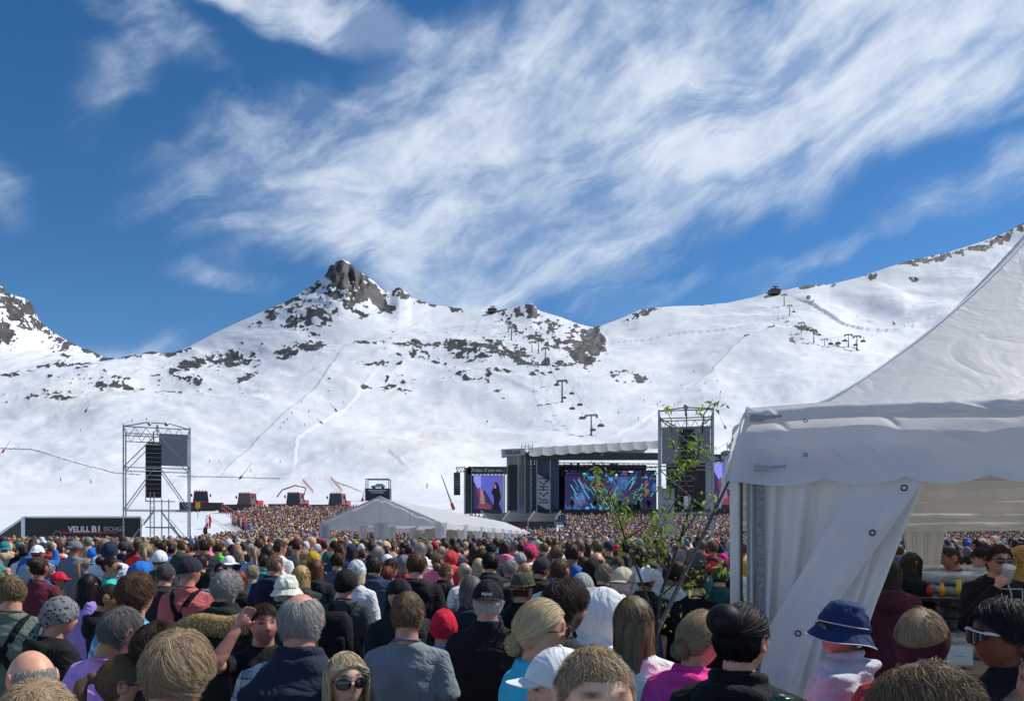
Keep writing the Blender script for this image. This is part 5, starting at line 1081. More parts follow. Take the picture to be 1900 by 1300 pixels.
def hat_mesh(kind, hm_key):
    key = (kind, hm_key)
    if key in HATC: return HATC[key]
    hm = head_mat(*hm_key); parts = []; off = 0; Vs = []; Fs = []
    def push(V, Fq):
        nonlocal off
        Vs.append(np.asarray(V)); Fs.extend([tuple(int(i) + off for i in f) for f in Fq]); off += len(V)
    def brim(r0, r1f, zf, nu=40, a0=-np.pi, a1=np.pi, th=.004, nv=5, closed=True):
        for sgn in (0, 1):
            V = []
            for j in range(nv + 1):
                for i in range(nu + (0 if closed else 1)):
                    t = a0 + (a1 - a0) * i / nu; k = j / nv; r = r1f(t); x = math.sin(t) * (.0765 + .012 + (r) * k) ; y = math.cos(t) * (.0955 + .012 + r * k) + .0; V.append((x, y, zf(t, k) - sgn * th))
            m_ = nu if closed else nu + 1; idx = np.arange((nv + 1) * m_).reshape(nv + 1, m_)
            if closed: nx = np.roll(idx, -1, 1); Fq = np.stack([idx[:-1], nx[:-1], nx[1:], idx[1:]], -1).reshape(-1, 4)
            else: Fq = np.stack([idx[:-1, :-1], idx[:-1, 1:], idx[1:, 1:], idx[1:, :-1]], -1).reshape(-1, 4)
            push(V, Fq if sgn else Fq[:, ::-1])
    if kind in ('cap', 'visor_cap', 'capback'):
        sg = -1 if kind == 'capback' else 1
        lo = lambda bb: .12 + .18 * bb * sg
        seam = lambda D, th: th + .0015 * np.cos(6 * np.arctan2(D[:, 0], D[:, 1])) + .004 * np.clip(D[:, 1] * sg, 0, 1)
        V, Fq = dome(lo, .016, fn=seam, zs=1.02); push(V, Fq)
        q = MB(); q.sph((0, 0, .139), (.007, .007, .004), 8, 5); push(np.array(q.V), q.F)
        V = []                                              # curved peak
        for sgn in (0, .004):
            for j in range(6):
                for i in range(13):
                    t = (i / 12 - .5) * 1.9; k = j / 5; y = math.cos(t) * .108 + k * .062 * math.cos(t * .9); x = math.sin(t) * .088; V.append((x * (1 - .05 * k), y * sg, .042 - .010 * k - .9 * x * x * 1.6 - sgn - .002))
        V = np.array(V); idx = np.arange(78).reshape(6, 13)
        for o_ in (0, 78): push(V[o_:o_ + 78], np.stack([idx[:-1, :-1], idx[:-1, 1:], idx[1:, 1:], idx[1:, :-1]], -1).reshape(-1, 4))
    elif kind in ('beanie', 'scarf_hat', 'bandana'):
        V, Fq = dome(lambda bb: -.15 + .28 * bb, .016, fn=lambda D, th: th + .012 * np.clip(D[:, 2], 0, 1) ** 2 + .0022 * np.cos(34 * np.arctan2(D[:, 0], D[:, 1])) * (1 if kind == 'beanie' else 0) + (fbm(D[:, 0] * 6, D[:, 1] * 6, D[:, 2] * 6, 3) - .5) * (.004 if kind == 'beanie' else .016), nu=56); push(V, Fq)
        V, Fq = dome(lambda bb: -.17 + .28 * bb, .021, nv=14, fn=lambda D, th: th + .002 * np.cos(34 * np.arctan2(D[:, 0], D[:, 1])), nu=56)
        if kind == 'beanie': push(V, Fq[:56 * 4])
        if kind == 'bandana':
            q = MB(); q.sph((0, -.11, -.045), (.022, .018, .018), 10, 6); q.tube([(0, -.115, -.05), (.02, -.135, -.10), (.03, -.12, -.16), (.05, -.115, -.20)], [.016, .028, .03, .008], 8); q.tube([(0, -.115, -.05), (-.025, -.13, -.10), (-.03, -.125, -.17)], [.016, .026, .008], 8); push(np.array(q.V), q.F)
    elif kind == 'bucket':
        V, Fq = dome(lambda bb: .10, .020, fn=lambda D, th: th + .004 * np.clip(D[:, 2], 0, 1) ** 1.5 + (fbm(D[:, 0] * 5, D[:, 1] * 5, D[:, 2] * 5, 3) - .5) * .022 + .006 * gs(D[:, 2] - .82, .06), nu=48); push(V, Fq)
        brim(.1, lambda t: .047, lambda t, k: .020 - .068 * k + .007 * math.sin(3 * t + 1) * k, nv=7)
    elif kind == 'fedora':
        V, Fq = dome(lambda bb: .22, .018, fn=lambda D, th: th + .022 * np.clip(D[:, 2], 0, 1) ** 2 - .022 * gs(D[:, 0], .22) * (D[:, 2] > .9), nu=44, zs=1.05); push(V, Fq)
        brim(.1, lambda t: .062, lambda t, k: .030 + .03 * k * k * abs(math.sin(t)) - .012 * k * abs(math.cos(t)))
    elif kind == 'sunhat':
        V, Fq = dome(lambda bb: .2, .02, nu=40); push(V, Fq); brim(.1, lambda t: .085, lambda t, k: .026 - .03 * k + .006 * math.sin(4 * t) * k)
    elif kind == 'headband':
        V, Fq = dome(lambda bb: -.34 + .62 * bb, .019, nu=56, nv=16, fn=lambda D, th: th + (fbm(D[:, 0] * 7, D[:, 1] * 7, D[:, 2] * 7, 2) - .5) * .006); push(V, Fq[:56 * 6])
    elif kind == 'hood':
        nu = 34; V = []                                      # a hood that stands open around the face
        for j in range(17):
            k = j / 16
            for i in range(nu):
                t = 2 * np.pi * i / nu; y = .085 - .245 * k; rr = (1 - max(0, (k - .35) / .65) ** 2.2) ** .5 if k < .999 else .02
                V.append((math.sin(t) * .108 * rr, y + (.018 * math.cos(t)) * (1 - k), math.cos(t) * ((.118 + .040 * math.sin(math.pi * min(1, k / .75))) if math.cos(t) > 0 else .16) * rr + .002))
        V = np.array(V); V += (fbm(V[:, 0] * 14, V[:, 1] * 14, V[:, 2] * 14, 3) - .5)[:, None] * .02 * nrm(V)
        idx = np.arange(17 * nu).reshape(17, nu); nx = np.roll(idx, -1, 1); push(V, np.stack([idx[:-1], nx[:-1], nx[1:], idx[1:]], -1).reshape(-1, 4)); push(V * .95 + np.array([0, .004, 0]), np.stack([idx[:-1], idx[1:], nx[1:], nx[:-1]], -1).reshape(-1, 4))
        q = MB(); q.tube([(math.sin(t) * .108, .087 + .018 * math.cos(t), math.cos(t) * (.118 if math.cos(t) > 0 else .16)) for t in np.linspace(0, 2 * np.pi, 30)], .008, 6); push(np.array(q.V), q.F)
    elif kind == 'hatband':
        V, Fq = dome(lambda bb: .22, .022, nu=40, nv=20); push(V, Fq[:40 * 4])
    elif kind == 'glasses':
        q = MB()
        for sx in (-1, 1): q.tube([(sx * .066, .080, .014), (sx * .078, .05, .012), (sx * .084, .0, .008), (sx * .082, -.03, -.004)], [.0032, .0026, .0024, .0022], 6)
        q.tube([(-.012, .104, .014), (0, .108, .017), (.012, .104, .014)], .0022, 6)
        for sx in (-1, 1):
            q.tube([(sx * (.036 + .029 * math.cos(a)), .103 - .6 * (.029 * math.cos(a)) ** 1 * .5 - .003, .004 + .023 * math.sin(a)) for a in np.linspace(0, 2 * np.pi, 18)], .0024, 5)
        push(np.array(q.V), q.F)
    elif kind == 'lenses':
        q = MB()
        for sx in (-1, 1):
            for e in (0, .003):
                pts = [(sx * (.036 + .028 * math.cos(a)), .101 - .3 * .028 * math.cos(a) - e, .004 + .022 * math.sin(a)) for a in np.linspace(0, 2 * np.pi, 20, endpoint=False)]
                q.add([(sx * .036, .106 - e, .004)] + pts, [((0, 1 + i, 1 + (i + 1) % 20) if (sx > 0) != (e > 0) else (0, 1 + (i + 1) % 20, 1 + i)) for i in range(20)])
        push(np.array(q.V), q.F)
    elif kind == 'shades':
        for o_ in (0, .002):
            V = []
            for j in range(6):
                for i in range(21):
                    t = (i / 20 - .5) * 2.0; V.append((math.sin(t) * .080, math.cos(t) * .052 + .056 - o_, -.016 + .040 * j / 5 * (1 - .25 * abs(math.sin(t))) - .010 * (1 - j / 5) * math.cos(t * 3.0)))
            idx = np.arange(126).reshape(6, 21); push(V, np.stack([idx[:-1, :-1], idx[:-1, 1:], idx[1:, 1:], idx[1:, :-1]], -1).reshape(-1, 4))
    elif kind == 'shade_arms':
        q = MB()
        for sx in (-1, 1): q.tube([(sx * .066, .088, .018), (sx * .078, .05, .014), (sx * .085, .0, .008), (sx * .083, -.03, -.004)], [.006, .005, .0042, .004], 6)
        q.tube([(math.sin(t) * .081, math.cos(t) * .052 + .057, .025 - .010 * abs(math.sin(t))) for t in np.linspace(-1.0, 1.0, 16)], .0034, 5); push(np.array(q.V), q.F)
    elif kind == 'goggle':
        V = []
        for j in range(7):
            for i in range(21):
                t = (i / 20 - .5) * 2.3; V.append((math.sin(t) * .092, math.cos(t) * .112 + .004 - .012 * abs(j - 3) / 3, -.022 + .062 * j / 6 * (1 - .12 * abs(math.sin(t))) + .006))
        idx = np.arange(147).reshape(7, 21); push(V, np.stack([idx[:-1, :-1], idx[:-1, 1:], idx[1:, 1:], idx[1:, :-1]], -1).reshape(-1, 4))
    V = to_head(np.vstack(Vs), hm); me = mesh('hat', V, Fs, CLOTH, True); HATC[key] = me; return me

# ---- clothes
GAR = {}
def garment_mesh(kind, female=False, arms=('down', 'down'), lod='mid', heavy=1.0):
    key = (kind, female, arms, lod, heavy)
    if key in GAR: return GAR[key]
    f = .92 if female else 1.0; h = heavy; t = {'tshirt': 0, 'polo': .002, 'tank': 0, 'jacket': .016, 'hoodie': .014, 'puffer': .03, 'vest': .020, 'sweater': .008, 'blouse': .004}[kind]
    mb = MB(); L_ = [(0, 0, .80, .182, .125), (0, 0, .93, .176, .122), (0, 0, 1.05, .163, .115), (0, .002, 1.18, .172, .122), (0, .004, 1.29, .190, .128), (0, -.002, 1.375, .190, .115), (0, -.008, 1.435, .158, .090), (0, -.016, 1.478, .108, .078), (0, -.022, 1.508, .075, .069)]
    mb.loft([(x, y, z, (rx * f + t) * (h if z < 1.4 else 1), (ry + t) * (h if z < 1.4 else 1)) for x, y, z, rx, ry in L_], 24, 2.3)
    for sx, pose in zip((-1, 1), arms):
        if kind in ('vest', 'tank'): continue
        e, wr = ARM[pose]; s = Vector((sx * SHO[0] * f, SHO[1], SHO[2] - .012)); e = Vector((sx * e[0] * f, e[1], e[2])); wr = Vector((sx * wr[0], wr[1], wr[2])); inn = Vector((sx * .085, -.012, 1.445))
        if kind in ('tshirt', 'polo'): mb.tube([inn, s, s.lerp(e, .35), s.lerp(e, .72)], [.045, .062, .064, .066], 14)
        else: mb.tube([inn, s, s.lerp(e, .4), e, e.lerp(wr, .5), wr - (wr - e).normalized() * .015], [.042 + t, .058 + t, .058 + t, .052 + t * .9, .044 + t * .8, .036 + t * .6], 14)
    if kind in ('jacket', 'polo', 'vest', 'puffer', 'sweater', 'hoodie', 'blouse'):
        hh = {'jacket': .045, 'polo': .022, 'vest': .05, 'puffer': .05, 'sweater': .012, 'hoodie': .02, 'blouse': .015}[kind]
        mb.tube([(.076 * math.cos(a), -.018 + .062 * math.sin(a), 1.502 + hh * .5 - .012 * math.sin(a)) for a in np.linspace(0, 2 * np.pi, 18)], .012 + hh * .22, 6)
    if kind in ('hoodie', 'jacket', 'puffer'):
        if kind != 'puffer': mb.loft([(0, -.115, 1.33, .05, .02), (0, -.125, 1.37, .105, .045), (0, -.118, 1.43, .125, .06), (0, -.10, 1.475, .115, .05), (0, -.09, 1.50, .09, .02)], 16)
        mb.tube([(.105 * math.cos(a), -.06 + .075 * math.sin(a) - .01, 1.475 - .02 * math.cos(a * 2)) for a in np.linspace(math.pi, 2 * math.pi, 12)], .03 if kind != 'puffer' else .022, 8)
    me = remesh('top', mb.V, mb.F, {'hi': .0115, 'md': .014, 'mid': .0175, 'lo': .026}[lod], 3); V = mv(me); Nn = mn(me); x, y, z = V.T
    A = .011 if kind in ('tshirt', 'polo', 'blouse', 'tank') else .015
    w1 = fbm(x * 9 + z * 2.5, y * 9, z * 3.2 + 4, 3) - .5; w2 = 1 - np.abs(fbm(x * 7 + z * 4, y * 7 + 3, z * 5, 2) - .5) * 4
    w3 = 1 - np.abs(fbm(x * 5 - z * 7, y * 5, z * 4 + x * 5 + 9, 2) - .5) * 6; dsp = A * 1.7 * w1 + A * .35 * np.clip(w3, 0, 1) + A * .75 * w2 * np.clip(1 - np.abs(z - 1.15) * 1.6, .25, 1)
    if kind in ('puffer',): dsp = dsp * .5 + .011 * (np.abs(np.sin(z * 62 + .6 * np.sin(x * 9))) ** .6 - .6)
    V = V + Nn * dsp[:, None]
    if kind in ('tshirt', 'polo', 'blouse', 'tank'):        # hem hangs free
        pass
    finish(me, V, CLOTH); GAR[key] = me; return me
LEG = {}
def trousers_mesh(lod='mid'):
    if lod in LEG: return LEG[lod]
    mb = MB(); mb.loft([(0, 0, .78, .15, .10), (0, 0, .86, .166, .112), (0, 0, .98, .155, .105)], 14)
    for sx in (-1, 1): mb.tube([(sx * .08, 0, .84), (sx * .095, .01, .62), (sx * .10, .015, .46), (sx * .105, -.005, .28), (sx * .11, -.01, .075)], [.088, .078, .062, .058, .05], 10)
    for sx in (-1, 1): mb.tube([(sx * .11, -.06, .045), (sx * .115, .03, .05), (sx * .12, .13, .035)], [.04, .045, .028], 8)
    me = mb.mesh('trousers', CLOTH, True); LEG[lod] = me; return me
def backpack_mesh():
    if 'bp' in LEG: return LEG['bp']
    mb = MB(); mb.loft([(0, -.20, 1.0, .12, .05), (0, -.215, 1.04, .145, .08), (0, -.215, 1.22, .15, .085), (0, -.205, 1.36, .135, .075), (0, -.19, 1.42, .08, .04)], 20, 3)
    mb.loft([(0, -.29, 1.04, .09, .02), (0, -.30, 1.07, .11, .03), (0, -.295, 1.2, .11, .03), (0, -.285, 1.23, .09, .015)], 16, 3)
    for sx in (-1, 1): mb.tube([(sx * .08, -.16, 1.38), (sx * .095, -.10, 1.455), (sx * .105, -.01, 1.475), (sx * .12, .09, 1.42), (sx * .13, .135, 1.30), (sx * .15, .08, 1.1), (sx * .14, -.12, 1.03)], [.016, .024, .024, .022, .02, .014, .014], 6)
    me = mb.mesh('backpack', CLOTH, True); LEG['bp'] = me; return me
def straps_mesh(kind='X'):
    k = 'st' + kind
    if k in LEG: return LEG[k]
    mb = MB()
    def strap(pts, w=.019):
        for a, b in zip(pts[:-1], pts[1:]):
            pass
        q = [Vector(p) for p in pts]; V = []; Fc = []
        for i, p in enumerate(q):
            tt = (q[min(i + 1, len(q) - 1)] - q[max(i - 1, 0)]).normalized(); out = Vector((p.x * .3, p.y, 0 if abs(p.y) > .04 else .12)).normalized() if abs(p.y) > .04 else Vector((0, p.y, 1)).normalized(); s = tt.cross(out).normalized()
            for o in (-1, 1):
                for e in (0, .006): V.append(p + s * o * w + out * e)
        for i in range(len(q) - 1):
            a, b = i * 4, i * 4 + 4; Fc += [(a + 1, b + 1, b + 3, a + 3), (a, a + 2, b + 2, b), (a, b, b + 1, a + 1), (a + 2, a + 3, b + 3, b + 2)]
        mb.add(V, Fc)
    for sx in (-1, 1):
        if kind == 'X': strap([(sx * .10, .06, 1.462), (sx * .105, -.02, 1.487), (sx * .10, -.09, 1.455), (sx * .07, -.136, 1.38), (0, -.146, 1.25), (-sx * .07, -.142, 1.12), (-sx * .11, -.136, .98), (-sx * .12, -.135, .86)])
        else: strap([(sx * .10, .06, 1.462), (sx * .105, -.02, 1.487), (sx * .095, -.09, 1.455), (sx * .06, -.138, 1.38), (sx * .015, -.148, 1.29), (sx * .012, -.146, 1.1), (sx * .02, -.142, .9)], .022)
    me = mb.mesh('braces', CLOTH, True); LEG[k] = me; return me

PEOPLE = []
SKINS = {'p': lin('d9a284'), 'r': lin('c98f78'), 't': lin('b98262'), 'd': lin('7a4b38'), 'l': lin('e3b79c'), 'k': lin('a86f55')}
HCOL = {'blond': lin('b39a6c'), 'sand': lin('8f7a60'), 'dblond': lin('66533e'), 'brown': lin('4c3626'), 'dbrown': lin('33251c'), 'black': lin('181518'), 'grey': lin('8d8a86'), 'dgrey': lin('5b5855'), 'silver': lin('b5b2ac'), 'white': lin('cfcac0'), 'red': lin('6e3422'), 'lblond': lin('b9a684')}
def person(label, px, top, Y, phi=0, head=(0, 0, 0), hair=('short', 'brown'), hat=None, shirt=('tshirt', '444444'), skin='p', female=False, arms=('down', 'down'), lod='mid', glasses=None, legs='23242a', group='people in the concert crowd', heavy=1.0, face='n', lean=0, size=None, mats={}, width=1.0, under=None):
    if lod == 'hi' and Y > 3.4 and abs(phi) < 120: lod = 'md'
    p = P(px, top, Y); g = ground_z(Y); p.x -= math.sin(R(lean)) * 1.6; s = (p.z - g) / (1.765 if not hat else 1.785); s = max(.62, min(1.14, s)) if size is None else size
    loc = Vector((p.x, Y, p.z - s * (1.765 if not hat else 1.785))) if s in (.62, 1.14) else Vector((p.x, Y, g))
    # the head, not the feet, stands at the pixel: nothing to correct for an upright body
    BR = lambda c, k=1.45: tuple(min(.86, v * k) for v in c)
    e = empty('person', loc, label, 'person', -R(phi), group, s); e.rotation_euler.y = R(lean)
    if width != 1.0: e.scale = (s * width, s * width, s)
    b = link('body', body_mesh(*head, female, arms, lod, face, heavy), e, color=BR(SKINS[skin], 1.12))
    if hair and hair[0]:
        hc = HCOL.get(hair[1]) or lin(hair[1]); link('hair', hair_mesh(hair[0], lod, head, female, hair[2] if len(hair) > 2 else 0, hat[0] if hat and hat[0] not in ('headband', 'goggle', 'hood') else None), e, color=BR(hc, 1.35))
    top_o = link({'tshirt': 'shirt', 'polo': 'polo_shirt', 'tank': 'shirt', 'jacket': 'jacket', 'hoodie': 'hoodie', 'puffer': 'padded_jacket', 'vest': 'vest', 'sweater': 'sweater', 'blouse': 'blouse'}[shirt[0]], garment_mesh(shirt[0], female, arms, lod, heavy), e, color=BR(lin(shirt[1])))
    if 'top' in mats: top_o.material_slots[0].link = 'OBJECT'; top_o.material_slots[0].material = mats['top']
    if under: u = link('shirt', garment_mesh(under[0], female, arms, lod, heavy), e, color=BR(lin(under[1]))); 
    if under and 'under' in mats: u.material_slots[0].link = 'OBJECT'; u.material_slots[0].material = mats['under']
    if shirt[0] in ('tshirt', 'sweater', 'blouse') and lod != 'lo':
        if 'rib' not in LEG: q = MB(); q.tube([(.068 * math.cos(t), -.022 + .062 * math.sin(t), 1.512 - .012 * math.sin(t)) for t in np.linspace(0, 2 * np.pi, 24)], .0075, 6); LEG['rib'] = q.mesh('collar', CLOTH, True)
        link('collar', LEG['rib'], e, color=BR(lin(shirt[1]), 1.15))
    link('trousers', trousers_mesh(), e, color=lin(legs))
    if hat:
        h = link({'cap': 'cap', 'capback': 'cap', 'beanie': 'beanie', 'scarf_hat': 'headscarf', 'bandana': 'bandana', 'bucket': 'bucket_hat', 'fedora': 'felt_hat', 'sunhat': 'sun_hat', 'headband': 'headband', 'hood': 'hood', 'goggle': 'ski_goggles', 'visor_cap': 'cap'}[hat[0]], hat_mesh(hat[0], head), e, color=BR(lin(hat[1]), 1.3))
        if 'hat' in mats: h.material_slots[0].link = 'OBJECT'; h.material_slots[0].material = mats['hat']
        if hat[0] == 'fedora': link('hat_band', hat_mesh('hatband', head), h, color=lin('8a6a3a'))
    if glasses and glasses[0] == '#':
        gl = link('sunglasses', hat_mesh('shade_arms', head), e, color=lin(glasses[1:])); ln = link('lens', hat_mesh('shades', head), gl); ln.material_slots[0].link = 'OBJECT'; ln.material_slots[0].material = LENS
        gl.material_slots[0].link = 'OBJECT'; gl.material_slots[0].material = PLASTIC
    elif glasses:
        gl = link('sunglasses', hat_mesh('glasses', head), e, color=lin(glasses)); ln = link('lens', hat_mesh('lenses', head), gl, color=(.01, .01, .01)); ln.material_slots[0].link = 'OBJECT'; ln.material_slots[0].material = LENS
        gl.material_slots[0].link = 'OBJECT'; gl.material_slots[0].material = PLASTIC
    PEOPLE.append((p.x, Y)); return e
def worn(name, me, e, label, cat, color, mat_=None, group=None):
    """a thing carried by a person keeps its own place in the world"""
    o = link(name, me, None, color=lin(color)); o.matrix_world = Matrix.LocRotScale(e.location, e.rotation_euler, e.scale); tag(o, label, cat, group); return o
# ------------------------------------------------------------------ the white pavilion on the right
def pavilion():
    C = P(1386, 982, 5.2); ang = R(-15); S = 6.0
    e = empty('pavilion', (C.x, C.y, 0), 'near white pavilion tent with scalloped valance and gathered curtain, filling the right side', 'tent', ang)
    zE, zP = 2.74, 5.35
    def roof_z(m): t = 1 - m; return sum(float(np.interp(t + d, [0, .15, .3, .5, .7, .86, 1.0, 1.1], [2.74, 2.82, 3.10, 3.58, 4.12, 4.62, 5.15, 5.5])) for d in (-.05, 0, .05)) / 3
    n = 44
    for side in range(4):       # four faces meeting at the hips
        V = []; M_ = Matrix.Rotation(side * math.pi / 2, 3, 'Z')
        for j in range(n + 1):
            m = 1 - (j / n) * .97
            for i in range(n + 1):
                u = (i / n * 2 - 1); x = u * m * S / 2; y = -m * S / 2
                sag = (1 - u * u) * m * .05 * math.sin(math.pi * min(1, (1 - m) * 1.3)); z = roof_z(m) - sag * 1.2 + (float(vnoise(u * 3 + side * 7, m * 6, 1)) - .5) * .03 * m
                v = M_ @ Vector((x, y + .0, z)); V.append((v.x + S / 2, v.y + S / 2, z))
        idx = np.arange((n + 1) ** 2).reshape(n + 1, n + 1); link('roof_panel', mesh('roof_panel', np.array(V), np.stack([idx[:-1, :-1], idx[:-1, 1:], idx[1:, 1:], idx[1:, :-1]], -1).reshape(-1, 4), TENT), e)
    for sx in (0, 1):
        for sy in (0, 1):
            pts = []
            for j in range(20): m = 1 - j / 19 * .96; pts.append((S / 2 + (sx - .5) * S * m, S / 2 + (sy - .5) * S * m, roof_z(m) + .006))
            MB().tube(pts, .012, 5).build('hip_seam', WHITE, e)
    sc = .478
    def valance(nm, length, fn, seed, back=False):
        nx = int(length * 70); nz = 44; V = []; gc = random.Random(int(seed)); creases = []
        for i in range(int(length * 5)): s0 = gc.uniform(0, length); l = gc.uniform(.08, .28); creases.append((s0, gc.uniform(2.70, 2.79), s0 + l, gc.uniform(2.60, 2.70), gc.uniform(.012, .028), gc.uniform(.012, .028)))
        for i in range(int(length * 1.8)): s0 = gc.uniform(0, length); z0 = gc.uniform(2.45, 2.66); creases.append((s0, z0, s0 + gc.uniform(.1, .4), z0 - gc.uniform(.03, .16), gc.uniform(.015, .03), gc.uniform(.01, .024)))
        for j in range(nz + 1):
            v = j / nz
            for i in range(nx + 1):
                s = i / nx * length; edge = math.sin(math.pi * ((s / sc) % 1)) ** .7; zb = 2.275 - .055 * edge + .02; z = zE + .055 - (zE + .055 - zb) * v
                w = (float(fbm(s * 1.7 + seed, z * 3, 1, 3)) - .5); tp = math.exp(-((v - .13) / .10) ** 2); cr = 0
                for (s0, z0, s1, z1, wd, am) in creases:
                    if abs(s - s0) > .7: continue
                    dx, dz = s1 - s0, z1 - z0; l2 = dx * dx + dz * dz; t = min(1, max(0, ((s - s0) * dx + (z - z0) * dz) / l2)); dd = math.hypot(s - s0 - t * dx, (z - z0 - t * dz)); cr += am * math.exp(-(dd / wd) ** 2) * math.sin(math.pi * (.12 + .76 * t))
                flare = .035 + .12 * v ** 1.3 + .03 * tp + w * .09 * (.3 + v) + cr + (float(fbm(s * 4 + z * 6 + seed, z * 8 - s * 2, 7, 3)) - .5) * .035 * tp
                if v < .06: flare *= v / .06 * .8; 
                z += (float(fbm(s * 2.3 + seed, 1.0, 2, 2)) - .5) * .045 * math.exp(-((v - .05) / .15) ** 2)
                V.append(fn(s, flare, z))
        idx = np.arange((nx + 1) * (nz + 1)).reshape(nz + 1, nx + 1); return link(nm, mesh(nm, np.array(V), np.stack([idx[:-1, :-1], idx[:-1, 1:], idx[1:, 1:], idx[1:, :-1]], -1).reshape(-1, 4), TENT), e)
    valance('front_valance', S, lambda s, f, z: (s - (.13 * max(0, 1 - s / .25)) * (1 - (z - 2.27) / .5) - .0, -f * (1 if s > .08 else 1), z), 2.0)
    valance('side_valance', S, lambda s, f, z: (-f * min(1, .3 + s) - .10 * max(0, 1 - s / .3) * (1 - (z - 2.27) / .5), s, z), 9.0)
    valance('side_valance', S, lambda s, f, z: (S + f, s, z), 14.0)
    m = MB(); m.tube([(x, -.085 + .006 * math.sin(x * 9), zE - .045 - .01 * math.sin(x * 4)) for x in np.linspace(.25, S, 50)], .005, 4); m.build('piping', WHITE, e)
    # small peak of cloth and ratchet at the corner
    m = MB(); V = [(-.03, -.02, zE - .03), (.10, -.08, zE - .02), (-.005, -.03, zE + .055), (.03, .03, zE)]; m.add(V, [(0, 1, 2), (1, 3, 2), (3, 0, 2), (0, 3, 1)]); m.build('corner_flap', TENT, e)
    for z, x in ((zE - .04, .06), (2.36, .085)):
        m = MB(); m.box((x, -.16 if z < 2.5 else -.11, z), (.09, .02, .045), ry=.1); m.box((x + .10, -.16 if z < 2.5 else -.11, z + .005), (.11, .012, .02), ry=-.08); m.build('buckle', STEEL, e)
    ey = mat('dark_eyelet', (.05, .055, .06), rough=.4, metal=.6)
    def eyelet(x, y, z, r=.017):
        m = MB(); m.tube([(x + r * math.cos(a), y, z + r * math.sin(a)) for a in np.linspace(0, 2 * math.pi, 18)], r * .3, 6); m.build('eyelet', ey, e)
    for x, z in ((.36, 2.665), (.36, 2.44)): eyelet(x, -.16, z, .011)
    # legs
    for x in (.04, S - .04):
        for y in (.04, S - .04): MB().box((x, y, 1.38), (.08, .08, 2.76)).build('leg', STEEL, e)
    for a, b in (((0, .04, zE), (S, .04, zE)), ((0, S - .04, zE), (S, S - .04, zE)), ((.04, 0, zE), (.04, S, zE)), ((S - .04, 0, zE), (S - .04, S, zE))): MB().tube([a, b], .03, 6).build('eave_rail', STEEL, e)
    # gathered curtain: pleats that fan out of the tie
    def cur_r(z): return float(np.interp(z, [0, .6, 1.0, 1.5, 2.0, 2.4], [.62, .60, .66, .82, 1.0, 1.16]))
    nx, nz = 120, 60; V = []
    for j in range(nz + 1):
        z = 2.52 * (1 - j / nz)
        for i in range(nx + 1):
            u = i / nx; x = .02 + (cur_r(z) - .02) * u; amp = .10 * (1 - .3 * abs(z - 1.3)) 
            ph = (u * 5.2 + .35 * math.sin(u * 6) + .12 * z) % 1; y = -.02 + amp * 1.3 * math.exp(-((ph - .5) / .13) ** 2) - .03 * math.sin(ph * math.pi * 2) + (float(fbm(u * 4 + z * .4, z * 1.5, 3, 3)) - .5) * .06
            V.append((x, y, z))
    idx = np.arange((nx + 1) * (nz + 1)).reshape(nz + 1, nx + 1); Fq = np.stack([idx[:-1, :-1], idx[:-1, 1:], idx[1:, 1:], idx[1:, :-1]], -1).reshape(-1, 4)
    link('curtain', mesh('curtain', np.array(V), Fq, CURT), e)
    nx, nz = 36, 70; V = []        # the overlapping edge, drawn aside in a diagonal
    for j in range(nz + 1):
        t = j / nz; z = 2.31 - 2.31 * t; xr = cur_r(z) + .012 - .0 * t; wdt = .34 * (1 - .2 * t) ; diag = float(np.interp(z, [0, .9, 1.3, 2.36], [.30, .26, .32, .42])); xr2 = float(np.interp(z, [0, .8, 1.25, 2.36], [.36, .30, .42, 1.14]))
        for i in range(nx + 1):
            u = i / nx; x = xr2 - diag * (1 - u); x = max(x, .03 + .02 * u)
            y = -.055 - .07 * min(1, max(0, (2.31 - z) / .25)) - .018 * math.sin(u * 9 + t * 3) - .03 * u * (1 - u) * 2 + (float(fbm(u * 3 + 5, t * 6, 2, 3)) - .5) * .05; V.append((x, y, z))
    idx = np.arange((nx + 1) * (nz + 1)).reshape(nz + 1, nx + 1); Fq = np.stack([idx[:-1, :-1], idx[:-1, 1:], idx[1:, 1:], idx[1:, :-1]], -1).reshape(-1, 4)
    link('curtain_flap', mesh('curtain_flap', np.array(V), Fq, CURT), e)
    for z, dx in ((2.215, .10), (1.93, .10), (1.27, .12)): x = float(np.interp(z, [0, .8, 1.25, 2.36], [.36, .30, .42, 1.14])) - dx; eyelet(x, -.175, z, .017)
    MB().box((.085, -.055, 1.2), (.05, .01, 2.3)).build('zip_strip', mat('grey_webbing', (.30, .32, .34), rough=.8, noise=(60, .5)), e)
    MB().box((-.035, .05, 1.2), (.018, .03, 2.3)).build('gap_strip', mat('dark_webbing', (.10, .10, .09), rough=.8), e)
    # side wall behind the corner leg
    V = []
    for j in range(12):
        for i in range(61): s = i / 60 * 1.6; V.append((-.06 + .03 * math.sin(s * 18) * (1 - j / 11 * .3), s, 2.4 * (1 - j / 11)))
    idx = np.arange(12 * 61).reshape(12, 61); link('side_curtain', mesh('side_curtain', np.array(V), np.stack([idx[:-1, :-1], idx[:-1, 1:], idx[1:, 1:], idx[1:, :-1]], -1).reshape(-1, 4), TENT), e)
    # rear wall rolled up in bulging folds, inside of the valance
    bands = [(2.98, 2.61, .02), (2.63, 2.33, .045), (2.35, 2.16, .04), (2.18, 2.04, .035), (2.06, 1.93, .03)]
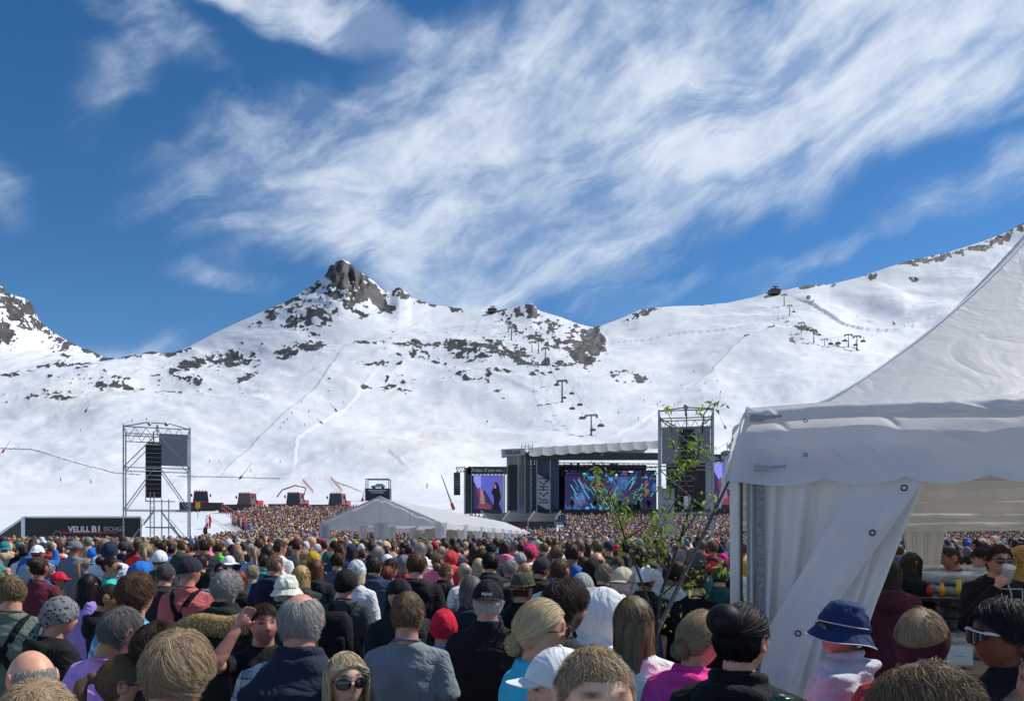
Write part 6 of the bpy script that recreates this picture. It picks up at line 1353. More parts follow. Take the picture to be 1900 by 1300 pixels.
    for (za, zb, bul) in bands:
        nx, nz = 160, 10; V = []
        for j in range(nz + 1):
            v = j / nz
            for i in range(nx + 1):
                x = S * i / nx; z = za + (zb - za) * v + .008 * math.sin(x * 2.1 + za * 9); y = S - .08 - bul * math.sin(math.pi * v) ** .8 - .03 * v + (float(fbm(x * 2.5 + za * 4, z * 5, 3, 3)) - .5) * .05; V.append((x, y, z))
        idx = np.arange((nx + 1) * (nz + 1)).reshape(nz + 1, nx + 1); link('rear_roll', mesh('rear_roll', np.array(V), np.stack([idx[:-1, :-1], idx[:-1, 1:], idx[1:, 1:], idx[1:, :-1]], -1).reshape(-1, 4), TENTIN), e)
    for x0, w in ((2.55, .55), (4.0, .35), (5.4, .5)):      # tied curtains at the back
        V = []
        for j in range(14):
            for i in range(25): u, v = i / 24, j / 13; V.append((x0 + (u - .5) * w * (1 - .35 * math.sin(math.pi * v)), S - .02 + .035 * math.sin(u * 22), 2.0 * (1 - v)))
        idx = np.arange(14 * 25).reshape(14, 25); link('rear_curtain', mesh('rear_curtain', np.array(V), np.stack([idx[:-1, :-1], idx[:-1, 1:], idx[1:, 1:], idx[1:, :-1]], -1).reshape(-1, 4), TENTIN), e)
    V = []
    for j in range(24):
        for i in range(121): x = i / 120 * S; V.append((S + .02 + .03 * math.sin(x * 14), x, 2.6 * (1 - j / 23)))
    idx = np.arange(24 * 121).reshape(24, 121); link('side_wall', mesh('side_wall', np.array(V), np.stack([idx[:-1, :-1], idx[:-1, 1:], idx[1:, 1:], idx[1:, :-1]], -1).reshape(-1, 4), TENT), e)
    return e
PAV = pavilion(); PAV_M = Matrix.LocRotScale(PAV.location, PAV.rotation_euler, None)
def in_pavilion(x, y, pad=.25):
    v = PAV_M.inverted() @ Vector((x, y, 0)); return -pad < v.x < 6 + pad and -pad < v.y < 6 + pad

# goods stored inside
WRAP = mat('stretch_wrapped_cups', (.40, .42, .40), rough=.25, noise=(9, .45), bump=(26, .8, .02), spec=.7)
def pallet(px, top, Y, w, label, d=.8, text_=None, tip=0):
    c = P(px, top, Y); H = c.z; e = empty('wrapped_pallet', (c.x, Y, 0), label, 'pallet stack', R(-10), 'shrink-wrapped pallets inside the pavilion'); n = max(3, int((H - .14) / .105))
    pm = MB(); [pm.box((0, (i - 2) * d * .22, .12), (w, .1, .022)) for i in range(5)]; [pm.box((x * w * .42, 0, .055), (.1, d, .09)) for x in (-1, 0, 1)]; pm.build('wooden_pallet', mat('raw_wood', (.28, .2, .12), rough=.8), e)
    for i in range(n):
        z = .14 + (H - .14) * (i + .5) / n; m = MB(); g = random.Random(i + int(px))
        m.loft([(g.uniform(-.01, .01), 0, z - (H - .14) / n * .47, w / 2 * .97, d / 2), (0, 0, z - (H - .14) / n * .2, w / 2 * 1.0, d / 2 * 1.02), (0, 0, z + (H - .14) / n * .25, w / 2 * 1.0, d / 2 * 1.02), (g.uniform(-.01, .01), 0, z + (H - .14) / n * .46, w / 2 * .96, d / 2 * .98)], 24, 6)
        m.build('wrapped_layer', WRAP, e, True)
    return e
pallet(1722, 1048, 8.6, 1.35, 'wide wrapped stack of cups at the back of the pavilion')
pallet(1735, 1080, 7.9, .62, 'short wrapped stack before the wide one')
pallet(1803, 1062, 7.6, .8, 'tall wrapped stack of cups left of the man in the logo hoodie')
pallet(1838, 1185, 6.2, .55, 'low wrapped stack by the legs of the hoodie man')
def table():
    c = P(1742, 1108, 7.2); e = empty('table', (c.x, 7.2, 0), 'small dark table with drinks behind the rainbow scarf woman', 'table', R(-14)); h = c.z
    MB().box((0, 0, h), (.85, .55, .03)).build('table_top', BLACK, e)
    for sx in (-1, 1):
        for sy in (-1, 1): MB().box((sx * .38, sy * .23, h / 2), (.035, .035, h)).build('leg', BLACK, e)
    for i, (dx, col, lb) in enumerate(((-.12, (.5, .02, .02), 'red cup standing on the dark table'), (.0, (.75, .42, .02), 'yellow bottle standing on the dark table'), (.16, (.75, .5, .05), 'yellow can right of the bottle on the dark table'))):
        q = MB(); q.loft([(0, 0, 0, .026, .026), (0, 0, .07, .03, .03), (0, 0, .08, .022, .022), (0, 0, .10 + .03 * i, .012 + .01 * (i != 1), .012 + .01 * (i != 1))], 14); o = q.build('drink', mat('drink%d' % i, col, rough=.3), None, True); o.name = ['cup', 'bottle', 'can'][i]; o.location = (c.x + dx, 7.15, h + .016); tag(o, lb, ['cup', 'bottle', 'can'][i])
table()
def carton(px, row, Y, w, h, label):
    c = P(px, row, Y); e = empty('carton', (c.x, Y, c.z), label, 'box', R(-12)); MB().box((0, 0, h / 2), (w, w * .8, h)).build('box_body', mat('white_card', (.62, .62, .6), rough=.7), e); m = MB(); m.box((0, 0, h + .004), (w * .98, .05, .006)); m.box((0, -w * .402, h * .5), (w * .5, .004, h * .06)); m.build('tape', mat('grey_print', (.35, .36, .38)), e)
carton(1775, 1230, 5.6, .17, .13, 'white printed carton on the pavilion floor'); MB_ = None
pl = empty('folding_table', P(1775, 1236, 5.6) - Vector((0, 0, 0)), 'low wooden board under the white carton', 'board', R(-12)); zz = P(1775, 1236, 5.6).z; MB().box((0, 0, -.02), (.7, .5, .025)).build('board', mat('raw_wood', (.28, .2, .12)), pl); [MB().box((x, 0, -zz / 2 - .02), (.04, .4, zz - .03)).build('leg', DSTEEL, pl) for x in (-.3, .3)]
MATF = mat('pavilion_floor_board', (.14, .13, .12), rough=.8, noise=(3, .3)); fl = MB(); fl.M = PAV_M; fl.box((3, 3, .012), (5.9, 5.9, .02)); o = fl.build('pavilion_floor', MATF); tag(o, 'dark floor of the pavilion', None, None, 'structure')

# ------------------------------------------------------------------ grey prop pole and the sapling
def prop_pole():
    a = P(1352, 893, 4.95); b = P(1222, 1165, 4.55); d = (b - a); t = -a.z / d.z; f = a + d * t; e = empty('prop_pole', (f.x, f.y, 0), 'slanting grey wooden pole leaning on the corner of the pavilion', 'pole'); MB().tube([Vector((0, 0, 0)), b - f, a - f], [.020, .016, .008], 8).build('pole', mat('weathered_wood', (.10, .095, .09), rough=.8, noise=(20, .4)), e)
prop_pole()
def sapling():
    Y = 4.3; e = empty('sapling', (P(1215, 982, Y).x, Y, 0), 'young leafy green sapling with thin dark stems in front of the stage', 'tree'); O = e.location.copy(); bark = mat('dark_bark', (.045, .035, .032), rough=.7, noise=(30, .4))
    LEAF = mat('young_leaf', objcol=True, rough=.45, noise=(30, .2), trans=.45, spec=.4)
    q = lambda px, r, dy=0.0: P(px, r, Y + dy) - O
    base = Vector((0, 0, 0)); stems = [
        ([base, q(1218, 1180), q(1225, 1105), q(1240, 1062), q(1262, 1000, .05), q(1285, 925, .1), q(1292, 860, .1), q(1303, 800, .12), q(1306, 768, .1), q(1318, 752, .08), q(1330, 746, .06)], .012),
        ([q(1218, 1180), q(1205, 1120, -.05), q(1184, 1060, -.1), q(1160, 1000, -.12), q(1142, 940, -.1), q(1118, 890, -.08), q(1097, 856, -.06)], .009),
        ([q(1240, 1062), q(1222, 1040, .1), q(1216, 1000, .14), q(1240, 950, .14), q(1272, 905, .1)], .007),
        ([q(1285, 925, .1), q(1262, 870, .2), q(1247, 820, .22), q(1246, 780, .2), q(1235, 756, .2)], .005), ([q(1262, 1000, .05), q(1290, 955, -.06), q(1322, 925, -.1)], .005),
        ([q(1160, 1000, -.12), q(1185, 985, -.2), q(1205, 965, -.2), q(1222, 985, -.2)], .004), ([q(1142, 940, -.1), q(1165, 925, 0), q(1190, 915, .04), q(1196, 925, .05)], .004),
        ([q(1225, 1105), q(1262, 1075, -.1), q(1300, 1062, -.16), q(1340, 1050, -.2)], .005), ([q(1218, 1150), q(1236, 1095, .1), q(1255, 1080, .2), q(1282, 1110, .2)], .004), ([q(1184, 1060, -.1), q(1200, 1035, 0), q(1225, 1020, .1), q(1245, 1000, .1)], .004)]
    MB().tube(stems[0][0], [.012, .010, .009, .0085, .008, .007, .006, .005, .004, .003, .002], 7).build('trunk', bark, e, True)
    for pts, r in stems[1:]: MB().tube(pts, [r * (1 - .7 * i / (len(pts) - 1)) for i in range(len(pts))], 5).build('branch', bark, e, True)
    V = []; Fc = []; nl = 7                              # one leaf, folded along the midrib
    for i in range(nl):
        t = i / (nl - 1); w = .20 * math.sin(math.pi * t ** .8) * (1 - .2 * t); y = t; z = -.22 * t * t
        V += [(-w, y, z + w * .35), (0, y, z), (w, y, z + w * .35)]
    for i in range(nl - 1): a = i * 3; Fc += [(a, a + 1, a + 4, a + 3), (a + 1, a + 2, a + 5, a + 4)]
    lm = mesh('leaf', np.array(V), Fc, LEAF); g = random.Random(21)
    cl = [(1105, 868, 7, 16), (1118, 890, 8, 18), (1135, 915, 12, 20), (1148, 935, 16, 22), (1150, 960, 12, 18), (1165, 945, 5, 14), (1188, 915, 6, 14), (1125, 925, 8, 14), (1235, 757, 5, 10), (1246, 795, 3, 8), (1246, 815, 3, 6), (1258, 800, 3, 8), (1256, 840, 6, 12), (1300, 760, 6, 10), (1325, 750, 7, 12), (1298, 815, 8, 14), (1290, 835, 12, 18), (1307, 840, 7, 14), (1280, 855, 6, 14), (1262, 870, 8, 14), (1240, 880, 8, 16), (1236, 905, 8, 14), (1245, 955, 12, 22), (1225, 955, 16, 24), (1240, 985, 12, 20), (1320, 925, 7, 14), (1300, 945, 6, 14), (1270, 940, 6, 16), (1160, 990, 8, 16), (1150, 1010, 6, 14), (1215, 1005, 12, 26), (1240, 1010, 10, 22), (1190, 1020, 10, 22), (1210, 1040, 8, 18), (1300, 1060, 5, 12), (1340, 1052, 8, 14), (1282, 1085, 8, 16), (1295, 1100, 6, 12), (1235, 1110, 5, 16), (1240, 1145, 6, 16)]
    k = 0
    for px, row, n, sp in cl:
        for i in range(n):
            if k >= 298: break
            p = q(px + g.gauss(0, sp * .55), row + g.gauss(0, sp * .55), g.uniform(-.14, .14)); s = g.uniform(.034, .06); o = link('leaf', lm, e, color=[lin('8fa83c'), lin('7d9a34'), lin('a3b552'), lin('5f7f2b')][g.randrange(4)]); k += 1
            o.location = p; o.scale = (s, s, s); o.rotation_euler = (g.uniform(-1.3, .9), g.uniform(-.6, .6), g.uniform(0, 6.28))
    fb = MB()                                            # the many smaller leaves
    for px, row, n, sp in cl:
        for i in range(int(n * 2.4)):
            p = q(px + g.gauss(0, sp * .9), row + g.gauss(0, sp * .9), g.uniform(-.2, .2)); s = g.uniform(.014, .034); fb.M = Matrix.LocRotScale(p, Euler((g.uniform(-1.3, .9), g.uniform(-.6, .6), g.uniform(0, 6.28))), (s, s, s)); fb.add(V, Fc)
    o = fb.build('small_leaves', LEAF, e, color=lin('8aa03c')); o['kind'] = 'stuff'
sapling()
# ------------------------------------------------------------------ pattern materials for a few garments
def pattern(name, kind, c1, c2, scale=12, obj=True):
    m = bpy.data.materials.new(name); m.use_nodes = True; nt = m.node_tree; N = nt.nodes; L = nt.links; b = N['Principled BSDF']; b.inputs['Roughness'].default_value = .8
    tc = N.new('ShaderNodeTexCoord'); mix = N.new('ShaderNodeMixRGB'); mix.inputs[1].default_value = (*c1, 1); mix.inputs[2].default_value = (*c2, 1)
    if kind == 'plaid':
        f = None
        for ax, off in (('X', 0), ('Z', 1), ('X', 2), ('Z', 3)):
            s = N.new('ShaderNodeSeparateXYZ'); L.new(tc.outputs['Object'], s.inputs[0]); w = N.new('ShaderNodeMath'); w.operation = 'MULTIPLY'; L.new(s.outputs[ax], w.inputs[0]); w.inputs[1].default_value = scale * (1 if off < 2 else 2.0)
            q = N.new('ShaderNodeMath'); q.operation = 'FRACT'; L.new(w.outputs[0], q.inputs[0]); r = N.new('ShaderNodeMath'); r.operation = 'LESS_THAN'; L.new(q.outputs[0], r.inputs[0]); r.inputs[1].default_value = .45 if off < 2 else .18
            if f is None: f = r.outputs[0]
            else: a = N.new('ShaderNodeMath'); a.operation = 'ADD'; L.new(f, a.inputs[0]); L.new(r.outputs[0], a.inputs[1]); f = a.outputs[0]
        d = N.new('ShaderNodeMath'); d.operation = 'MULTIPLY'; d.inputs[1].default_value = .3; L.new(f, d.inputs[0]); L.new(d.outputs[0], mix.inputs[0])
    else:
        t = N.new('ShaderNodeTexVoronoi' if kind == 'spots' else 'ShaderNodeTexNoise'); t.inputs['Scale'].default_value = scale; L.new(tc.outputs['Object'], t.inputs[0])
        r = N.new('ShaderNodeMapRange'); L.new(t.outputs['Distance' if kind == 'spots' else 'Fac'], r.inputs['Value']); r.inputs['From Min'].default_value = .30 if kind == 'spots' else .46; r.inputs['From Max'].default_value = .40 if kind == 'spots' else .54; L.new(r.outputs[0], mix.inputs[0])
    L.new(mix.outputs[0], b.inputs['Base Color']); return m
PLAID = pattern('plaid_shirt', 'plaid', lin('c9ccd4'), lin('20263c'), 14); SKULL = pattern('printed_bandana', 'spots', (.02, .02, .022), (.2, .2, .21), 38); HAWAII = pattern('blue_print', 'noise', lin('3a8fc0'), lin('9ed0dc'), 16); CAMO = pattern('camouflage', 'noise', lin('5a5344'), lin('2c2a24'), 14); LACE = pattern('lace', 'noise', lin('e4e6e8'), lin('9aa2aa'), 40)
RAINBOW = bpy.data.materials.new('rainbow_cloth'); RAINBOW.use_nodes = True
def _rb():
    nt = RAINBOW.node_tree; N = nt.nodes; L = nt.links; b = N['Principled BSDF']; b.inputs['Roughness'].default_value = .6; tc = N.new('ShaderNodeTexCoord'); s = N.new('ShaderNodeSeparateXYZ'); L.new(tc.outputs['Generated'], s.inputs[0]); r = N.new('ShaderNodeValToRGB'); r.color_ramp.interpolation = 'CONSTANT'; cs = ['2b57b0', '2f9a58', 'b8382c', 'e38a35', 'f0c04a', 'b8382c']; el = r.color_ramp.elements
    el[0].color = (*lin(cs[0]), 1); el[1].position = .16; el[1].color = (*lin(cs[1]), 1)
    for i in range(2, 6): x = el.new(i * .165); x.color = (*lin(cs[i]), 1)
    L.new(s.outputs['Z'], r.inputs[0]); L.new(r.outputs[0], b.inputs['Base Color'])
_rb()
def child(name, mb, m, e, smooth=True, color=None): return mb.build(name, m, e, smooth, color)
def print_on(e, s, size, loc, m, flip=False, bold=.0):
    o = link('print', text_mesh(s, size, m, 'print', bold, .0012), e); o.location = loc; o.rotation_euler = (R(90), 0, math.pi if flip else 0); return o

# ------------------------------------------------------------------ the people nearest the camera
person('pink bald head with thin fair hair, cut by the bottom left corner', 62, 1252, 1.55, -12, hair=('crop', 'sand', 3), lod='hi', shirt=('tshirt', '3b4a5c'), skin='l')
person('bald man with grey hair at the sides, second from the left corner, turned left', 64, 1199, 2.55, -55, (0, 8, 0), hair=('bald', 'grey'), lod='hi', shirt=('tshirt', '2c4f86'), skin='p')
person('man with tousled fair hair seen from behind, large at the lower left', 322, 1166, 2.05, 8, (0, 6, 0), hair=('thick', 'sand', 2), lod='hi', shirt=('jacket', '24262a'), skin='r')
person('man with dark grey hair in a lilac t-shirt leaning forward', 236, 1113, 3.35, 22, (5, 12, 0), hair=('short', 'dgrey', 1), lod='hi', shirt=('tshirt', 'b583c4'), skin='t', heavy=1.22, lean=7)
person('woman with a fair brown ponytail and sunglasses squeezed left of the tousled fair man', 226, 1212, 2.7, 60, hair=('pony', 'dblond', 1), lod='hi', female=True, shirt=('sweater', '7fa9b0'), skin='r', glasses='241a18')
person('dark haired head right behind the tousled fair man', 292, 1150, 2.75, 30, hair=('thick', 'dbrown', 4), lod='hi', shirt=('tshirt', '232323'), skin='t')
p_ = person('person with a black and grey printed bandana and black hooded jacket', 103, 1102, 4.2, 40, (10, 5, 0), hair=None, hat=('bandana', '555555'), lod='hi', shirt=('hoodie', '141517'), skin='r', mats={'hat': SKULL})
p_ = person('man with short brown hair in an olive t-shirt with crossed black braces', 24, 1063, 4.75, -8, (-35, 2, 0), hair=('short', 'dblond', 2), lod='mid', shirt=('tshirt', '5c665c'), skin='r', heavy=1.15); link('braces', straps_mesh('X'), p_, color=lin('17181a'))
person('man with thick brown hair in a bright blue patterned shirt', 250, 1059, 3.95, 15, hair=('thick', 'brown', 5), lod='hi', shirt=('tshirt', '3a8fc0'), skin='r', mats={'top': HAWAII})
person('man with cropped dark hair and sunglasses looking right in a black jacket', 199, 1080, 5.3, 55, (10, 0, 0), hair=('crop', 'dbrown', 1), shirt=('jacket', '15171c'), skin='t', glasses='101010')
person('woman with very long straight black hair in a lilac blouse', 163, 1062, 6.4, 5, hair=('long', 'black', 1), female=True, shirt=('blouse', '9b86c2'), lod='mid')
p_ = person('broad man in a salmon red shirt with black braces and a navy cap', 349, 1028, 6.2, 6, (30, 0, 0), hair=('crop', 'grey', 1), hat=('cap', '2a2838'), shirt=('tshirt', 'b35e5a'), skin='r', heavy=1.2, arms=('front', 'front')); link('braces', straps_mesh('Y'), p_, color=lin('121315'))
p_ = person('person with curly grey hair above a tan fur trimmed hood', 419, 1058, 5.1, 5, (5, 0, 0), hair=('curly', 'grey', 1), shirt=('jacket', '1b211f'), skin='p', lod='hi')
fur = MB(); fur.tube([(-.26 + .52 * t, -.14 - .06 * math.sin(math.pi * t), 1.36 + .10 * t + .03 * math.sin(6 * t)) for t in np.linspace(0, 1, 16)], [.035] + [.062] * 14 + [.035], 14); fo = child('fur_trim', fur, CLOTH, p_, True, lin('a58a5e'))
def fuzz(name, e, pts, r, n, ln, col, wid=.0016):
    g = np.random.default_rng(4); pts = np.array(pts); k = len(pts); t = g.random(n) * (k - 1.001); i = t.astype(int); c = pts[i] * (1 - (t - i))[:, None] + pts[i + 1] * (t - i)[:, None]; d = nrm(g.normal(size=(n, 3))); P0 = c + d * r * .9
    Pt = np.stack([P0 + (d * s + np.array([.2, 0, -.5]) * s * s) * ln for s in np.linspace(0, 1, 4)], 1); V, Fr, a = ribbon(Pt, wid, d[:, None, :] * 0 + g.normal(size=(n, 1, 3)), g.random(n)); link(name, mesh(name, V, Fr, HAIR, True, {'strand': a}), e, color=col)
fuzz('fur', p_, [(-.26 + .52 * t, -.14 - .06 * math.sin(math.pi * t), 1.36 + .10 * t + .03 * math.sin(6 * t)) for t in np.linspace(0, 1, 16)], .06, 3500, .03, lin('c4a878'))
h14 = person('man in a black t-shirt facing the camera with one hand raised to his brow', 489, 1117, 3.95, 158, (-8, -4, 0), hair=('short', 'dbrown', 6), lod='hi', shirt=('tshirt', '15161a'), skin='r', arms=('down', 'brow'), face='b')
for sx in (-1, 1):
    q = MB(); c = head_pos(nrm(np.array([[sx * .36, .93, .10]])))[0]; q.sph((0, 0, 0), .0112, 12, 8); V = to_head(np.array(q.V) + np.array([sx * .031, c[1] - .0105, .0115]), head_mat(-8, -4, 0)); ey = link('eye', mesh('eye', V, q.F, mat('eye_white', (.38, .35, .33), rough=.2)), h14)
    q = MB(); q.sph((0, 0, 0), (.0052, .003, .0052), 10, 6); V = to_head(np.array(q.V) + np.array([sx * .031, c[1] - .0005, .0115]), head_mat(-8, -4, 0)); link('iris', mesh('iris', V, q.F, mat('dark_iris', (.02, .012, .008), rough=.15)), ey)
gl_ = worn('raised_sunglasses', hat_mesh('glasses', (-8, -38, 0)), h14, 'black sunglasses pushed up by the hand of the man facing the camera', 'sunglasses', '101010')
p_ = person('grey haired balding man in a navy vest over a checked shirt', 557, 1095, 2.9, -4, (0, 2, 0), hair=('balding', 'grey', 1), lod='hi', shirt=('vest', '232838'), under=('sweater', '888888'), mats={'under': PLAID}, skin='r', heavy=1.12)
person('blonde woman in round dark sunglasses facing the camera at the bottom edge', 640, 1206, 2.72, 158, (-6, -3, 0), hair=('long', 'lblond', 3), lod='hi', female=True, shirt=('blouse', 'b9b4aa'), skin='l', glasses='2a1c24')
person('man with short brown hair in a plain grey t-shirt, seen squarely from behind', 756, 1095, 3.65, 3, (4, 0, 0), hair=('short', 'dblond', 3), lod='hi', shirt=('tshirt', '70787c'), skin='r', width=.96)
p_ = person('older man in a black polo shirt and black cap with small lettering', 905, 1068, 4.15, 0, (4, 0, 0), hair=('short', 'silver', 2), hat=('capback', '17171a'), lod='hi', shirt=('polo', '18191d'), skin='r', heavy=1.12)
hm = MB(); hx = text_mesh('PEAK', .026, mat('white_print', (.8, .8, .8)), 'cap_print', .0008, .001); o = link('cap_print', hx, p_); o.location = (0, -.128, 1.69); o.rotation_euler = (R(72), 0, 0)
person('blonde woman with pinned up hair and sunglasses in a turquoise sweatshirt, looking right', 1000, 1110, 2.85, 62, (32, 0, 0), hair=('braid', 'lblond', 2), lod='hi', female=True, shirt=('sweater', '35a9d6'), skin='p', glasses='4a2c20')
p_ = person('person in a white cap with mirrored goggles, half hidden by the fair head', 1046, 1190, 2.15, -95, hair=('short', 'brown'), hat=('cap', 'd6dade'), lod='hi', shirt=('jacket', '202226'), skin='l')
gg = link('ski_goggles', hat_mesh('goggle', (0, -22, 0)), p_, color=(.3, .25, .45)); gg.material_slots[0].link = 'OBJECT'; gg.material_slots[0].material = mat('mirror_lens', (.42, .38, .62), rough=.06, metal=.9)
person('fair short haired head facing the camera, its forehead cut by the bottom edge', 1099, 1187, 1.55, 168, hair=('crop', 'sand', 7), lod='hi', shirt=('tshirt', '32363c'), skin='l', mats={})
person('dark haired bearded man in profile behind the turquoise sweatshirt woman', 1040, 1070, 3.25, 42, (22, 6, 0), hair=('thick', 'dbrown', 8), lod='hi', shirt=('tshirt', '2a2d33'), skin='r', face='bB')
person('person in a white hooded jacket with the hood up, looking right', 1108, 1088, 3.75, 58, (22, 6, 0), hair=None, hat=('hood', 'dfe2e6'), lod='hi', shirt=('jacket', 'dfe2e6'), skin='r', face='n', female=True)
p_ = person('woman with long straight brown to blonde hair in a white printed shirt', 1176, 1103, 3.25, 8, (0, 0, 0), hair=('long', '6b5a44', 9), lod='hi', female=True, shirt=('blouse', 'd5d8e2'), skin='p')
print_on(p_, 'MO', .085, (.06, -.172, 1.22), mat('teal_print', (.12, .42, .42)), bold=.003); print_on(p_, 'A D', .075, (.06, -.176, 1.12), BLACK, bold=.003); print_on(p_, 'P E', .05, (.06, -.172, 1.03), mat('teal_print', (.12, .42, .42)), bold=.001)
person('woman with tied back blonde hair in a bright pink padded jacket', 1290, 1130, 3.0, 40, (22, 10, 0), hair=('braid', 'sand', 2), lod='hi', female=True, shirt=('hoodie', 'd8357f'), skin='r')
p_ = person('woman with a large black hair bun in a black jacket over a pink shirt', 1372, 1116, 2.42, 28, (16, 2, 0), hair=('bun', 'black', 5), lod='hi', female=True, shirt=('jacket', '121316'), skin='p')
p_ = person('woman in a navy bucket hat with white piping looking left, silver padded jacket', 1560, 1108, 3.2, -60, (-30, -6, 0), hair=('crop', 'dblond', 2), hat=('bucket', '22345a'), lod='hi', female=True, shirt=('puffer', 'a9adb4'), skin='r', glasses='141010')
[setattr(c_, 'data', hat_mesh('bucket', (-30, -10, 0))) for c_ in p_.children if c_.name.startswith('bucket')]
hb = MB(); hb.tube(to_head(np.array([(math.sin(t) * .098, math.cos(t) * .117, .028) for t in np.linspace(0, 2 * np.pi, 40)]), head_mat(-30, -10, 0)).tolist(), .0028, 5); child('hat_piping', hb, WHITE, p_)
hb = MB(); hb.tube(to_head(np.array([(math.sin(t) * .1365, math.cos(t) * .1555, -.048 + .007 * math.sin(3 * t + 1)) for t in np.linspace(0, 2 * np.pi, 60)]), head_mat(-30, -10, 0)).tolist(), .0028, 5); child('hat_piping', hb, WHITE, p_)
p_ = person('woman with a maroon headband and a rainbow striped neck scarf in a red jacket', 1706, 1116, 2.72, 30, (18, 0, 0), hair=('short', 'sand', 5), hat=('headband', '4a2130'), lod='hi', female=True, shirt=('sweater', 'a8383c'), skin='r')
rs = MB(); rs.loft([(0, -.02, 1.455, .088, .085), (0, -.022, 1.475, .086, .082), (0, -.024, 1.50, .078, .076), (0, -.024, 1.545, .080, .078), (0, -.024, 1.55, .074, .072)], 32); child('neck_scarf', rs, RAINBOW, p_)
p_ = person('dark haired man in white framed sunglasses looking left at the right edge', 1868, 1108, 2.5, -62, (-20, 0, 0), hair=('thick', 'black', 3), lod='hi', shirt=('jacket', '17181b'), skin='d', glasses='#e8e8ec')
person('messy light brown hair cut by the bottom edge below the rainbow scarf', 1690, 1219, 1.5, 130, (0, 10, 0), hair=('messy', 'dblond', 6), lod='hi', shirt=('tshirt', '555a60'), skin='l')
person('person in a grey padded jacket, only a shoulder showing at the right edge', 1985, 1170, 1.75, -40, hair=('short', 'brown', 2), lod='mid', shirt=('puffer', 'b3b0b8'), skin='p')
h32 = person('man in a black hoodie with a square logo drinking from a cup inside the pavilion', 1851, 999, 6.0, 192, (-6, -2, 0), hair=('short', 'dbrown', 3), lod='hi', shirt=('hoodie', '141416'), skin='p', arms=('down', 'drink'), glasses='101010', heavy=1.08, size=1.04)
wp = mat('pale_print', (.5, .5, .5))
o = link('print', text_mesh('plsr', .10, wp, 'print', .0045, .0015), h32); o.location = (-.01, .168, 1.345); o.rotation_euler = (R(90), 0, math.pi)
fr = MB(); [fr.box(c, d) for c, d in (((0, .158, 1.435), (.21, .006, .008)), ((0, .172, 1.265), (.21, .006, .008)), ((-.105, .160, 1.35), (.008, .006, .175)), ((.105, .160, 1.35), (.008, .006, .175)))]; child('logo_frame', fr, wp, h32, False)
dc = MB(); [dc.tube([(sx * .03, .10, 1.47), (sx * .034, .152, 1.40), (sx * .03, .166, 1.36)], .006, 6) for sx in (-1, 1)]; child('drawstrings', dc, wp, h32)
cm = MB(); cm.loft([(0, 0, -.065, .032, .032), (0, 0, .06, .042, .042), (0, 0, .065, .044, .044)], 20); cp = cm.build('paper_cup', mat('white_paper', (.7, .68, .64)), None, True)
cp.matrix_world = Matrix.LocRotScale(h32.location, h32.rotation_euler, h32.scale) @ Matrix.Translation((.012, .205, 1.545)) @ Matrix.Rotation(R(-28), 4, 'X'); tag(cp, 'white paper cup in the hand of the man in the logo hoodie', 'cup')
person('person with long dark hair in a maroon hoodie just behind the tent curtain', 1650, 1034, 5.9, 20, hair=('long', 'dbrown', 4), female=True, shirt=('hoodie', '4a2230'), skin='p')
person('person in black standing in the dark behind the maroon hoodie', 1688, 1022, 7.4, 70, hair=('long', 'dbrown', 5), female=True, shirt=('jacket', '17181c'))
person('shaven headed helper in a black t-shirt reaching left over the pallets', 1768, 1014, 8.1, -75, (0, 5, 0), hair=('crop', 'dbrown', 1), shirt=('tshirt', '14161a'), skin='k', arms=('reach', 'reach'))
person('man in a black cap behind the logo hoodie man inside the pavilion', 1818, 1011, 8.3, 190, hair=('short', 'dbrown'), hat=('cap', '16171a'), shirt=('polo', '16171a'), skin='p')
person('woman with long golden hair at the right edge inside the pavilion', 1893, 1010, 6.7, 150, hair=('wavy', 'b08a4a', 3), female=True, shirt=('sweater', '8a6a42'))
person('crouching dark figure beside the shaven helper', 1790, 1030, 9.0, 120, hair=('short', 'black', 1), shirt=('jacket', '16181c'))
# a dark green can on a ledge at the bottom edge
cn = MB(); cn.loft([(0, 0, 0, .030, .030), (0, 0, .008, .033, .033), (0, 0, .15, .033, .033), (0, 0, .162, .028, .028), (0, 0, .166, .028, .028)], 24); cc = P(1452, 1296, 2.0); co = empty('drink_can', (cc.x, cc.y, cc.z - .16), 'dark green drink can at the bottom edge before the tent', 'can'); cn.build('can_body', mat('green_can', (.02, .09, .05), rough=.25, metal=.6), co, True); tb_ = MB(); tb_.box((0, 0, .17), (.012, .024, .002)); tb_.build('ring_pull', STEEL, co)
ld = empty('high_table', (cc.x, cc.y, 0), 'narrow high table under the green can', 'table'); MB().loft([(0, 0, cc.z - .19, .16, .16), (0, 0, cc.z - .162, .16, .16)], 24).build('table_top', DSTEEL, ld); MB().tube([(0, 0, 0), (0, 0, cc.z - .18)], .03, 8).build('leg', DSTEEL, ld)

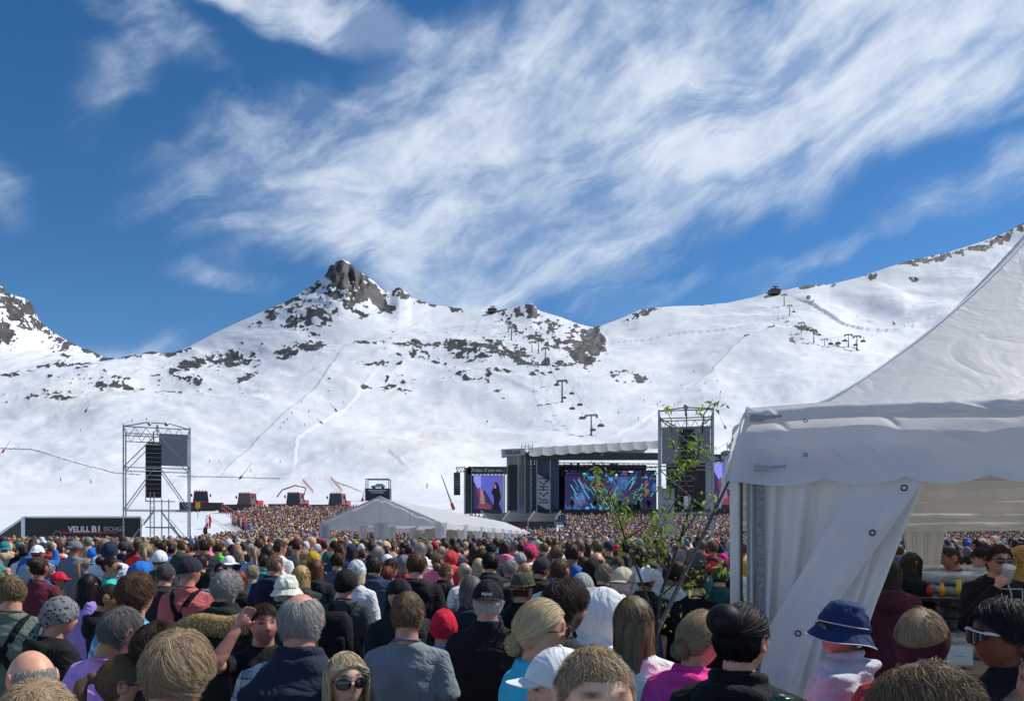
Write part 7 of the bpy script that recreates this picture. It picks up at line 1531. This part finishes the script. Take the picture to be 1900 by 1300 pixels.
# ------------------------------------------------------------------ the rows behind them
def bp(e, lab, col='1a1b1f'): return worn('backpack', backpack_mesh(), e, lab, 'backpack', col)
e_ = person('man in a black beanie and dark t-shirt wearing a black backpack', 640, 1053, 6.1, 8, (6, 0, 0), hair=None, hat=('beanie', '1c1a1a'), shirt=('tshirt', '3a3d40'), skin='r'); bp(e_, 'black backpack on the man in the black beanie')
e_ = person('child in a crumpled bright red hat with turquoise straps', 823, 1127, 4.5, 0, hair=None, hat=('beanie', 'c01f38'), shirt=('tshirt', '2f9fd0'), skin='r'); bp(e_, 'small dark backpack with turquoise edges under the red hat', '2b88b0')
person('man in a dark green felt hat with a cord band', 968, 1060, 5.5, 15, (15, 0, 0), hair=('crop', 'brown'), hat=('fedora', '3d4238'), shirt=('jacket', '15171c'), skin='r')
person('tall man in a black hooded jacket with a mustard lower part', 772, 1023, 6.8, 0, (15, 0, 0), hair=('thick', 'brown', 2), shirt=('hoodie', '1a1b1e'), legs='a87430', skin='p')
person('dark haired man in a navy quilted jacket', 694, 1030, 7.8, 6, (10, 0, 0), hair=('thick', 'dbrown', 4), shirt=('puffer', '28334e'), skin='p')
person('woman in a white lace headscarf and white blouse', 661, 1036, 7.3, 12, hair=('underbob', 'lblond', 1), hat=('scarf_hat', 'e4e6e8'), shirt=('blouse', 'd6d8e4'), female=True, mats={'hat': LACE})
person('blonde woman in a cream bucket hat', 530, 1062, 6.2, 25, (10, 0, 0), hair=('underbob', 'lblond', 2), hat=('bucket', 'd8d5c8'), shirt=('jacket', '2a2e33'), female=True)
person('man with a shaved head in a navy jacket with red seams', 508, 1027, 7.6, 10, (20, 0, 0), hair=('crop', 'dblond', 1), shirt=('jacket', '1d2236'), skin='p')
person('woman with long golden hair and a thin bag strap', 558, 1047, 7.2, -5, hair=('wavy', 'b3955f', 1), female=True, shirt=('jacket', '2d3130'))
person('woman with long straight chestnut hair in black', 586, 1036, 8.2, 3, hair=('long', '5b3c2a', 2), female=True, shirt=('jacket', '1c2028'))
person('person in a mustard yellow beanie', 580, 1020, 10.5, 10, hair=('underbob', 'dblond', 1), hat=('beanie', 'b8932e'), shirt=('jacket', '6d7560'), female=True)
person('person in a dark teal patterned beanie', 608, 1020, 11.5, 0, hair=None, hat=('beanie', '27514d'), shirt=('jacket', '2b2f33'))
person('man with dark hair in a plain slate sweater', 626, 1024, 9.6, 2, hair=('thick', 'dbrown', 1), shirt=('sweater', '50565e'))
person('man in a black cap with a small red badge', 742, 1068, 5.0, -35, hair=('crop', 'dbrown'), hat=('capback', '1c1c1f'), shirt=('jacket', '202226'))
person('woman with loosely tied dark blonde hair in profile, black coat', 826, 1043, 8.6, 40, (30, 0, 0), hair=('bun', 'dblond', 3), female=True, shirt=('jacket', '16171b'), skin='r')
person('balding pinkish man in a white t-shirt bending forward', 866, 1040, 8.2, -35, (-10, 15, 0), hair=('bald', 'grey'), shirt=('tshirt', 'dcdfe4'), skin='r')
person('woman with long pale blonde hair just left of the tall black haired man', 888, 1034, 9.5, 0, hair=('wavy', 'lblond', 2), female=True, shirt=('jacket', '34383e'))
person('tall man with straight black hair', 910, 1023, 7.9, 5, hair=('thick', 'black', 2), shirt=('jacket', '24262b'))
person('man with short grey hair in a dark maroon jacket', 946, 1035, 8.2, 12, (15, 0, 0), hair=('short', 'grey', 1), shirt=('jacket', '42272c'), skin='r')
person('person in a light grey cap', 965, 1022, 10.4, 10, hair=('crop', 'grey'), hat=('cap', '8b9092'), shirt=('jacket', '33373c'))
person('man in a charcoal cap with glasses and a thick scarf', 1003, 1029, 7.4, 20, (25, 0, 0), hair=('crop', 'dbrown'), hat=('cap', '2f3034'), shirt=('jacket', '1c1d21'), glasses='141414', skin='r')
person('woman with short tan blonde hair between two capped men', 975, 1043, 9.0, 5, hair=('bob', 'a88a62', 1), female=True, shirt=('jacket', '3c3430'))
person('man with thick silver hair', 1050, 1033, 9.2, 8, (15, 0, 0), hair=('thick', 'silver', 4), shirt=('jacket', '2c3440'))
person('child in a hot pink hooded jacket on someone\'s shoulders', 983, 1007, 12.5, 20, hair=None, hat=('hood', 'd02a66'), shirt=('jacket', 'd02a66'), female=True)
person('person in a black knitted beanie before a bald head', 1098, 1034, 7.0, 5, hair=('underbob', 'black', 1), hat=('beanie', '1a1817'), shirt=('jacket', '1c1d21'))
person('bald sunburnt man behind the black knitted beanie', 1108, 1022, 8.0, 10, hair=('bald', 'brown'), shirt=('tshirt', '343a44'), skin='r')
person('person under a pale grey round hat', 1080, 1058, 5.7, 10, hair=None, hat=('sunhat', '8e928f'), shirt=('jacket', '2b2e33'))
person('man with short grey brown hair in a black padded jacket', 1119, 1043, 6.9, 30, (20, 0, 0), hair=('short', '6f6659', 2), shirt=('puffer', '191a1e'), skin='p')
person('older man in a beige baseball cap and navy hooded jacket', 1154, 1047, 5.5, 15, (15, 0, 0), hair=('crop', 'white'), hat=('capback', 'b5a891'), shirt=('hoodie', '2a3750'), skin='r')
person('person in a white cap beside the beige baseball cap', 1197, 1048, 6.6, 20, (20, 0, 0), hair=('crop', 'brown'), hat=('cap', 'd9dcea'), shirt=('jacket', '25272b'), skin='k')
person('person in a small teal beanie', 1048, 1020, 13.5, 0, hair=None, hat=('beanie', '2f8d84'), shirt=('jacket', '303438'))
person('person with long grey hair in a navy top, left of the black cap', 876, 1066, 5.2, -10, hair=('bob', 'dgrey', 4), shirt=('jacket', '1f2430'), female=True)
person('dark haired man in a white shirt behind the sapling', 1246, 1041, 6.9, 12, (10, 0, 0), hair=('thick', 'dbrown', 7), shirt=('blouse', 'd9dce2'), skin='k')
person('person in a charcoal cap and teal jacket right of the pole', 1297, 1022, 8.0, 12, hair=('crop', 'dbrown'), hat=('cap', '4b5254'), shirt=('jacket', '256a68'))
person('person in a red and white cap near the tent corner', 1321, 1038, 8.4, 20, hair=('crop', 'brown'), hat=('cap', 'c22b33'), shirt=('hoodie', '23706c'))
person('person in a hot pink cap near the tent corner', 1342, 1025, 12.6, 5, hair=('crop', 'brown'), hat=('beanie', 'd3268a'), shirt=('jacket', '2b3035'))
person('person with short brown hair and white collar beside the tent curtain', 1364, 1035, 10.2, 10, hair=('thick', '5c4a35', 3), shirt=('jacket', 'bcc4d0'), female=True)
person('person in a pale lime jacket beside the tent curtain', 1358, 1068, 8.3, 40, hair=('crop', 'black', 1), shirt=('jacket', 'bfe08a'), hat=None)
person('large dark haired man in a black shirt behind the pole', 1288, 1046, 5.6, 8, hair=('thick', 'brown', 9), shirt=('tshirt', '111215'), heavy=1.25)
person('man in a bright blue cap left of the salmon red shirt', 260, 1037, 7.8, 10, hair=('crop', 'black'), hat=('cap', '2b6cb8'), shirt=('jacket', '20242a'))
person('man with tied hair and sunglasses in a teal shirt, profile to the right', 205, 1031, 8.2, 60, (25, 0, 0), hair=('bun', 'dbrown', 8), shirt=('tshirt', '2aa79b'), skin='r', glasses='101010')
person('person in a charcoal slouchy cap behind the salmon red shirt', 306, 1041, 7.0, -8, hair=('crop', 'dgrey'), hat=('cap', '3a3b3b'), shirt=('jacket', '26282b'))
person('person in a red cap with a dark scarf looking right', 107, 1058, 9.0, 65, hair=('crop', 'dbrown'), hat=('cap', 'c8203a'), shirt=('jacket', '26282c'), glasses='101010', skin='r')
person('old grey haired man in a royal blue jacket looking down', 79, 1040, 9.4, 70, (0, 20, 0), hair=('thick', 'grey', 5), shirt=('jacket', '22478c'), skin='r')
person('person in a loose pink patterned top', 60, 1044, 10.0, 20, hair=('bob', 'silver', 4), female=True, shirt=('blouse', 'd97590'))
e_ = person('person in a vivid red top with dark straps', 110, 1006, 13.5, 0, hair=('short', 'dbrown', 1), shirt=('tshirt', 'b51f2c')); link('braces', straps_mesh('Y'), e_, color=lin('201416'))
person('person in a vermilion jacket left of the vivid red top', 97, 1006, 14.8, 0, hair=('short', 'dblond', 1), shirt=('jacket', 'd8402c'))
person('person in a neon yellow top before the banner', 190, 1019, 13.0, 0, hair=('short', 'dblond', 2), shirt=('tshirt', 'd8dc28'))
person('person with a blue and lime beanie in a white shirt', 172, 1014, 12.5, 0, hair=None, hat=('beanie', '2f6fc4'), shirt=('tshirt', 'c9ccd0'))
person('person in a lime and turquoise jacket', 277, 1018, 12.2, 15, hair=('short', 'dgrey', 2), shirt=('jacket', '62c43a'))
e_ = person('person in a sky blue t-shirt wearing a small dark backpack', 302, 1004, 14.0, 0, hair=('short', 'dbrown', 2), shirt=('tshirt', '4a76b8')); bp(e_, 'small dark backpack on the sky blue t-shirt', '2a2f3a')
person('person in camouflage clothes in the left crowd', 146, 1006, 13.0, 5, hair=('curly', 'dgrey', 3), shirt=('jacket', '5a5344'), mats={'top': CAMO})
person('person in a neon green top in the left crowd', 406, 1006, 14.5, 0, hair=('short', 'dbrown', 3), shirt=('tshirt', '4ee02e'))
person('person in a white straw hat with a black band', 424, 1028, 11.0, 0, hair=('crop', 'grey'), hat=('sunhat', 'd9d9d4'), shirt=('jacket', '303238'))
person('woman in black sunglasses looking back towards the camera', 410, 1042, 10.4, 165, hair=('long', 'black', 6), female=True, shirt=('jacket', '24262c'), glasses='0c0c0c', skin='p')
person('woman with glossy black hair between the navy cap and the grey curls', 389, 1058, 8.8, 10, hair=('bob', 'black', 2), female=True, shirt=('jacket', '6a6a70'))
person('woman with red brown curls behind the grey curls', 444, 1057, 8.0, -10, hair=('wavy', 'red', 3), female=True, shirt=('jacket', '27292d'))
person('person in a turquoise top with sandy hair', 468, 1046, 8.6, 5, hair=('short', '8c8066', 3), shirt=('tshirt', '2fb0c4'))
person('tall man in a dark polo standing sideways in the left crowd', 379, 999, 12.0, -30, hair=('short', 'dbrown', 5), shirt=('polo', '23262e'), skin='k')
person('man in a pale blue shirt before the marquee', 636, 1001, 14.2, 5, hair=('short', 'dbrown', 6), shirt=('blouse', 'b4c4da'))
person('man in a beige cap and blue jacket before the marquee', 715, 1001, 13.0, 5, hair=('crop', 'brown'), hat=('cap', 'c7a684'), shirt=('jacket', '2d4a78'))
person('person in an olive yellow shirt with dark hair', 798, 1021, 11.2, 5, hair=('thick', 'dbrown', 9), shirt=('tshirt', 'a4ac2c'))
person('person in a pink striped shirt carrying a dark bag', 556, 1003, 13.2, 5, hair=('short', 'dbrown', 2), shirt=('blouse', 'd190a8'))
person('person in a bright orange jacket in the centre left crowd', 525, 1002, 14.5, 5, hair=('short', 'brown', 2), shirt=('jacket', 'e8502a'))
person('person in a neon yellow and black jacket beside the orange one', 543, 1000, 15.2, 5, hair=('short', 'black', 3), shirt=('jacket', 'cfe02a'))
person('person in a coral red hooded top right of centre', 836, 1020, 12.4, 20, hair=None, hat=('hood', 'c0413e'), shirt=('hoodie', 'c0413e'))
person('dark brown haired person in a brown t-shirt before the marquee side', 783, 1000, 12.8, 10, hair=('short', 'brown', 3), shirt=('tshirt', '2b2320'), skin='k')
person('man in a bright turquoise shirt beside the navy quilted jacket', 724, 1034, 8.6, 40, hair=('thick', 'dbrown', 10), shirt=('tshirt', '2b8fb0'))
person('woman with reddish curls behind the navy quilted jacket', 717, 1049, 8.4, 10, hair=('curly', 'red', 2), female=True, shirt=('jacket', '39302e'))
person('person in an army green cap to the right of the stage', 1336, 1046, 7.4, 20, hair=('crop', 'brown'), hat=('cap', '3e4a3a'), shirt=('jacket', '244a48'), glasses='101010')

for i, (px, Yq, lb) in enumerate(((1062, 108, 'musician at the left side of the lit stage'), (1103, 107, 'dark dressed singer at the front of the lit stage'), (1150, 109, 'musician near the middle of the lit stage'), (1185, 108, 'musician right of the middle of the stage'), (1204, 109, 'musician at the right side of the lit stage'))):
    e_ = person(lb, px, 940, Yq, 180, hair=('long' if i == 1 else 'short', 'black', 1), shirt=('jacket', '1a1a1e' if i else '7c2f3c'), lod='lo', size=1.0, group='musicians on the stage'); e_.location.z = ground_z(102) + 1.8; PEOPLE.pop()
# ------------------------------------------------------------------ the rest of the crowd
G = random.Random(99)
TOPC = [('black', '17181b'), ('charcoal', '34363a'), ('navy', '222c46'), ('grey', '6b6f74'), ('white', 'cfd2d6'), ('dark green', '2f4238'), ('maroon', '5a2630'), ('blue', '2f5c9c'), ('red', 'b02a34'), ('beige', 'a3937a'), ('brown', '54402f'), ('light blue', '7f9cbc'), ('pink', 'cc6d8c'), ('teal', '2a7f82'), ('olive', '5c5f3c'), ('yellow', 'c9b232'), ('orange', 'cc5c2a'), ('purple', '5d4780')]
TW = [15, 11, 11, 9, 13, 5, 4, 6, 5, 5, 3, 6, 4, 3, 3, 2, 1.6, 2]
HRS = [('short', 'brown'), ('short', 'dbrown'), ('short', 'dblond'), ('short', 'brown'), ('thick', 'dbrown'), ('thick', 'brown'), ('crop', 'brown'), ('balding', 'grey'), ('long', 'dblond'), ('long', 'dbrown'), ('wavy', 'sand'), ('bob', 'brown'), ('bun', 'dbrown'), ('pony', 'sand'), ('thick', 'dblond'), ('short', 'dbrown'), ('thick', 'black')]
HWORD = {'short': 'short', 'thick': 'full', 'crop': 'cropped', 'balding': 'thinning', 'long': 'long', 'wavy': 'wavy', 'bob': 'chin length', 'bun': 'pinned up', 'pony': 'ponytailed', 'curly': 'curly'}
CWORD = {'brown': 'brown', 'dbrown': 'dark', 'dblond': 'dark blonde', 'grey': 'grey', 'sand': 'blonde', 'dgrey': 'grey', 'black': 'black'}
HATS = [('cap', 'cap'), ('cap', 'cap'), ('beanie', 'beanie'), ('bucket', 'bucket hat'), ('capback', 'cap worn backwards')]
def zone(px): 
    for lim, s in ((120, 'at the left edge'), (240, 'before the banner'), (350, 'before the left tower'), (470, 'left of centre'), (600, 'left of the marquee'), (700, 'before the gable'), (820, 'beside the marquee'), (950, 'before the marquee end'), (1060, 'before the left stage'), (1180, 'before the mid stage'), (1290, 'behind the sapling'), (1400, 'near the pavilion corner')):
        if px < lim: return s
    return 'beyond the pavilion'
def depth_word(Y): return 'nearer' if Y < 9 else 'midway' if Y < 12 else 'far back'
used = {}
def free(x, y, r): return all((x - a) ** 2 + (y - b) ** 2 > r * r for a, b in PEOPLE)
n_auto = 0; Y = 5.6; LIM = 300 - len(PEOPLE) - 4
spots = []
while Y < 19:
    half = .70 * Y; x = -half - .3 + G.random() * .5
    while x < half + .3:
        spots.append((x + G.uniform(-.12, .12), Y + G.uniform(-.2, .2))); x += .66 + G.uniform(0, .16)
    Y += .70
GARM = ['tshirt', 'jacket', 'jacket', 'hoodie', 'puffer', 'sweater', 'blouse', 'tshirt']; YMAX = 0
GWORD = {'tshirt': 't-shirt', 'jacket': 'jacket', 'hoodie': 'hooded top', 'puffer': 'quilted jacket', 'sweater': 'sweater', 'blouse': 'shirt'}
protos = {}
for x, y in spots:
    if n_auto >= LIM: break
    px = CX + F * x / y
    if in_pavilion(x, y, .35) or not free(x, y, .52 if y < 11 else .46) or (y < 7.6 and len(PEOPLE) and G.random() < .75) or (y < 8 and px > 1180): continue
    if px > 1375 and (y < 11.5 or in_pavilion(x, y, 1.0)): continue
    lo = 'lo' if y > 10.5 else 'mid'; hs = G.choice(HRS); female = hs[0] in ('long', 'wavy', 'bob', 'bun', 'pony') or G.random() < .15
    col = G.choices(TOPC, TW)[0]; gm = G.choice(GARM); hat = None; hd = G.choice([(0, 0, 0), (25, 0, 0), (-25, 0, 0), (0, 0, 0)]); hc = G.choices(TOPC, TW)[0]
    if G.random() < .20: hk = G.choice(HATS); hat = (hk[0], hc[1]); hs = ('crop', hs[1]) if not female else ('underbob', hs[1])
    zt = 1.95 - 1.0 + 0; Hh = G.gauss(1.66 if female else 1.73, .07); Hh = min(Hh, 1.80); g_ = ground_z(y); row = HY - (g_ + Hh - CZ) / y * F
    what = (('%s %s' % (hc[0], hk[1])) if hat else '%s %s hair' % (HWORD[hs[0]], CWORD[hs[1]])); lab = 'person with %s in a %s %s %s' % (what, col[0], GWORD[gm], zone(px)) if not hat else 'person in a %s and %s %s %s' % (what, col[0], GWORD[gm], zone(px))
    if used.get(lab): lab = lab + ', ' + depth_word(y)
    tr = 0
    while used.get(lab) and tr < 30:
        tr += 1; col = G.choice(TOPC); gm = G.choice(GARM); lab = ('person with %s in a %s %s %s' if not hat else 'person in a %s and %s %s %s') % (what, col[0], GWORD[gm], zone(px))
    used[lab] = 1
    person(lab, px, row, y, G.gauss(6, 10), hd, hair=hs, hat=hat, shirt=(gm, col[1]), skin=G.choice('pprrtlk'), female=female, lod=lo, arms=G.choices([('down', 'down'), ('phone', 'phone'), ('down', 'raise'), ('front', 'front')], [20, 1, 1, 2])[0], legs=G.choice(['23242a', '2c3447', '1a1a1c', '4a4438']))
    n_auto += 1; YMAX = max(YMAX, y)

# people further away: one simple figure each, joined
def fig(kind, far=False):
    mb = MB(); n_ = 5 if far else 7; sh = {'m': .21, 'w': .185, 'b': .235}[kind]
    mb.loft([(0, 0, 0, .12, .09), (0, 0, .9, sh * .8, .12), (0, 0, 1.28, sh * .98, .13), (0, 0, 1.40, sh * .86, .10), (0, .01, 1.52, .06, .06)], n_); nb = len(mb.V); 
    mb.sph((0, .015, 1.635), (.080, .095, .118), 6 if far else 8, 4 if far else 6); nh = len(mb.V)
    return np.array(mb.V), mb.F, nb, nh
FIG = [fig(k) for k in 'mwb']; FIGF = [fig(k, True) for k in 'mwb']
def crowd(name, label, pts, seed):
    g = np.random.default_rng(seed); Vs, Cs, F4, F3 = [], [], [], []; off = 0; F_all = []
    hairc = 1.3 * np.array([lin(c) for c in ('3a2a1f', '2a211b', '5d4a35', '8a7350', '6d6a66', 'a8a49c', '1a1715', 'b8a070')]); hp = [.2, .2, .16, .1, .1, .08, .1, .06]
    topc = np.array([lin(c[1]) for c in TOPC]); tp = np.array(TW) / sum(TW); skin = np.array([lin(c) for c in ('d9a284', 'c9806a', 'e0b090', 'b98262')])
    hat = np.array([lin(c) for c in ('d8dade', '1b1c20', 'c22b33', '2f5c9c', '8b8f92', 'c9b232', '2a7f82', '2c3447')]); polys = []
    for (x, y, z) in pts:
        V, Fc, nb, nh = (FIGF if y > 34 else FIG)[g.integers(3)]; s = g.normal(.965, .04); a = g.normal(0, .5); ca, sa = math.cos(a), math.sin(a); W = V * s * np.array([1.12, 1.12, 1]); W = np.c_[W[:, 0] * ca - W[:, 1] * sa + x, W[:, 0] * sa + W[:, 1] * ca + y, W[:, 2] + z]
        C = np.empty((len(V), 3)); C[:nb] = 1.35 * topc[g.choice(len(topc), p=tp)]; C[:5] = (.02, .02, .03); C[nb - (5 if y > 34 else 7):nb] = skin[g.integers(4)]
        sk = C[nb - 1]; hv = V[nb:]; isn = (hv[:, 1] > .06) | (hv[:, 2] < 1.575); hc = hairc[g.choice(8, p=hp)] if g.random() > .28 else hat[g.integers(8)]; C[nb:] = np.where(isn[:, None], sk, hc)
        if g.random() < .04: C[nb:] = sk
        Vs.append(W); Cs.append(C); polys.append((Fc, off)); off += len(V)
    V = np.vstack(Vs); C = np.vstack(Cs); me = bpy.data.meshes.new(name); fl = []; st = []; k = 0
    for Fc, o in polys:
        for f in Fc: st.append(k); k += len(f); fl.extend([i + o for i in f])
    me.vertices.add(len(V)); me.vertices.foreach_set('co', V.astype(np.float32).ravel()); me.loops.add(k); me.loops.foreach_set('vertex_index', np.array(fl, np.int32)); me.polygons.add(len(st)); me.polygons.foreach_set('loop_start', np.array(st, np.int32)); me.update(calc_edges=True)
    me.polygons.foreach_set('use_smooth', np.ones(len(st), bool)); at = me.attributes.new('crowd_color', 'FLOAT_COLOR', 'POINT'); at.data.foreach_set('color', np.c_[C, np.ones(len(C))].astype(np.float32).ravel()); me.materials.append(mat('crowd_cloth', rough=.8, attr='crowd_color', noise=(8, .15)))
    return tag(link(name, me), label, None, None, 'stuff')
gq = np.random.default_rng(5); pts = []; y = 6.0
placed = np.array(PEOPLE)
while y < 97:
    half = .70 * y + 1; sp = .60 if y < 40 else .62 if y < 70 else .70; x = -half + gq.random() * sp
    while x < half:
        xx, yy = x + gq.normal(0, .10), y + gq.normal(0, .13); x += sp; px = CX + F * xx / yy
        if yy < 16 and px < 1375: 
            if YMAX and yy < YMAX - .6: continue
        if yy < 30 and len(placed) and ((placed[:, 0] - xx) ** 2 + (placed[:, 1] - yy) ** 2).min() < .2: continue
        if in_pavilion(xx, yy, .5) or (px > 1375 and yy < 12.6): continue
        if inside_marquee(xx, yy) and gq.random() > .35: continue
        if yy > 60:
            if px < 300 and yy > 62: continue
            edge = np.interp(yy, [62, 75, 84, 98, 106], [350, 470, 462, 432, 414])
            if px < edge: continue
            if abs(yy - 66) < 3.4 and abs(px - 292) < 62: continue
        if abs(yy - 62) < 2.6 and 1218 < px < 1330: continue
        if yy > 77 and 890 < px < 1048: continue
        if yy > 88 and px > 860 and yy > 96.5: continue
        pts.append((xx, yy, ground_z(yy)))
    y += sp * .95
while y < 112:            # the mound left of the marquee ridge
    x = -.40 * y
    while x < -.155 * y + 0:
        px = CX + F * x / y
        if px > np.interp(y, [97, 112], [426, 470]) and px < 690: pts.append((x + gq.normal(0, .1), y + gq.normal(0, .13), ground_z(y)))
        x += .62
    y += .62
near = [p for p in pts if p[1] < 45]; farp = [p for p in pts if p[1] >= 45]
crowd('packed_crowd', 'packed heads of the concert crowd in the middle distance', near, 1); crowd('distant_crowd', 'distant dense crowd before the stage and on the snow mound', farp, 2)
hv = P(478, 0, 86); e_ = person('steward in a neon yellow vest at the left edge of the hillside crowd', 478, 963, 88, 20, hair=('short', 'dbrown', 1), shirt=('vest', 'd8e82a'), under=('jacket', '1c2430'), lod='lo', size=1.0)
for px, r, Yq, c, lb in ((384, 941, 92, 'c02028', 'person in red trousers and white top on the snow before the groomers'), (381, 968, 78, '26282c', 'dark dressed walker on the open snow below the groomers'), (389, 940, 93, 'b02028', 'second person in red beside the first on the open snow')): person(lb, px, r, Yq, 30, hair=('short', 'dbrown', 1), shirt=('jacket', 'e0e2e4' if 'white' in lb else c), legs=c, lod='lo', size=1.0)
